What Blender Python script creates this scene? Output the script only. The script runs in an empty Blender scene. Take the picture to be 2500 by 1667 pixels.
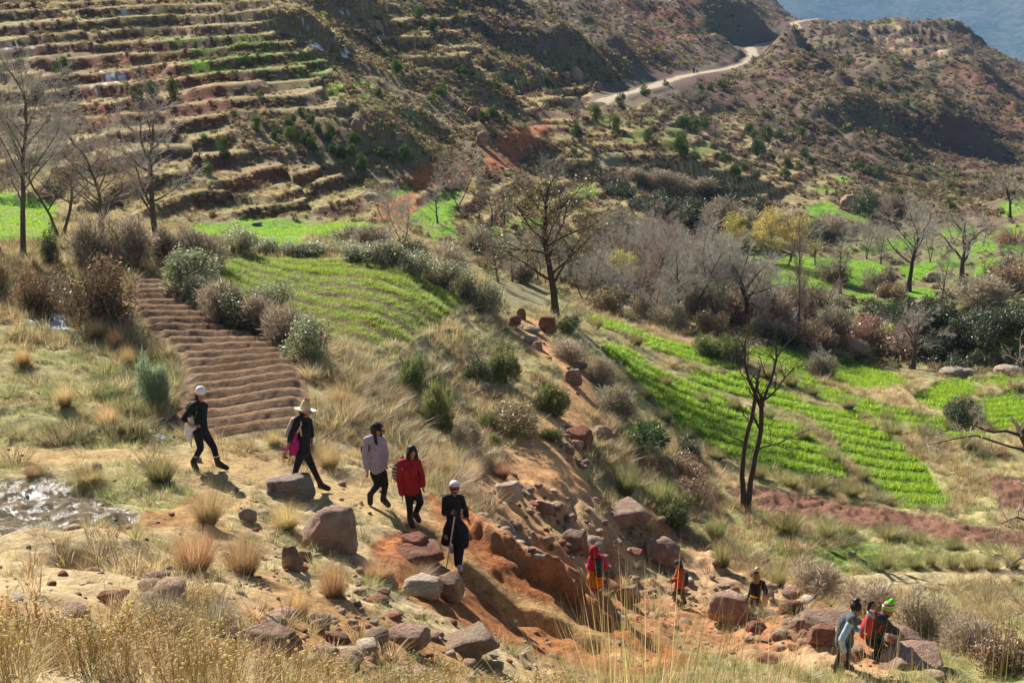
import bpy, bmesh, math, random, time
import numpy as np
from mathutils import Vector, Matrix, Euler

T0 = time.time()
SC = bpy.context.scene
COL = SC.collection
random.seed(7)
RNG = np.random.default_rng(7)

# ------------------------------------------------------------------ camera
F, PITCH, CX, CY = 3018.0, math.radians(15.0), 1250.0, 833.5
CP, SP = math.cos(PITCH), math.sin(PITCH)
cam_data = bpy.data.cameras.new('camera')
cam_data.sensor_width = 36.0
cam_data.lens = F / 2500.0 * 36.0
cam_data.clip_start = 0.1
cam_data.clip_end = 20000.0
cam = bpy.data.objects.new('camera', cam_data)
cam.location = (0, 0, 0)
cam.rotation_euler = (math.pi / 2 - PITCH, 0, 0)
COL.objects.link(cam)
SC.camera = cam

# ------------------------------------------------------------------ light
SUN_EL, SUN_AZ = math.radians(33.0), math.radians(-30.0)   # azimuth from +Y towards +X
world = bpy.data.worlds.new('World')
SC.world = world
world.use_nodes = True
wn = world.node_tree
bg = wn.nodes['Background']
sky = wn.nodes.new('ShaderNodeTexSky')
sky.sky_type = 'NISHITA'
sky.sun_disc = False
sky.sun_elevation = SUN_EL
sky.sun_rotation = SUN_AZ
sky.altitude = 1500
sky.dust_density = 1.0
wn.links.new(sky.outputs['Color'], bg.inputs['Color'])
bg.inputs['Strength'].default_value = 0.05
sun_data = bpy.data.lights.new('sun', 'SUN')
sun_data.energy = 5.0
sun_data.angle = math.radians(0.5)
sun_data.color = (1.0, 0.95, 0.87)
sun = bpy.data.objects.new('sun', sun_data)
sdir = Vector((math.sin(SUN_AZ) * math.cos(SUN_EL), math.cos(SUN_AZ) * math.cos(SUN_EL), math.sin(SUN_EL)))
sun.rotation_euler = sdir.to_track_quat('Z', 'Y').to_euler()
sun.location = (0, 0, 60)
COL.objects.link(sun)
SC.view_settings.view_transform = 'Standard'
SC.view_settings.look = 'None'
SC.view_settings.exposure = 1.15
SC.view_settings.gamma = 1.0
SC.cycles.max_bounces = 5
SC.cycles.diffuse_bounces = 2
SC.cycles.glossy_bounces = 2
SC.cycles.transmission_bounces = 3
SC.cycles.volume_bounces = 0
SC.cycles.transparent_max_bounces = 6
SC.cycles.use_denoising = True
SC.cycles.use_adaptive_sampling = True
SC.cycles.adaptive_threshold = 0.02

# ------------------------------------------------------------------ helpers
def tag(o, label=None, cat=None, group=None, kind=None):
    if label: o['label'] = label
    if cat: o['category'] = cat
    if group: o['group'] = group
    if kind: o['kind'] = kind
    return o

def link(o, parent=None):
    COL.objects.link(o)
    if parent is not None: o.parent = parent
    return o

def empty(name, loc=(0, 0, 0), rz=0.0, label=None, cat=None, group=None):
    o = bpy.data.objects.new(name, None)
    o.empty_display_size = 0.2
    o.location = loc
    o.rotation_euler = (0, 0, rz)
    COL.objects.link(o)
    return tag(o, label, cat, group)

def np_mesh(name, verts, tris=None, quads=None, mats=(), smooth=False):
    """mesh from numpy arrays, any mix of triangles and quads"""
    me = bpy.data.meshes.new(name)
    verts = np.asarray(verts, np.float32)
    tris = np.zeros((0, 3), np.int32) if tris is None else np.asarray(tris, np.int32).reshape(-1, 3)
    quads = np.zeros((0, 4), np.int32) if quads is None else np.asarray(quads, np.int32).reshape(-1, 4)
    nt, nq = len(tris), len(quads)
    me.vertices.add(len(verts)); me.vertices.foreach_set('co', verts.ravel())
    me.loops.add(nt * 3 + nq * 4)
    me.loops.foreach_set('vertex_index', np.concatenate([tris.ravel(), quads.ravel()]))
    me.polygons.add(nt + nq)
    st = np.concatenate([np.arange(nt) * 3, nt * 3 + np.arange(nq) * 4]).astype(np.int32)
    me.polygons.foreach_set('loop_start', st)
    if smooth: me.polygons.foreach_set('use_smooth', np.ones(nt + nq, bool))
    for m in mats: me.materials.append(m)
    me.update(calc_edges=True)
    return me

def set_col(me, cols, name='Col'):
    a = me.attributes.new(name, 'FLOAT_COLOR', 'POINT')
    c = np.ones((len(me.vertices), 4), np.float32); c[:, :3] = cols
    a.data.foreach_set('color', c.ravel())

def obj(name, me, parent=None, loc=None, rz=None, scale=None):
    o = bpy.data.objects.new(name, me)
    if loc is not None: o.location = loc
    if rz is not None: o.rotation_euler = (0, 0, rz)
    if scale is not None: o.scale = scale if hasattr(scale, '__len__') else (scale,) * 3
    return link(o, parent)

ORD = ['first', 'second', 'third', 'fourth', 'fifth', 'sixth', 'seventh', 'eighth', 'ninth', 'tenth', 'eleventh',
       'twelfth', 'thirteenth', 'fourteenth', 'fifteenth', 'sixteenth', 'seventeenth', 'eighteenth', 'nineteenth',
       'twentieth', 'twenty-first', 'twenty-second', 'twenty-third', 'twenty-fourth', 'twenty-fifth', 'twenty-sixth',
       'twenty-seventh', 'twenty-eighth', 'twenty-ninth', 'thirtieth', 'thirty-first', 'thirty-second', 'thirty-third',
       'thirty-fourth', 'thirty-fifth', 'thirty-sixth', 'thirty-seventh', 'thirty-eighth', 'thirty-ninth', 'fortieth']
def nth(k, n):
    if k == 0: return 'leftmost'
    if k == n - 1: return 'rightmost'
    return ORD[k] + ' from the left'

# ---- numpy value noise
_perm = RNG.random((256, 256)).astype(np.float32)
def vnoise(x, y):
    xi = np.floor(x).astype(np.int64); yi = np.floor(y).astype(np.int64)
    fx = (x - xi).astype(np.float32); fy = (y - yi).astype(np.float32)
    fx = fx * fx * fx * (fx * (fx * 6 - 15) + 10); fy = fy * fy * fy * (fy * (fy * 6 - 15) + 10)
    x0 = xi & 255; x1 = (xi + 1) & 255; y0 = yi & 255; y1 = (yi + 1) & 255
    a = _perm[x0, y0]; b = _perm[x1, y0]; c = _perm[x0, y1]; d = _perm[x1, y1]
    return (a + (b - a) * fx) * (1 - fy) + (c + (d - c) * fx) * fy
def fbm(x, y, sc, oct=4, gain=0.5, seed=0):
    """roughly -1..1"""
    s = np.zeros(np.shape(x), np.float32); amp = 1.0; tot = 0.0
    px, py = x / sc + 17.3 * seed, y / sc - 9.7 * seed
    for o in range(oct):
        s += amp * (vnoise(px, py) * 2 - 1); tot += amp
        amp *= gain
        px, py = px * 1.93 + py * 0.55 + 3.1, py * 1.93 - px * 0.55 + 7.7
    return s / tot * 1.6
def sstep(a, b, x):
    t = np.clip((x - a) / (b - a), 0, 1)
    return t * t * (3 - 2 * t)
def lerp(a, b, t):
    return a + (b - a) * t

# ---- picture point -> bearing (azimuth, slope) ; both are plain angles seen from the standpoint
def bearing(px, py):
    a = (np.asarray(px, float) - CX) / F; b = (CY - np.asarray(py, float)) / F
    x = a; y = CP + b * SP; z = -SP + b * CP
    r = np.hypot(x, y)
    return np.arctan2(x, y), z / r
def project(x, y, z):
    d = y * CP - z * SP; u = y * SP + z * CP
    d = np.maximum(d, 0.05)
    return CX + F * x / d, CY - F * u / d

# ------------------------------------------------------------------ materials
def new_mat(name):
    m = bpy.data.materials.new(name); m.use_nodes = True
    nt = m.node_tree
    for n in list(nt.nodes): nt.nodes.remove(n)
    out = nt.nodes.new('ShaderNodeOutputMaterial')
    return m, nt, out
def nd(nt, t, **kw):
    n = nt.nodes.new(t)
    for k, v in kw.items():
        if k in n.inputs: n.inputs[k].default_value = v
        else: setattr(n, k, v)
    return n
def ramp(nt, fac, stops):
    r = nt.nodes.new('ShaderNodeValToRGB')
    e = r.color_ramp.elements
    while len(e) < len(stops): e.new(0.5)
    for k, (p, c) in enumerate(stops):
        e[k].position = p; e[k].color = (*c, 1) if len(c) == 3 else c
    nt.links.new(fac, r.inputs[0])
    return r.outputs[0]
def mixc(nt, a, b, fac, mode='MIX'):
    m = nt.nodes.new('ShaderNodeMix'); m.data_type = 'RGBA'; m.blend_type = mode
    for s, v in ((m.inputs[6], a), (m.inputs[7], b), (m.inputs[0], fac)):
        if hasattr(v, 'is_output'): nt.links.new(v, s)
        elif isinstance(v, (tuple, list)): s.default_value = (*v, 1) if len(v) == 3 else v
        else: s.default_value = v
    return m.outputs[2]

def ground_material(name, bump1=0.5, bump2=0.25, sc1=1.6, sc2=9.0, sc3=40.0):
    m, nt, out = new_mat(name)
    L = nt.links.new
    bsdf = nd(nt, 'ShaderNodeBsdfPrincipled', Roughness=0.95)
    bsdf.inputs['Specular IOR Level'].default_value = 0.15
    at = nd(nt, 'ShaderNodeAttribute', attribute_name='Col')
    wet = nd(nt, 'ShaderNodeAttribute', attribute_name='Wet')
    tc = nd(nt, 'ShaderNodeTexCoord')
    n1 = nd(nt, 'ShaderNodeTexNoise', Scale=sc1, Detail=6.0, Roughness=0.65)
    n2 = nd(nt, 'ShaderNodeTexNoise', Scale=sc2, Detail=6.0, Roughness=0.7)
    n3 = nd(nt, 'ShaderNodeTexNoise', Scale=sc3, Detail=3.0, Roughness=0.7)
    for n in (n1, n2, n3): L(tc.outputs['Object'], n.inputs['Vector'])
    v1 = ramp(nt, n1.outputs[0], [(0.28, (0.62, 0.62, 0.62)), (0.72, (1.3, 1.3, 1.3))])
    v2 = ramp(nt, n2.outputs[0], [(0.3, (0.6, 0.58, 0.56)), (0.7, (1.35, 1.35, 1.35))])
    c = mixc(nt, at.outputs['Color'], v1, 1.0, 'MULTIPLY')
    c = mixc(nt, c, v2, 1.0, 'MULTIPLY')
    L(c, bsdf.inputs['Base Color'])
    b1 = nd(nt, 'ShaderNodeBump', Strength=bump1, Distance=0.25)
    b2 = nd(nt, 'ShaderNodeBump', Strength=bump2, Distance=0.06)
    L(n2.outputs[0], b1.inputs['Height']); L(n3.outputs[0], b2.inputs['Height'])
    L(b1.outputs[0], b2.inputs['Normal']); L(b2.outputs[0], bsdf.inputs['Normal'])
    mr = nd(nt, 'ShaderNodeMapRange')
    mr.inputs['From Min'].default_value = 0; mr.inputs['From Max'].default_value = 1
    mr.inputs['To Min'].default_value = 0.95; mr.inputs['To Max'].default_value = 0.27
    L(wet.outputs['Fac'], mr.inputs['Value']); L(mr.outputs[0], bsdf.inputs['Roughness'])
    sp = nd(nt, 'ShaderNodeMapRange')
    sp.inputs['To Min'].default_value = 0.12; sp.inputs['To Max'].default_value = 0.6
    L(wet.outputs['Fac'], sp.inputs['Value']); L(sp.outputs[0], bsdf.inputs['Specular IOR Level'])
    L(bsdf.outputs[0], out.inputs[0])
    return m
# ================================================================== TERRAIN
# measured sight lines: for a column of the view, (row, forward distance in metres)
COLS = {
 -200: [(1667,7),(1500,10),(1350,15),(1250,19),(1100,23.5),(1000,26),(800,33),(700,38),(620,44),(560,52),(500,71),(450,79),(400,85),(300,103),(200,120),(100,137),(0,154)],
 0: [(1667,7),(1500,10),(1350,15),(1250,19),(1100,23.5),(1000,26),(800,33),(700,38),(620,45),(560,55),(500,72),(450,80),(400,86),(300,104),(200,121),(100,138),(0,155)],
 250: [(1667,7.6),(1500,11),(1350,15.5),(1200,20),(1100,23.8),(1000,26.8),(850,32.5),(700,40),(620,47),(570,57),(520,77),(450,84),(400,88.5),(300,105),(200,122),(100,139),(0,156)],
 500: [(1667,8.5),(1500,12),(1350,16),(1200,21),(1140,23.3),(1030,27),(850,33.5),(680,42.5),(600,53),(560,66),(530,84),(490,86.5),(450,88.5),(400,91.5),(300,106),(200,123),(100,141),(0,160)],
 750: [(1667,10),(1500,14.2),(1400,17),(1200,22.4),(1000,27.8),(900,31.5),(800,38.5),(700,45),(640,50.5),(600,55.5),(560,68),(525,87),(470,91),(400,97),(300,114),(200,131),(100,148),(0,166)],
 1000: [(1667,12.3),(1500,16.5),(1400,18.7),(1290,21),(1200,24.0),(1100,28.5),(1000,33.4),(900,37.4),(830,39.6),(700,46.5),(650,50.5),(600,60),(560,72),(500,90),(450,104),(400,114),(300,130),(200,150),(100,185),(0,225)],
 1130: [(1667,13.5),(1500,17.8),(1400,20),(1330,21.5),(1220,26.2),(1100,32.4),(1000,37.2),(900,41.2),(800,45),(740,50),(690,58),(620,74),(560,88),(500,100),(450,111),(400,121),(300,140),(200,165),(100,210),(0,260)],
 1250: [(1667,15.2),(1550,18),(1480,20.2),(1390,21.4),(1340,24.8),(1250,28.9),(1150,32.4),(1050,36.4),(950,40.9),(850,46.6),(780,52.5),(740,59),(700,66),(660,74),(620,84),(560,98),(500,110),(450,120),(400,132),(300,155),(200,190),(100,245),(0,310)],
 1400: [(1667,16.2),(1580,18.6),(1530,20),(1465,21.2),(1430,26.2),(1380,28.5),(1300,30.8),(1200,33.3),(1100,36.5),(1000,40.9),(900,47),(850,51.6),(780,60.4),(700,79),(620,95),(560,109),(500,120),(450,131),(400,144),(300,170),(250,195),(200,222),(100,280),(0,360)],
 1550: [(1667,17),(1600,19.3),(1540,20.6),(1490,27),(1440,30.2),(1350,33.4),(1250,36.4),(1150,40.2),(1050,44.6),(950,51),(860,58),(780,69),(700,86),(620,102),(560,117),(500,129),(400,153),(300,185),(240,222),(200,248),(100,320),(0,410)],
 1820: [(1667,17.3),(1600,20.5),(1540,25),(1480,30.5),(1400,34),(1300,38),(1240,40.5),(1100,47),(1000,53),(900,60),(840,66),(780,78),(700,92),(640,108),(600,118),(550,132),(500,148),(400,185),(300,232),(200,305),(130,375),(100,405),(50,470),(0,520)],
 2000: [(1667,17.5),(1610,19.3),(1560,22.5),(1500,28),(1400,34.2),(1300,38.5),(1200,43.5),(1100,48),(1000,54.5),(930,61),(880,67),(840,73),(780,85),(700,97),(640,112),(560,137),(500,160),(400,202),(300,255),(200,325),(100,412),(55,465)],
 2150: [(1667,17.5),(1620,18.8),(1560,22.5),(1500,28),(1400,34.5),(1300,39),(1200,44),(1100,49),(1000,55.5),(940,61),(890,68),(850,76),(790,86),(740,92),(700,100),(640,117),(560,142),(500,170),(400,220),(300,280),(200,350),(100,430),(45,485)],
 2330: [(1667,17.8),(1560,23),(1500,28),(1400,34.5),(1300,38.6),(1200,43.6),(1100,48.5),(1000,55),(930,61),(890,69),(840,79),(780,87),(700,100),(640,114),(560,140),(500,172),(450,205),(400,240),(300,305),(200,372),(100,445),(60,478)],
 2500: [(1667,18),(1500,28),(1400,34),(1300,38),(1200,43),(1100,48),(1000,54),(930,60.5),(890,69),(830,80),(760,88),(700,98),(620,114),(560,134),(480,190),(400,262),(300,330),(200,398),(165,425)],
 2700: [(1667,18),(1500,28),(1400,34),(1300,38),(1200,43),(1100,48),(1000,54),(900,68),(830,80),(760,88),(700,98),(620,114),(560,134),(480,190),(400,262),(330,320),(270,360)],
}
pts = []
for cx_, lst in COLS.items():
    for (py_, D) in lst:
        az_, t_ = bearing(cx_, py_)
        r_ = D / math.cos(az_)
        pts.append((az_, math.log(r_), t_ * r_))
def wp(x, y, z): pts.append((math.atan2(x, y), math.log(math.hypot(x, y)), z))
for a in (-0.5, -0.3, -0.1, 0.1, 0.3, 0.5):
    wp(2.5 * math.sin(a), 2.5 * math.cos(a), -2.3 - 0.5 * max(a, 0))
for a in (-0.45, -0.25, -0.05): wp(5 * math.sin(a), 5 * math.cos(a), -3.25 - (a + 0.45) * 0.9)
for a, z in ((0.1, -4.4), (0.25, -4.7), (0.42, -5.0)):
    wp(6.5 * math.sin(a), 6.5 * math.cos(a), z)
    wp(10.5 * math.sin(a), 10.5 * math.cos(a), z - 2.2)
# beyond the crests
for a, r, z in ((-0.45, 260, 30), (-0.3, 280, 32), (-0.15, 300, 26), (-0.02, 420, 26), (0.06, 520, 26), (0.12, 620, 24),
                (-0.45, 520, 90), (-0.2, 560, 90), (0.0, 640, 70)):
    pts.append((a, math.log(r), z))
# right of the saddle the ground drops again behind the crest
for a, r, z in ((0.245, 700, -45), (0.30, 700, -70), (0.36, 690, -90), (0.42, 640, -110), (0.19, 660, 14), (0.47, 560, -120),
                (0.245, 545, -12), (0.30, 560, -16), (0.36, 545, -26), (0.42, 500, -34)):
    pts.append((a, math.log(r), z))
pts = np.array(pts)
KA = 3.2
def tps_fit(P, v, lam):
    n = len(P)
    d2 = ((P[:, None, :] - P[None]) ** 2).sum(-1)
    K = 0.5 * d2 * np.log(d2 + 1e-12)
    A = np.zeros((n + 3, n + 3)); A[:n, :n] = K + lam * np.eye(n)
    A[:n, n] = 1; A[:n, n + 1:] = P; A[n, :n] = 1; A[n + 1:, :n] = P.T
    return np.linalg.solve(A, np.concatenate([v, np.zeros(3)]))
TP = np.stack([pts[:, 0] * KA, pts[:, 1]], 1)
tv = pts[:, 2] / np.exp(pts[:, 1])                     # slope seen from the standpoint
TW = tps_fit(TP, tv, 2e-5)
def tps_eval(az, lr):
    az = np.clip(az, -0.49, 0.49)
    P = np.stack([az.ravel() * KA, lr.ravel()], 1)
    out = np.empty(len(P))
    for k in range(0, len(P), 40000):
        d2 = ((P[k:k + 40000, None, :] - TP[None]) ** 2).sum(-1)
        out[k:k + 40000] = (0.5 * d2 * np.log(d2 + 1e-12)) @ TW[:-3] + TW[-3] + P[k:k + 40000] @ TW[-2:]
    return out.reshape(az.shape)

AZ = np.concatenate([np.linspace(-0.95, -0.5, 40, endpoint=False), np.linspace(-0.5, 0.5, 780), np.linspace(0.5, 0.95, 41)[1:]])
def lsp(a, b, n): return np.exp(np.linspace(math.log(a), math.log(b), n, endpoint=False))
RR = np.concatenate([lsp(1.2, 6, 24), lsp(6, 15, 90), lsp(15, 60, 360), lsp(60, 250, 300), lsp(250, 560, 100), lsp(560, 760, 14), np.array([760.0])])
NA, NR = len(AZ), len(RR)
ga = np.linspace(-0.5, 0.5, 150)
gl = np.linspace(math.log(1.2), math.log(760), 330)
coarse = tps_eval(*np.meshgrid(ga, gl, indexing='ij'))
def bicubic(G, u, v):
    """Catmull-Rom on a separable grid"""
    def w(t): return np.stack([-.5*t+t*t-.5*t**3, 1-2.5*t*t+1.5*t**3, .5*t+2*t*t-1.5*t**3, -.5*t*t+.5*t**3], 0)
    ui = np.clip(np.floor(u).astype(int), 1, G.shape[0] - 3); vi = np.clip(np.floor(v).astype(int), 1, G.shape[1] - 3)
    wu, wv = w(u - ui), w(v - vi)
    rows = sum(wu[k][:, None] * G[ui - 1 + k] for k in range(4))
    return sum(wv[k][None] * rows[:, vi - 1 + k] for k in range(4))
uu = np.clip((np.clip(AZ, -0.49, 0.49) - ga[0]) / (ga[1] - ga[0]), 0, 149)
vv = np.clip((np.log(RR) - gl[0]) / (gl[1] - gl[0]), 0, 329)
TT = bicubic(coarse, uu, vv)
A2, R2 = np.meshgrid(AZ, RR, indexing='ij')
X2, Y2 = R2 * np.sin(A2), R2 * np.cos(A2)
Z2 = TT * R2
print('terrain base', round(time.time() - T0, 1))

def az_index(az): return np.interp(az, AZ, np.arange(NA))
def hit(px, py, rmin=2.0, rmax=1e9):
    """where the sight line of a picture point meets the ground"""
    az, t = bearing(px, py)
    f = float(az_index(az)); i = min(int(f), NA - 2); f -= i
    prof = (Z2[i] * (1 - f) + Z2[i + 1] * f) / RR
    j0 = int(np.searchsorted(RR, rmin))
    k = np.nonzero(prof[j0:] >= t)[0]
    if len(k) == 0: j = NR - 2; fr = 0.0
    else:
        j = j0 + k[0]
        if j == 0: fr = 0.0
        else:
            j -= 1; d = prof[j + 1] - prof[j]; fr = min(max((t - prof[j]) / d, 0), 1) if abs(d) > 1e-12 else 0.0
    r = RR[j] + (RR[j + 1] - RR[j]) * fr
    r = min(r, rmax)
    return np.array([r * math.sin(az), r * math.cos(az), t * r])
def ground(x, y):
    """terrain height at plan points"""
    x = np.asarray(x, float); y = np.asarray(y, float)
    r = np.hypot(x, y); az = np.arctan2(x, y)
    fi = np.clip(az_index(az), 0, NA - 1.001); fj = np.clip(np.interp(r, RR, np.arange(NR)), 0, NR - 1.001)
    i = fi.astype(int); j = fj.astype(int); a = fi - i; b = fj - j
    return (Z2[i, j] * (1 - a) + Z2[i + 1, j] * a) * (1 - b) + (Z2[i, j + 1] * (1 - a) + Z2[i + 1, j + 1] * a) * b
def line_world(pl): return np.array([hit(*p) if len(p) == 2 else hit(p[0], p[1], p[2]) for p in pl])

def box_idx(pl, m):
    """grid block round a plan polyline with margin m"""
    lo, hi = pl[:, :2].min(0) - m, pl[:, :2].max(0) + m
    r = np.hypot(X2, Y2)
    ins = (X2 > lo[0]) & (X2 < hi[0]) & (Y2 > lo[1]) & (Y2 < hi[1])
    return np.nonzero(ins)
def seg_dist(x, y, pl):
    """signed distance to a plan polyline (+ = left of its direction), parameter 0..1"""
    best = np.full(x.shape, 1e9); sg = np.zeros(x.shape); par = np.zeros(x.shape)
    n = len(pl) - 1
    for k in range(n):
        ax, ay = pl[k, :2]; bx, by = pl[k + 1, :2]
        dx, dy = bx - ax, by - ay; L2 = dx * dx + dy * dy + 1e-9
        t = np.clip(((x - ax) * dx + (y - ay) * dy) / L2, 0, 1)
        qx, qy = x - ax - t * dx, y - ay - t * dy
        d = np.hypot(qx, qy)
        m = d < best
        best = np.where(m, d, best); sg = np.where(m, np.sign(dx * qy - dy * qx), sg); par = np.where(m, (k + t) / n, par)
    return best * np.where(sg == 0, 1, sg), par

def ridge(pl_px, amp, wl, wr, taper=(0.15, 0.2)):
    """asymmetric crest; running down the picture its left side is wl wide, its right side wr"""
    pl = line_world(pl_px)
    I = box_idx(pl, 3 * max(wl, wr))
    s, p = seg_dist(X2[I], Y2[I], pl)
    # polyline runs towards the viewer: +s (left of direction) is screen right
    w = np.where(s > 0, wr, wl)
    n = fbm(X2[I], Y2[I], max(wl, wr) * 0.8, 3, seed=4)
    g = np.exp(-((np.abs(s) / w) ** 1.5)) * (1 + 0.25 * n)
    g *= sstep(0, taper[0], p) * sstep(1, 1 - taper[1], p) if taper[0] > 0 else sstep(1, 1 - taper[1], p)
    Z2[I] += amp * g
def bank(pl_px, h, w, fall, side=1, taper=0.12, rough=0.3):
    """step of height h beyond a line (side=1: left of its direction), levelling out over fall metres"""
    pl = line_world(pl_px)
    I = box_idx(pl, fall * 3 + w)
    s, p = seg_dist(X2[I], Y2[I], pl)
    s = s * side + rough * fbm(X2[I], Y2[I], 3.0, 3, seed=9)
    e = sstep(0, taper, p) * sstep(1, 1 - taper, p)
    Z2[I] += h * sstep(0, w, s) * np.exp(-np.maximum(s - w, 0) / fall) * e
def carve(pl_px, depth, w, p0=0.08, p1=0.08):
    pl = line_world(pl_px)
    I = box_idx(pl, w * 3)
    s, p = seg_dist(X2[I], Y2[I], pl)
    e = sstep(0, p0, p) * sstep(1, 1 - p1, p)
    Z2[I] -= depth * np.exp(-(s / w) ** 4) * e

# ---- far spurs and gullies
ridge([(640,-25),(700,60),(790,150),(850,235),(905,310),(965,410),(1000,470)], 3.6, 16, 5)
carve([(735,20),(800,110),(905,205),(1010,290),(1160,365)], 1.8, 5)
ridge([(830,20),(905,75),(985,112),(1100,190),(1264,268)], 4.2, 12, 5)
ridge([(1075,-20),(1180,45),(1290,110),(1390,165),(1470,205)], 6.5, 20, 13)
ridge([(1330,20),(1420,80),(1510,150),(1560,185)], 4, 9, 7)
ridge([(1600,-15),(1690,60),(1760,125)], 6, 14, 13)
ridge([(1720,-10),(1770,50),(1826,108)], 7.5, 20, 14, (0.1, 0.1))
ridge([(1836,128),(1935,215),(2035,300),(2130,372),(2245,450)], 9, 18, 8, (0.1, 0.35))
ridge([(1945,70),(2011,120),(2085,175),(2156,231),(2250,300),(2337,361),(2440,430)], 7, 20, 9, (0.1, 0.3))
ridge([(2290,120),(2360,200),(2420,270),(2500,345),(2560,400)], 6.5, 16, 9, (0.3, 0.3))
ridge([(2100,110),(2200,200),(2300,290),(2380,350)], 3, 16, 9, (0.3, 0.3))
ridge([(1480,300),(1560,360),(1640,420),(1700,470)], 2.4, 8, 6)
ridge([(1640,330),(1720,400),(1790,450),(1850,480)], 1.8, 9, 7)
ridge([(1330,330),(1400,390),(1450,440)], 1.8, 7, 5)
ridge([(1180,280),(1250,320),(1330,370)], 1.5, 8, 4)
# middle distance noise on the hills
far = sstep(75, 130, R2)
Z2 += far * (0.9 * fbm(X2, Y2, 16, 4, seed=1) + 0.35 * fbm(X2, Y2, 4.0, 3, seed=2)) * np.clip(R2 / 170, 0.5, 2.0)
# ---- the track is cut into the slope as a level ledge
ROAD = [(1448,270,190),(1459,258,195),(1480,243,204),(1517,231,215),(1589,213,240),(1625,199,254),(1679,184,275),(1776,168,305),(1823,155,330),(1841,137,345),(1831,116,372),(1867,107,392),(1917,98,410),(1925,80,438),(1950,69,455),(1938,57,480),(1957,51,490),(2033,42,505)]
def at_depth(px, py, D):
    az, t = bearing(px, py); r = D / math.cos(az); return np.array([r * math.sin(az), D, t * r])
road_w = np.array([at_depth(*q) for q in ROAD])
I = box_idx(road_w, 45)
s, p = seg_dist(X2[I], Y2[I], road_w)
zr = np.interp(p, np.linspace(0, 1, len(road_w)), road_w[:, 2])
d = np.abs(s); e = sstep(0.0, 0.05, p) * sstep(1.0, 0.97, p); IR, dR = I, d.copy()
Z2[I] += (zr - Z2[I]) * (1 - sstep(1.5, 14, d)) * e * .85
Z2[I] = Z2[I] + (zr - Z2[I]) * (1 - sstep(2.6, 3.6, d)) * e
m_road = np.zeros(X2.shape, np.float32)
m_road[I] = (1 - sstep(1.0, 1.7, d + .35 * fbm(X2[I], Y2[I], 5, 2, seed=6))) * e
PX2, PY2 = project(X2, Y2, Z2)

def poly_mask(poly, soft=4.0, noise=0.0, nsc=3.0, dmin=0, dmax=1e9, seed=3):
    """0..1 mask of the ground seen inside an outline, with a soft uneven edge"""
    poly = np.array(poly, float)
    lo, hi = poly.min(0) - soft - noise, poly.max(0) + soft + noise
    out = np.zeros(X2.shape, np.float32)
    I = np.nonzero((PX2 > lo[0]) & (PX2 < hi[0]) & (PY2 > lo[1]) & (PY2 < hi[1]) & (Y2 > dmin) & (Y2 < dmax))
    if len(I[0]) == 0: return out
    x, y = PX2[I], PY2[I]
    ins = np.zeros(x.shape, bool); best = np.full(x.shape, 1e9)
    n = len(poly)
    for k in range(n):
        ax, ay = poly[k]; bx, by = poly[(k + 1) % n]
        c = ((ay > y) != (by > y)) & (x < (bx - ax) * (y - ay) / (by - ay + 1e-12) + ax)
        ins ^= c
        dx, dy = bx - ax, by - ay
        t = np.clip(((x - ax) * dx + (y - ay) * dy) / (dx * dx + dy * dy + 1e-9), 0, 1)
        best = np.minimum(best, np.hypot(x - ax - t * dx, y - ay - t * dy))
    sd = np.where(ins, best, -best)
    if noise: sd = sd + noise * fbm(X2[I], Y2[I], nsc, 3, seed=seed)
    out[I] = sstep(-soft, soft, sd)
    return out
def line_mask(pl_px, w0, w1=None, soft=0.5, rough=0.3, nsc=1.5):
    """mask along a plan line of half-width w (metres)"""
    w1 = w0 if w1 is None else w1
    pl = line_world(pl_px)
    out = np.zeros(X2.shape, np.float32)
    I = box_idx(pl, max(w0, w1) + soft + rough + 1)
    s, p = seg_dist(X2[I], Y2[I], pl)
    d = np.abs(s) + rough * fbm(X2[I], Y2[I], nsc, 3, seed=6)
    w = lerp(w0, w1, p)
    out[I] = 1 - sstep(w - soft * 0.5, w + soft * 0.5, d)
    return out

# ---- terraces on the far slopes
def terraces(mask, h, jitter, nsc, tread=0.86, seg=30.0, seed=11, axis=(1, 0.2), tilt=0.0):
    """cut the slope into level treads h apart; runs break up sideways every seg metres"""
    global Z2
    u = X2 * axis[0] + Y2 * axis[1] * 0.15
    cell = np.floor(u / seg + 0.7 * fbm(X2, Y2, seg * 1.2, 2, seed=seed))
    off = (np.sin(cell * 12.9898 + seed) * 43758.5453) % 1.0
    q = (Z2 - tilt * X2) / h + off * 0.9 + jitter * fbm(X2, Y2, nsc, 3, seed=seed + 1)
    k = np.floor(q); f = q - k
    fz = np.where(f < tread, f * 0.12 / tread, 0.12 + (f - tread) / (1 - tread) * 0.88)   # tread gently sloped, then riser
    znew = Z2 + (k + fz - q) * h
    Z2 = Z2 + (znew - Z2) * mask
    return f, mask
m_terrA = np.maximum(poly_mask([(-400,-80),(640,-40),(700,60),(800,160),(850,240),(880,300),(760,330),(900,420),(900,520),(640,525),(300,520),(-400,470)], 14, 14, 9, dmin=72),0)
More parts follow.
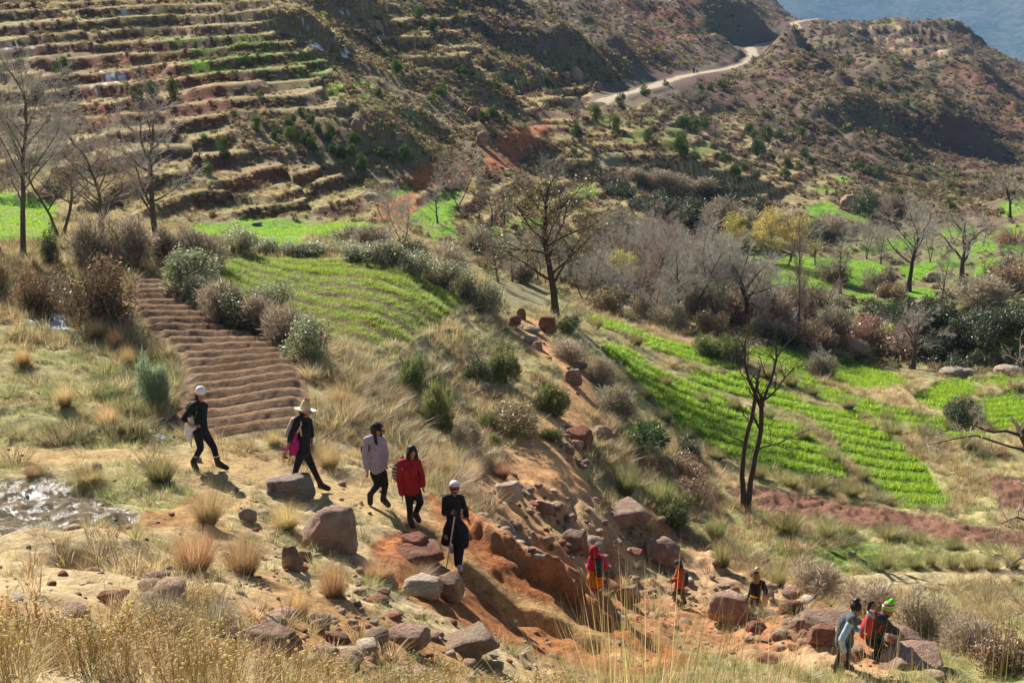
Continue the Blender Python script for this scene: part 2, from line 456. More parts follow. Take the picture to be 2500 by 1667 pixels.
# the terrace break is weaker in the grassy band below the juniper patch
m_terrA *= 1 - 0.75 * poly_mask([(560,270),(830,260),(880,400),(700,400),(560,380)], 30, 20, 8)
fA, _ = terraces(m_terrA, 1.2, 0.34, 12, 0.76, 16, tilt=.07)
m_terrB = poly_mask([(890,15),(1100,15),(1190,140),(1230,190),(1010,160),(930,90)], 14, 10, 9, dmin=120)
fB, _ = terraces(m_terrB, 2.0, 0.12, 16, 0.78, 26, seed=21)
m_terrC = poly_mask([(1210,190),(1440,180),(1440,260),(1290,265)], 10, 8, 9, dmin=120)
fC, _ = terraces(m_terrC, 2.2, 0.1, 16, 0.8, 30, seed=31)
m_terrD = poly_mask([(1300,300),(1560,250),(1760,270),(1900,360),(2050,450),(1950,560),(1650,480),(1500,480),(1300,460)], 16, 14, 9, dmin=95)
fD, _ = terraces(m_terrD * 0.55, 1.1, 0.35, 11, 0.66, 16, seed=41)
m_terrE = poly_mask([(2080,60),(2230,50),(2310,80),(2320,150),(2150,130)], 12, 8, 20, dmin=250)
fE, _ = terraces(m_terrE * 0.8, 3.0, 0.2, 30, 0.8, 60, seed=51)
m_terrF = poly_mask([(920,430),(1260,440),(1560,470),(1560,560),(1200,600),(960,600)], 16, 14, 9, dmin=75)
fF, _ = terraces(m_terrF * 0.7, 1.0, 0.35, 11, 0.66, 16, seed=61)
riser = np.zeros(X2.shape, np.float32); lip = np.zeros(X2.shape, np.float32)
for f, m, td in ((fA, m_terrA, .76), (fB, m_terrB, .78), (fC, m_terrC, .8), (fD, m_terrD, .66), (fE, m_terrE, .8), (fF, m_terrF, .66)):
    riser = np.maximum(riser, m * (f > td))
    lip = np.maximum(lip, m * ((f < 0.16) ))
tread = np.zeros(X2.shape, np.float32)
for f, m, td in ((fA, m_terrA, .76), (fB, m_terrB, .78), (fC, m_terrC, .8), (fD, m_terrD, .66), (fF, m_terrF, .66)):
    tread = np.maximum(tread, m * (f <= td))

# ---- near ground: ledges, gully and banks
# trail ledge above the ravine side, the eroded trench and its right-hand wall
TRENCH = [(1010,1262),(1045,1306),(1095,1362),(1160,1412),(1215,1463),(1285,1508),(1372,1534),(1445,1566),(1520,1604)]
WALL = [(1085,1225),(1150,1290),(1213,1350),(1285,1398),(1350,1442),(1398,1468),(1448,1508),(1512,1527),(1580,1556)]
tw = line_world(TRENCH)
I = box_idx(tw, 3)
s, p = seg_dist(X2[I], Y2[I], tw)
nn = fbm(X2[I], Y2[I], 0.7, 3, seed=13)
e = sstep(0.0, 0.12, p) * sstep(1, 0.86, p)
Z2[I] -= 0.40 * e * np.exp(-(np.abs(s + 0.1 * nn) / 0.33) ** 4)
ww = line_world(WALL)
I = box_idx(ww, 3)
s, p = seg_dist(X2[I], Y2[I], ww)          # + is beyond (right of the picture)
s = s + 0.10 * fbm(X2[I], Y2[I], 0.6, 3, seed=14)
e = sstep(0.0, 0.15, p) * sstep(.92, 0.62, p)
Z2[I] += (0.46 + 0.12 * fbm(X2[I], Y2[I], 0.9, 2, seed=15)) * e * np.where(s > 0, np.exp(-s / 1.6), np.exp(-(s / 0.13) ** 2))
# stream ravine at the right: steep dark far bank
bank([(2600,905),(2420,900),(2300,885),(2200,868),(2120,845)], 2.4, 1.6, 7, side=-1, rough=0.8)
bank([(2600,800),(2400,790),(2230,770),(2060,760)], 1.2, 1.2, 6, side=-1, rough=0.7)
bank([(1760,600),(1700,575),(1640,560)], 1.6, 2.2, 7, side=-1, rough=0.8)
bank([(2060,580),(1960,560),(1820,550)], 1.2, 2.0, 7, side=-1, rough=0.8)
# slope falling from the middle green field to the ravine path
carve([(1290,800),(1345,872),(1424,905),(1424,960),(1390,1020),(1360,1085),(1300,1155),(1250,1225)], 0.18, 1.5)

# outlines of the cultivated plots
PLOUGH = [(318,666),(376,669),(452,738),(564,799),(705,839),(744,911),(759,966),(742,1052),(620,1064),(398,1052),(424,990),(444,947),(426,875),(379,832),(325,774),(311,752),(316,713)]
MIDFIELD = [(542,633),(700,634),(830,640),(975,660),(1060,695),(1119,726),(1119,742),(1060,802),(1000,835),(900,852),(840,835),(760,803),(660,762),(535,722)]
W = {
 'w1': [(1470,848),(1520,850),(1620,915),(1720,955),(1830,1010),(1945,1045),(2035,1112),(2075,1172),(1990,1168),(1880,1150),(1750,1108),(1650,1036),(1585,968),(1535,915)],
 'w2': [(1672,911),(1704,904),(1795,911),(1903,947),(1975,984),(2084,1009),(2156,1056),(2246,1118),(2320,1222),(2311,1243),(2214,1238),(2120,1172),(2080,1122),(2047,1085),(1975,1015),(1867,978),(1776,958),(1686,929)],
 'w0': [(1437,770),(1490,782),(1560,810),(1650,838),(1740,870),(1800,892),(1790,902),(1700,893),(1620,860),(1535,825),(1470,798)],
 'w3': [(1820,843),(1925,850),(2029,864),(2120,886),(2192,915),(2214,933),(2156,951),(2066,944),(1957,908),(1903,897),(1823,868)],
 'w4': [(1880,896),(1975,918),(2058,950),(2192,988),(2337,1024),(2425,1066),(2330,1085),(2220,1050),(2100,1006),(1975,958),(1900,922)],
 'w5': [(2230,966),(2300,928),(2360,922),(2400,948),(2360,972),(2322,994),(2290,1008)],
 'w6': [(2373,926),(2440,918),(2560,915),(2560,944),(2409,944)],
 'w7': [(2373,984),(2440,960),(2560,940),(2560,1047),(2427,1047),(2402,1027)],
}
RED1 = [(1748,1187),(1867,1189),(2011,1214),(2192,1250),(2373,1279),(2560,1310),(2560,1345),(2337,1326),(2192,1304),(2011,1272),(1867,1247),(1795,1221)]
RED2 = [(2409,1158),(2560,1160),(2560,1248),(2438,1247)]
GRN1 = [(1850,1300),(1960,1290),(2100,1320),(2250,1340),(2250,1390),(2050,1395),(1900,1390)]
TANPATH = [(2040,1400),(2200,1388),(2480,1380),(2560,1380),(2560,1415),(2380,1425),(2250,1440),(2100,1450)]
GRN2 = [(2215,1445),(2330,1425),(2481,1416),(2560,1412),(2560,1520),(2409,1528),(2300,1515),(2240,1480)]
G_FAR = [   # small green plots beyond the stream
 [(1860,640),(1950,626),(2060,632),(2150,640),(2190,672),(2120,700),(1950,706),(1862,694)],
 [(2060,716),(2110,707),(2140,724),(2090,733)], [(2190,705),(2270,700),(2290,730),(2220,735)],
 [(2369,672),(2400,635),(2432,628),(2412,672),(2380,684)], [(2293,642),(2335,628),(2345,655),(2300,662)],
 [(2420,565),(2560,535),(2560,625),(2450,612)], [(2440,500),(2560,480),(2560,520),(2450,530)],
 [(-60,470),(60,478),(140,500),(140,625),(-60,640)], [(430,548),(640,536),(930,550),(900,590),(700,575),(520,590)],
 [(520,592),(700,580),(830,600),(700,612),(545,612)],
 [(1000,520),(1080,470),(1125,470),(1110,540),(1010,560)], [(1230,540),(1330,530),(1340,560),(1240,566)],
 [(1401,457),(1452,455),(1462,480),(1405,486)], [(1180,600),(1250,596),(1250,620),(1190,624)],
 [(1960,505),(2020,490),(2060,520),(1990,545)], [(2060,520),(2130,500),(2150,530),(2080,548)],
 [(1985,460),(2030,450),(2040,462),(1990,470)], [(2040,432),(2070,425),(2080,440),(2045,446)],
 [(2200,648),(2290,640),(2280,690),(2210,690)], [(2130,735),(2230,742),(2300,750),(2240,765),(2140,755)], [(2360,590),(2420,575),(2430,612),(2370,622)], [(1700,690),(1760,680),(1780,705),(1710,715)], [(1640,590),(1720,600),(1700,625),(1640,615)], [(2290,560),(2380,548),(2390,575),(2300,585)], [(2150,590),(2230,580),(2240,605),(2160,612)], [(1150,560),(1215,548),(1225,570),(1160,580)], [(1040,560),(1100,548),(1110,575),(1050,590)], [(1470,560),(1530,552),(1540,575),(1480,582)], [(940,470),(1000,450),(1010,470),(950,490)],
]
DRYPLOT = [[(1200,690),(1290,690),(1345,705),(1330,745),(1215,752)], [(1441,395),(1510,380),(1527,395),(1470,412)], [(1480,735),(1590,728),(1600,752),(1500,760)],
           [(2340,760),(2420,745),(2480,780),(2470,800),(2400,795)], [(2160,880),(2290,905),(2290,925),(2200,905)]]
YG = [[(1426,300),(1517,282),(1512,300),(1440,316)], [(1556,295),(1590,282),(1606,288),(1580,302)], [(1517,345),(1560,308),(1592,310),(1585,345),(1530,352)],
      [(1607,365),(1630,315),(1663,312),(1655,362)], [(1675,384),(1705,350),(1742,348),(1730,376),(1690,388)], [(1795,410),(1802,390),(1820,392),(1818,408)],
      [(1225,208),(1330,192),(1332,204),(1230,216)], [(2140,62),(2180,45),(2190,58),(2150,66)]]
PX2, PY2 = project(X2, Y2, Z2)
field = np.zeros(X2.shape, np.float32)
m_plough = poly_mask(PLOUGH, 3, 3, 1.0, dmin=24, dmax=52)
m_mid = poly_mask(MIDFIELD, 4, 4, 2.0, dmin=33, dmax=66)
m_w = {k: poly_mask(v, 3, 3, 1.5, dmin=40, dmax=95) for k, v in W.items()}
m_red = np.maximum(poly_mask(RED1, 4, 4, 1.5, dmin=36, dmax=50), poly_mask(RED2, 4, 4, 1.5, dmin=36, dmax=55))
m_g1 = poly_mask(GRN1, 12, 14, 1.5, dmin=30, dmax=45); m_g2 = poly_mask(GRN2, 10, 8, 1.5, dmin=26, dmax=42)
m_tan = poly_mask(TANPATH, 8, 8, 1.5, dmin=28, dmax=42)
m_gfar = np.zeros(X2.shape, np.float32)
for q in G_FAR: m_gfar = np.maximum(m_gfar, poly_mask(q, 4, 5, 4.0, dmin=48))
m_dry = np.zeros(X2.shape, np.float32)
for q in DRYPLOT: m_dry = np.maximum(m_dry, poly_mask(q, 5, 5, 4.0, dmin=50))
m_yg = np.zeros(X2.shape, np.float32)
for q in YG: m_yg = np.maximum(m_yg, poly_mask(q, 3, 3, 4.0, dmin=100))
# level steps between the bright plots
for k, dz in (('w1', 0.12), ('w2', -0.1), ('w3', -0.2), ('w0', 0.0), ('w4', -0.22), ('w5', -0.2), ('w6', -0.2), ('w7', -0.2)):
    Z2 += m_w[k] * dz
m_wall = np.max(np.stack(list(m_w.values())), 0)
flat = np.clip(m_plough + m_mid + m_wall + m_red + m_gfar + m_yg + m_dry, 0, 1)

PATH = [(1310,785),(1300,830),(1345,872),(1423,895),(1426,930),(1423,973),(1394,1016),(1365,1056),(1358,1092),(1345,1125),(1300,1158),(1275,1194),(1246,1240)]
m_path = line_mask(PATH, 0.75, 1.0, 0.5, 0.4)
TRAIL = [(-100,1110),(100,1108),(300,1105),(470,1125),(640,1150),(780,1195),(900,1235),(990,1275)]
m_trail = line_mask(TRAIL, 0.75, 0.6, 0.5, 0.45)
m_trail = np.maximum(m_trail, line_mask([(p[0], p[1]) for p in TRENCH], 0.4, 0.5, 0.3, 0.2))
m_mud = poly_mask([(-60,1200),(60,1180),(150,1178),(255,1200),(300,1240),(330,1275),(300,1295),(210,1290),(120,1310),(0,1340),(-60,1345)], 7, 14, 1.0, dmin=14, dmax=24)
m_bed = np.maximum(poly_mask([(1225,1245),(1330,1150),(1420,1165),(1500,1230),(1640,1290),(1720,1340),(1850,1400),(1980,1440),(2060,1500),(2200,1540),(2250,1600),(2100,1640),(1850,1620),(1700,1590),(1560,1560),(1440,1470),(1350,1430),(1270,1370),(1225,1300)], 14, 18, 2.0, dmin=18, dmax=44), 0)
m_near = poly_mask([(-100,1340),(120,1310),(330,1290),(520,1180),(900,1230),(1020,1290),(1200,1440),(1500,1600),(1600,1700),(-100,1700)], 14, 20, 2.0, dmin=3, dmax=24)
STREAMRED = [(940,560),(975,500),(1005,465),(1040,440),(1090,430),(1180,410),(1230,395),(1255,378),(1225,362),(1205,352),(1290,330),(1330,308),(1345,300)]
m_sred = line_mask(STREAMRED, 1.3, 0.7, 0.8, 0.9, 4.0)

near_road = np.zeros(X2.shape, np.float32); near_road[IR] = 1 - sstep(4.5, 7.5, dR)
# surface roughness of open ground
open_ = (1 - flat) * (1 - 0.8 * m_road) * (1 - 0.6 * m_path) * (1 - 0.7 * m_trail)
nearf = 1 - sstep(60, 110, R2)
Z2 += nearf * open_ * (0.10 * fbm(X2, Y2, 1.7, 4, seed=5) + 0.05 * fbm(X2, Y2, 0.45, 3, seed=7)) * np.clip(R2 / 14, 0.5, 1.3)
m_rub = poly_mask([(1120,1140),(1330,1140),(1430,1240),(1500,1400),(1400,1420),(1280,1390),(1170,1270)], 20, 20, 2.0, dmin=19, dmax=40)
Z2 += m_bed * 0.14 * fbm(X2, Y2, 0.8, 3, seed=8)
Z2 += m_rub * (1 - m_path) * 0.22 * fbm(X2, Y2, 1.1, 4, seed=88)
Z2 += m_mud * (-0.05 + 0.045 * fbm(X2, Y2, 0.16, 3, seed=18))
# hollow in the sandy hump
hc = hit(165, 1372)
Z2 -= 0.30 * np.exp(-(((X2 - hc[0]) / 0.42) ** 2 + ((Y2 - hc[1]) / 0.35) ** 2)) * (R2 < 25)
Z2 += 0.35 * np.exp(-(((X2 - hc[0] - 0.2) / 1.3) ** 2 + ((Y2 - hc[1] - 0.9) / 0.7) ** 2)) * (R2 < 25)
Z2 += m_red * 0.11 * fbm(X2, Y2, 0.32, 3, seed=19)
Z2 += m_mid * 0.05 * fbm(X2, Y2, 0.6, 3, seed=20)
PX2, PY2 = project(X2, Y2, Z2)
print('terrain shaped', round(time.time() - T0, 1))
# ---- ground colours (plain surface colours of soil, turf and crops)
def C(r, g, b): return np.array([r, g, b], np.float32)
n_a = fbm(X2, Y2, 5.0, 4, seed=31); n_b = fbm(X2, Y2, 1.3, 4, seed=32); n_c = fbm(X2, Y2, 18, 4, seed=33); n_d = fbm(X2, Y2, 55, 3, seed=34)
def mx(base, col, m): return base + (col - base) * np.clip(m, 0, 1)[..., None]
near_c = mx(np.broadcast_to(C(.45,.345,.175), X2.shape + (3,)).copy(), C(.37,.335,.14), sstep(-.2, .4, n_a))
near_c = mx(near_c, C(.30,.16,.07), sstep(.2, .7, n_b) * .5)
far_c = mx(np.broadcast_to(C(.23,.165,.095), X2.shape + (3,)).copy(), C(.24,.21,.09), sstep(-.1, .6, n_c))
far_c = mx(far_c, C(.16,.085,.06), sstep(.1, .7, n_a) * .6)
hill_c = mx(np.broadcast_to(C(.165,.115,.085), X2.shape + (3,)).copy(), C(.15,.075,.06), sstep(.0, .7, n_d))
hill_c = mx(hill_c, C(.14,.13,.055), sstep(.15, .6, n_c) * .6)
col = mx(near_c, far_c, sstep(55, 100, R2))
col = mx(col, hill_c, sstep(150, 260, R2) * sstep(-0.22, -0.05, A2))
slope_x = np.gradient(Z2, axis=1) / np.gradient(R2, axis=1)
# left terraced slope: golden treads, red-brown risers
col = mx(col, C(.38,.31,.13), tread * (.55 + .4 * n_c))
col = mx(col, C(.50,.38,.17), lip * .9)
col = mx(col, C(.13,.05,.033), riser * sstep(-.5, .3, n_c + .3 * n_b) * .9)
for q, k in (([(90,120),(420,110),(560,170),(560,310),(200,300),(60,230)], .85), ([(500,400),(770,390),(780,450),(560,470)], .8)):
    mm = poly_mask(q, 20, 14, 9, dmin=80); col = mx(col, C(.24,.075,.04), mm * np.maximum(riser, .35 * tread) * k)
# green strips on the treads
mg = poly_mask([(380,80),(840,60),(900,160),(930,250),(760,250),(640,190),(480,180)], 20, 14, 9, dmin=90)
col = mx(col, C(.16,.27,.035), mg * tread * sstep(-.05, .3, n_c))
mg2 = poly_mask([(300,430),(900,430),(930,560),(500,560)], 20, 14, 9, dmin=60)
col = mx(col, C(.20,.27,.05), mg2 * tread * sstep(-.1, .4, n_a) * .8)
for q in ([(470,150),(510,144),(515,158),(475,163)], [(800,208),(910,198),(912,206),(800,222)], [(880,232),(905,226),(900,240),(870,246)], [(895,250),(960,246),(960,252),(900,258)]):
    col = mx(col, C(.20,.42,.03), poly_mask(q, 3, 3, 5, dmin=90))
# valley floor near the stream: greener, darker
mv = poly_mask([(880,560),(1250,560),(1700,600),(1900,590),(2300,560),(2560,560),(2560,900),(2100,900),(1900,830),(1700,800),(1420,760),(1200,680),(1000,620)], 30, 30, 6, dmin=56)
col = mx(col, mx(np.broadcast_to(C(.22,.19,.09), X2.shape + (3,)).copy(), C(.17,.24,.06), sstep(0, .5, n_a)), mv * .85)
# red eroded earth
for q, s in (([(1590,520),(1760,530),(1770,600),(1640,600)], 1), ([(1100,330),(1300,290),(1360,330),(1250,400),(1110,400)], .6), ([(1500,-20),(1720,-20),(1700,110),(1560,110)], .9), ([(1160,1110),(1330,1120),(1440,1230),(1300,1300),(1180,1260)], .85),
             ([(2300,140),(2560,180),(2560,330),(2420,280)], .6)):
    col = mx(col, C(.24,.075,.04), poly_mask(q, 30, 30, 5) * s * sstep(-.6, .4, n_a))
col = mx(col, C(.42,.15,.06), m_sred)
# foreground earth and stream bed
col = mx(col, mx(np.broadcast_to(C(.52,.39,.21), X2.shape + (3,)).copy(), C(.40,.215,.085), sstep(.0, .6, n_a)), m_near * .95)
col = mx(col, mx(np.broadcast_to(C(.50,.32,.17), X2.shape + (3,)).copy(), C(.42,.19,.085), sstep(-.1, .5, n_a)), m_bed * .95)
mtr = poly_mask([(900,1330),(1010,1275),(1090,1240),(1150,1292),(1213,1352),(1285,1400),(1350,1444),(1448,1510),(1580,1556),(1700,1620),(1560,1660),(1380,1600),(1200,1560),(1040,1480),(930,1420)], 18, 16, 1.5, dmin=12, dmax=26)
col = mx(col, mx(np.broadcast_to(C(.40,.15,.05), X2.shape + (3,)).copy(), C(.30,.10,.035), sstep(0, .5, n_b)), mtr * .95)
wall_b = line_mask(WALL, 0.42, 0.5, 0.3, 0.15)
col = mx(col, C(.36,.13,.045), wall_b * .8)
col = mx(col, mx(np.broadcast_to(C(.50,.32,.16), X2.shape + (3,)).copy(), C(.42,.20,.09), sstep(-.1, .5, n_b)), m_rub * .85)
col = mx(col, C(.62,.34,.15), m_path * .95)
col = mx(col, C(.50,.33,.14), m_trail * .7)
col = mx(col, C(.50,.40,.28), m_road)
# plots
col = mx(col, C(.22,.135,.075), m_plough)
mrow = .5 + .5 * np.sin((X2 * .4078 + Y2 * .9131) * 2 * np.pi / 1.5 + 1.5 * .35 * fbm(X2, Y2, 5, 2, seed=74))
mid_c = mx(np.broadcast_to(C(.17,.175,.055), X2.shape + (3,)).copy(), C(.24,.17,.075), sstep(-.1, .5, fbm(X2 * .35 + Y2 * .2, Y2 - X2 * .45, .9, 4, seed=37)))
mid_c = mx(mid_c, C(.13,.085,.04), sstep(.45, .15, mrow))
col = mx(col, mid_c, m_mid)
col = mx(col, C(.10,.17,.03), m_wall)
col = mx(col, mx(np.broadcast_to(C(.24,.12,.075), X2.shape + (3,)).copy(), C(.15,.075,.045), sstep(-.2, .4, n_b)), m_red)
col = mx(col, C(.16,.25,.04), m_g1 * (.35 + .5 * sstep(-.2, .4, n_b))); col = mx(col, C(.17,.22,.05), m_g2 * (.55 + .4 * sstep(-.2, .4, n_b)))
col = mx(col, C(.45,.36,.19), m_tan)
gf = mx(np.broadcast_to(C(.16,.32,.03), X2.shape + (3,)).copy(), C(.20,.26,.05), sstep(-.1, .5, n_a))
col = mx(col, gf, m_gfar); col = mx(col, C(.30,.26,.13), m_dry)
rows = .5 + .5 * np.sin((X2 * .5 + Y2) * 3.6)
col = mx(col, mx(np.broadcast_to(C(.26,.27,.06), X2.shape + (3,)).copy(), C(.20,.22,.06), rows), m_yg)
# wet mud
wet = np.clip(m_mud * sstep(-.02, .12, -fbm(X2, Y2, .16, 3, seed=18) + .5 * fbm(X2, Y2, .9, 2, seed=41) - .12), 0, 1)
seep = poly_mask([(1225,1280),(1250,1275),(1300,1330),(1290,1352),(1240,1320)], 8, 8, .6, dmin=24, dmax=34)
wet = np.maximum(wet, seep)
col = mx(col, C(.15,.11,.07), m_mud * .92); col = mx(col, C(.2,.14,.09), seep)
# leftover snow in the shade
sn = np.zeros(X2.shape, np.float32)
for q in ([(690,35),(740,45),(830,110),(860,150),(790,120),(720,80)], [(850,25),(900,50),(940,90),(900,85),(860,60)], [(260,20),(310,15),(300,35),(265,40)], [(0,110),(80,115),(70,130),(0,128)], [(240,178),(300,185),(300,240),(240,235)]):
    sn = np.maximum(sn, poly_mask(q, 6, 20, 2.5, dmin=80) * sstep(.40, .5, fbm(X2, Y2, .8, 4, seed=43)))
for q in ([(50,750),(98,748),(95,774),(58,772)], [(76,772),(102,770),(100,788),(78,786)], [(108,770),(170,762),(170,795),(116,802)]):
    sn = np.maximum(sn, poly_mask(q, 5, 9, .6, dmin=25, dmax=45) * .98)
col = mx(col, C(.85,.87,.92), sn)
col = np.clip(col, 0.01, 0.9)

# ---- split the sheet into ground, road, trails, plots
REG = np.zeros(X2.shape, np.int8)
REG[m_road > .5] = 1
REG[(m_path > .5)] = 2
REG[(m_trail > .5)] = 3
REG[m_plough > .5] = 4
REG[m_red > .5] = 5
REG[m_mud > .5] = 6
REG[m_mid > .5] = 7
REG[m_tan > .5] = 8
M_GROUND = ground_material('soil_and_turf')
names = ['ground', 'mountain_road', 'ravine_path', 'hiking_trail', 'ploughed_field', 'red_soil_field', 'wet_mud', 'sown_field', 'dry_path']
ii, jj = np.meshgrid(np.arange(NA - 1), np.arange(NR - 1), indexing='ij')
v00 = (ii * NR + jj).ravel()
quads = np.stack([v00, v00 + NR, v00 + NR + 1, v00 + 1], 1)[:, ::-1]
regf = REG[:-1, :-1].ravel()
V = np.stack([X2, Y2, Z2], -1).reshape(-1, 3)
colf, wetf = col.reshape(-1, 3), wet.ravel()
REGOBJ = {}
for k, nm in enumerate(names):
    q = quads[regf == k]
    if len(q) == 0: continue
    used = np.unique(q); mp = np.zeros(len(V), np.int64); mp[used] = np.arange(len(used))
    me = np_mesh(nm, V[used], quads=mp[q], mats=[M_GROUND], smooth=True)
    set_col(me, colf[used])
    wa = me.attributes.new('Wet', 'FLOAT', 'POINT'); wa.data.foreach_set('value', wetf[used].astype(np.float32))
    REGOBJ[nm] = tag(obj(nm, me), kind='structure')

# ---- far mountains
def mountain(name, azs, r0, r1, top, base, seed, colr):
    n, m = 220, 60
    az = np.linspace(azs[0], azs[1], n); k = np.linspace(0, 1, m)
    a2, k2 = np.meshgrid(az, k, indexing='ij')
    r = r0 + (r1 - r0) * k2
    x, y = r * np.sin(a2), r * np.cos(a2)
    z = base + (top(a2) - base) * k2 ** 0.9
    z = z + (r1 - r0) * .06 * fbm(x, y, (r1 - r0) * .45, 5, seed=seed) * np.sin(np.pi * np.clip(k2 + .05, 0, 1)) ** .5
    i2, j2 = np.meshgrid(np.arange(n - 1), np.arange(m - 1), indexing='ij')
    v = (i2 * m + j2).ravel()
    me = np_mesh(name, np.stack([x, y, z], -1).reshape(-1, 3), quads=np.stack([v, v + m, v + m + 1, v + 1], 1)[:, ::-1], mats=[colr], smooth=True)
    return tag(obj(name, me), kind='structure')
mm_, nt, out = new_mat('forested_mountain')
b = nd(nt, 'ShaderNodeBsdfPrincipled', Roughness=1.0)
b.inputs['Specular IOR Level'].default_value = 0
tc = nd(nt, 'ShaderNodeTexCoord')
n1 = nd(nt, 'ShaderNodeTexNoise', Scale=0.035, Detail=5.0, Roughness=.75); n2 = nd(nt, 'ShaderNodeTexNoise', Scale=0.003, Detail=5.0)
nt.links.new(tc.outputs['Object'], n1.inputs[0]); nt.links.new(tc.outputs['Object'], n2.inputs[0])
c1 = ramp(nt, n1.outputs[0], [(.42, (.03, .055, .04)), (.6, (.17, .15, .11))])
c2 = ramp(nt, n2.outputs[0], [(.4, (.06, .08, .06)), (.65, (.20, .17, .13))])
nt.links.new(mixc(nt, c1, c2, .35), b.inputs[0]); nt.links.new(b.outputs[0], out.inputs[0])
bp = nd(nt, 'ShaderNodeBump', Strength=1.0, Distance=14.0); nt.links.new(n1.outputs[0], bp.inputs['Height']); nt.links.new(bp.outputs[0], b.inputs['Normal'])
mountain('distant_mountain', (-0.2, 0.9), 2600, 4300, lambda a: 250 + 30 * np.sin(a * 7), -520, 61, mm_)
mountain('distant_ridge', (0.30, 0.9), 1150, 1500, lambda a: -42 - 300 * np.abs(a - 0.55), -260, 62, mm_)
print('ground built', round(time.time() - T0, 1))
# ================================================================== PLANT MATERIALS AND MESHES
def plant_material(name, trans=0.45, var=0.25, hue=0.02, gloss=0.04):
    m, nt, out = new_mat(name)
    L = nt.links.new
    at = nd(nt, 'ShaderNodeAttribute', attribute_name='Col')
    oi = nd(nt, 'ShaderNodeObjectInfo')
    mr = nd(nt, 'ShaderNodeMapRange'); mr.inputs['To Min'].default_value = 1 - var; mr.inputs['To Max'].default_value = 1 + var
    L(oi.outputs['Random'], mr.inputs['Value'])
    m2 = nd(nt, 'ShaderNodeMath', operation='MULTIPLY'); m2.inputs[1].default_value = 7.31
    m3 = nd(nt, 'ShaderNodeMath', operation='FRACT')
    L(oi.outputs['Random'], m2.inputs[0]); L(m2.outputs[0], m3.inputs[0])
    hr = nd(nt, 'ShaderNodeMapRange'); hr.inputs['To Min'].default_value = 0.5 - hue; hr.inputs['To Max'].default_value = 0.5 + hue
    L(m3.outputs[0], hr.inputs['Value'])
    hs = nd(nt, 'ShaderNodeHueSaturation')
    L(at.outputs['Color'], hs.inputs['Color']); L(mr.outputs[0], hs.inputs['Value']); L(hr.outputs[0], hs.inputs['Hue'])
    d = nd(nt, 'ShaderNodeBsdfDiffuse'); t = nd(nt, 'ShaderNodeBsdfTranslucent')
    L(hs.outputs[0], d.inputs[0]); L(hs.outputs[0], t.inputs[0])
    g = nd(nt, 'ShaderNodeBsdfGlossy', Roughness=0.45); g.inputs[0].default_value = (1, 1, 1, 1)
    mxs = nd(nt, 'ShaderNodeMixShader'); mxs.inputs[0].default_value = trans
    L(d.outputs[0], mxs.inputs[1]); L(t.outputs[0], mxs.inputs[2])
    mg = nd(nt, 'ShaderNodeMixShader'); mg.inputs[0].default_value = gloss
    L(mxs.outputs[0], mg.inputs[1]); L(g.outputs[0], mg.inputs[2])
    L(mg.outputs[0], out.inputs[0])
    return m
M_GRASS = plant_material('dry_grass_blades', 0.45, 0.25, 0.015, 0.02)
M_CROP = plant_material('young_wheat_blades', 0.6, 0.15, 0.012, 0.02)
M_LEAF = plant_material('shrub_leaves', 0.35, 0.18, 0.015)
M_NEEDLE = plant_material('juniper_needles', 0.25, 0.3, 0.02, 0.0)
def wood_material(name, c1, c2, rough=0.9):
    m, nt, out = new_mat(name)
    b = nd(nt, 'ShaderNodeBsdfPrincipled', Roughness=rough)
    b.inputs['Specular IOR Level'].default_value = 0.2
    tc = nd(nt, 'ShaderNodeTexCoord'); mp = nd(nt, 'ShaderNodeMapping'); mp.inputs['Scale'].default_value = (9, 9, 1.6)
    n = nd(nt, 'ShaderNodeTexNoise', Scale=2.0, Detail=5.0, Roughness=.7)
    nt.links.new(tc.outputs['Object'], mp.inputs[0]); nt.links.new(mp.outputs[0], n.inputs[0])
    nt.links.new(ramp(nt, n.outputs[0], [(.3, c1), (.7, c2)]), b.inputs[0])
    bp = nd(nt, 'ShaderNodeBump', Strength=.6, Distance=.03); nt.links.new(n.outputs[0], bp.inputs['Height']); nt.links.new(bp.outputs[0], b.inputs['Normal'])
    nt.links.new(b.outputs[0], out.inputs[0])
    return m
M_BARK = wood_material('grey_brown_bark', (.07, .05, .04), (.17, .125, .095))
M_BARKD = wood_material('dark_bark', (.035, .026, .02), (.10, .07, .05))
M_TWIG = wood_material('bare_twigs', (.37, .32, .25), (.54, .48, .39))
M_TWIGR = wood_material('reddish_twigs', (.34, .23, .17), (.48, .35, .27))
M_TWIGP = wood_material('pale_dead_twigs', (.33, .27, .2), (.5, .43, .34))

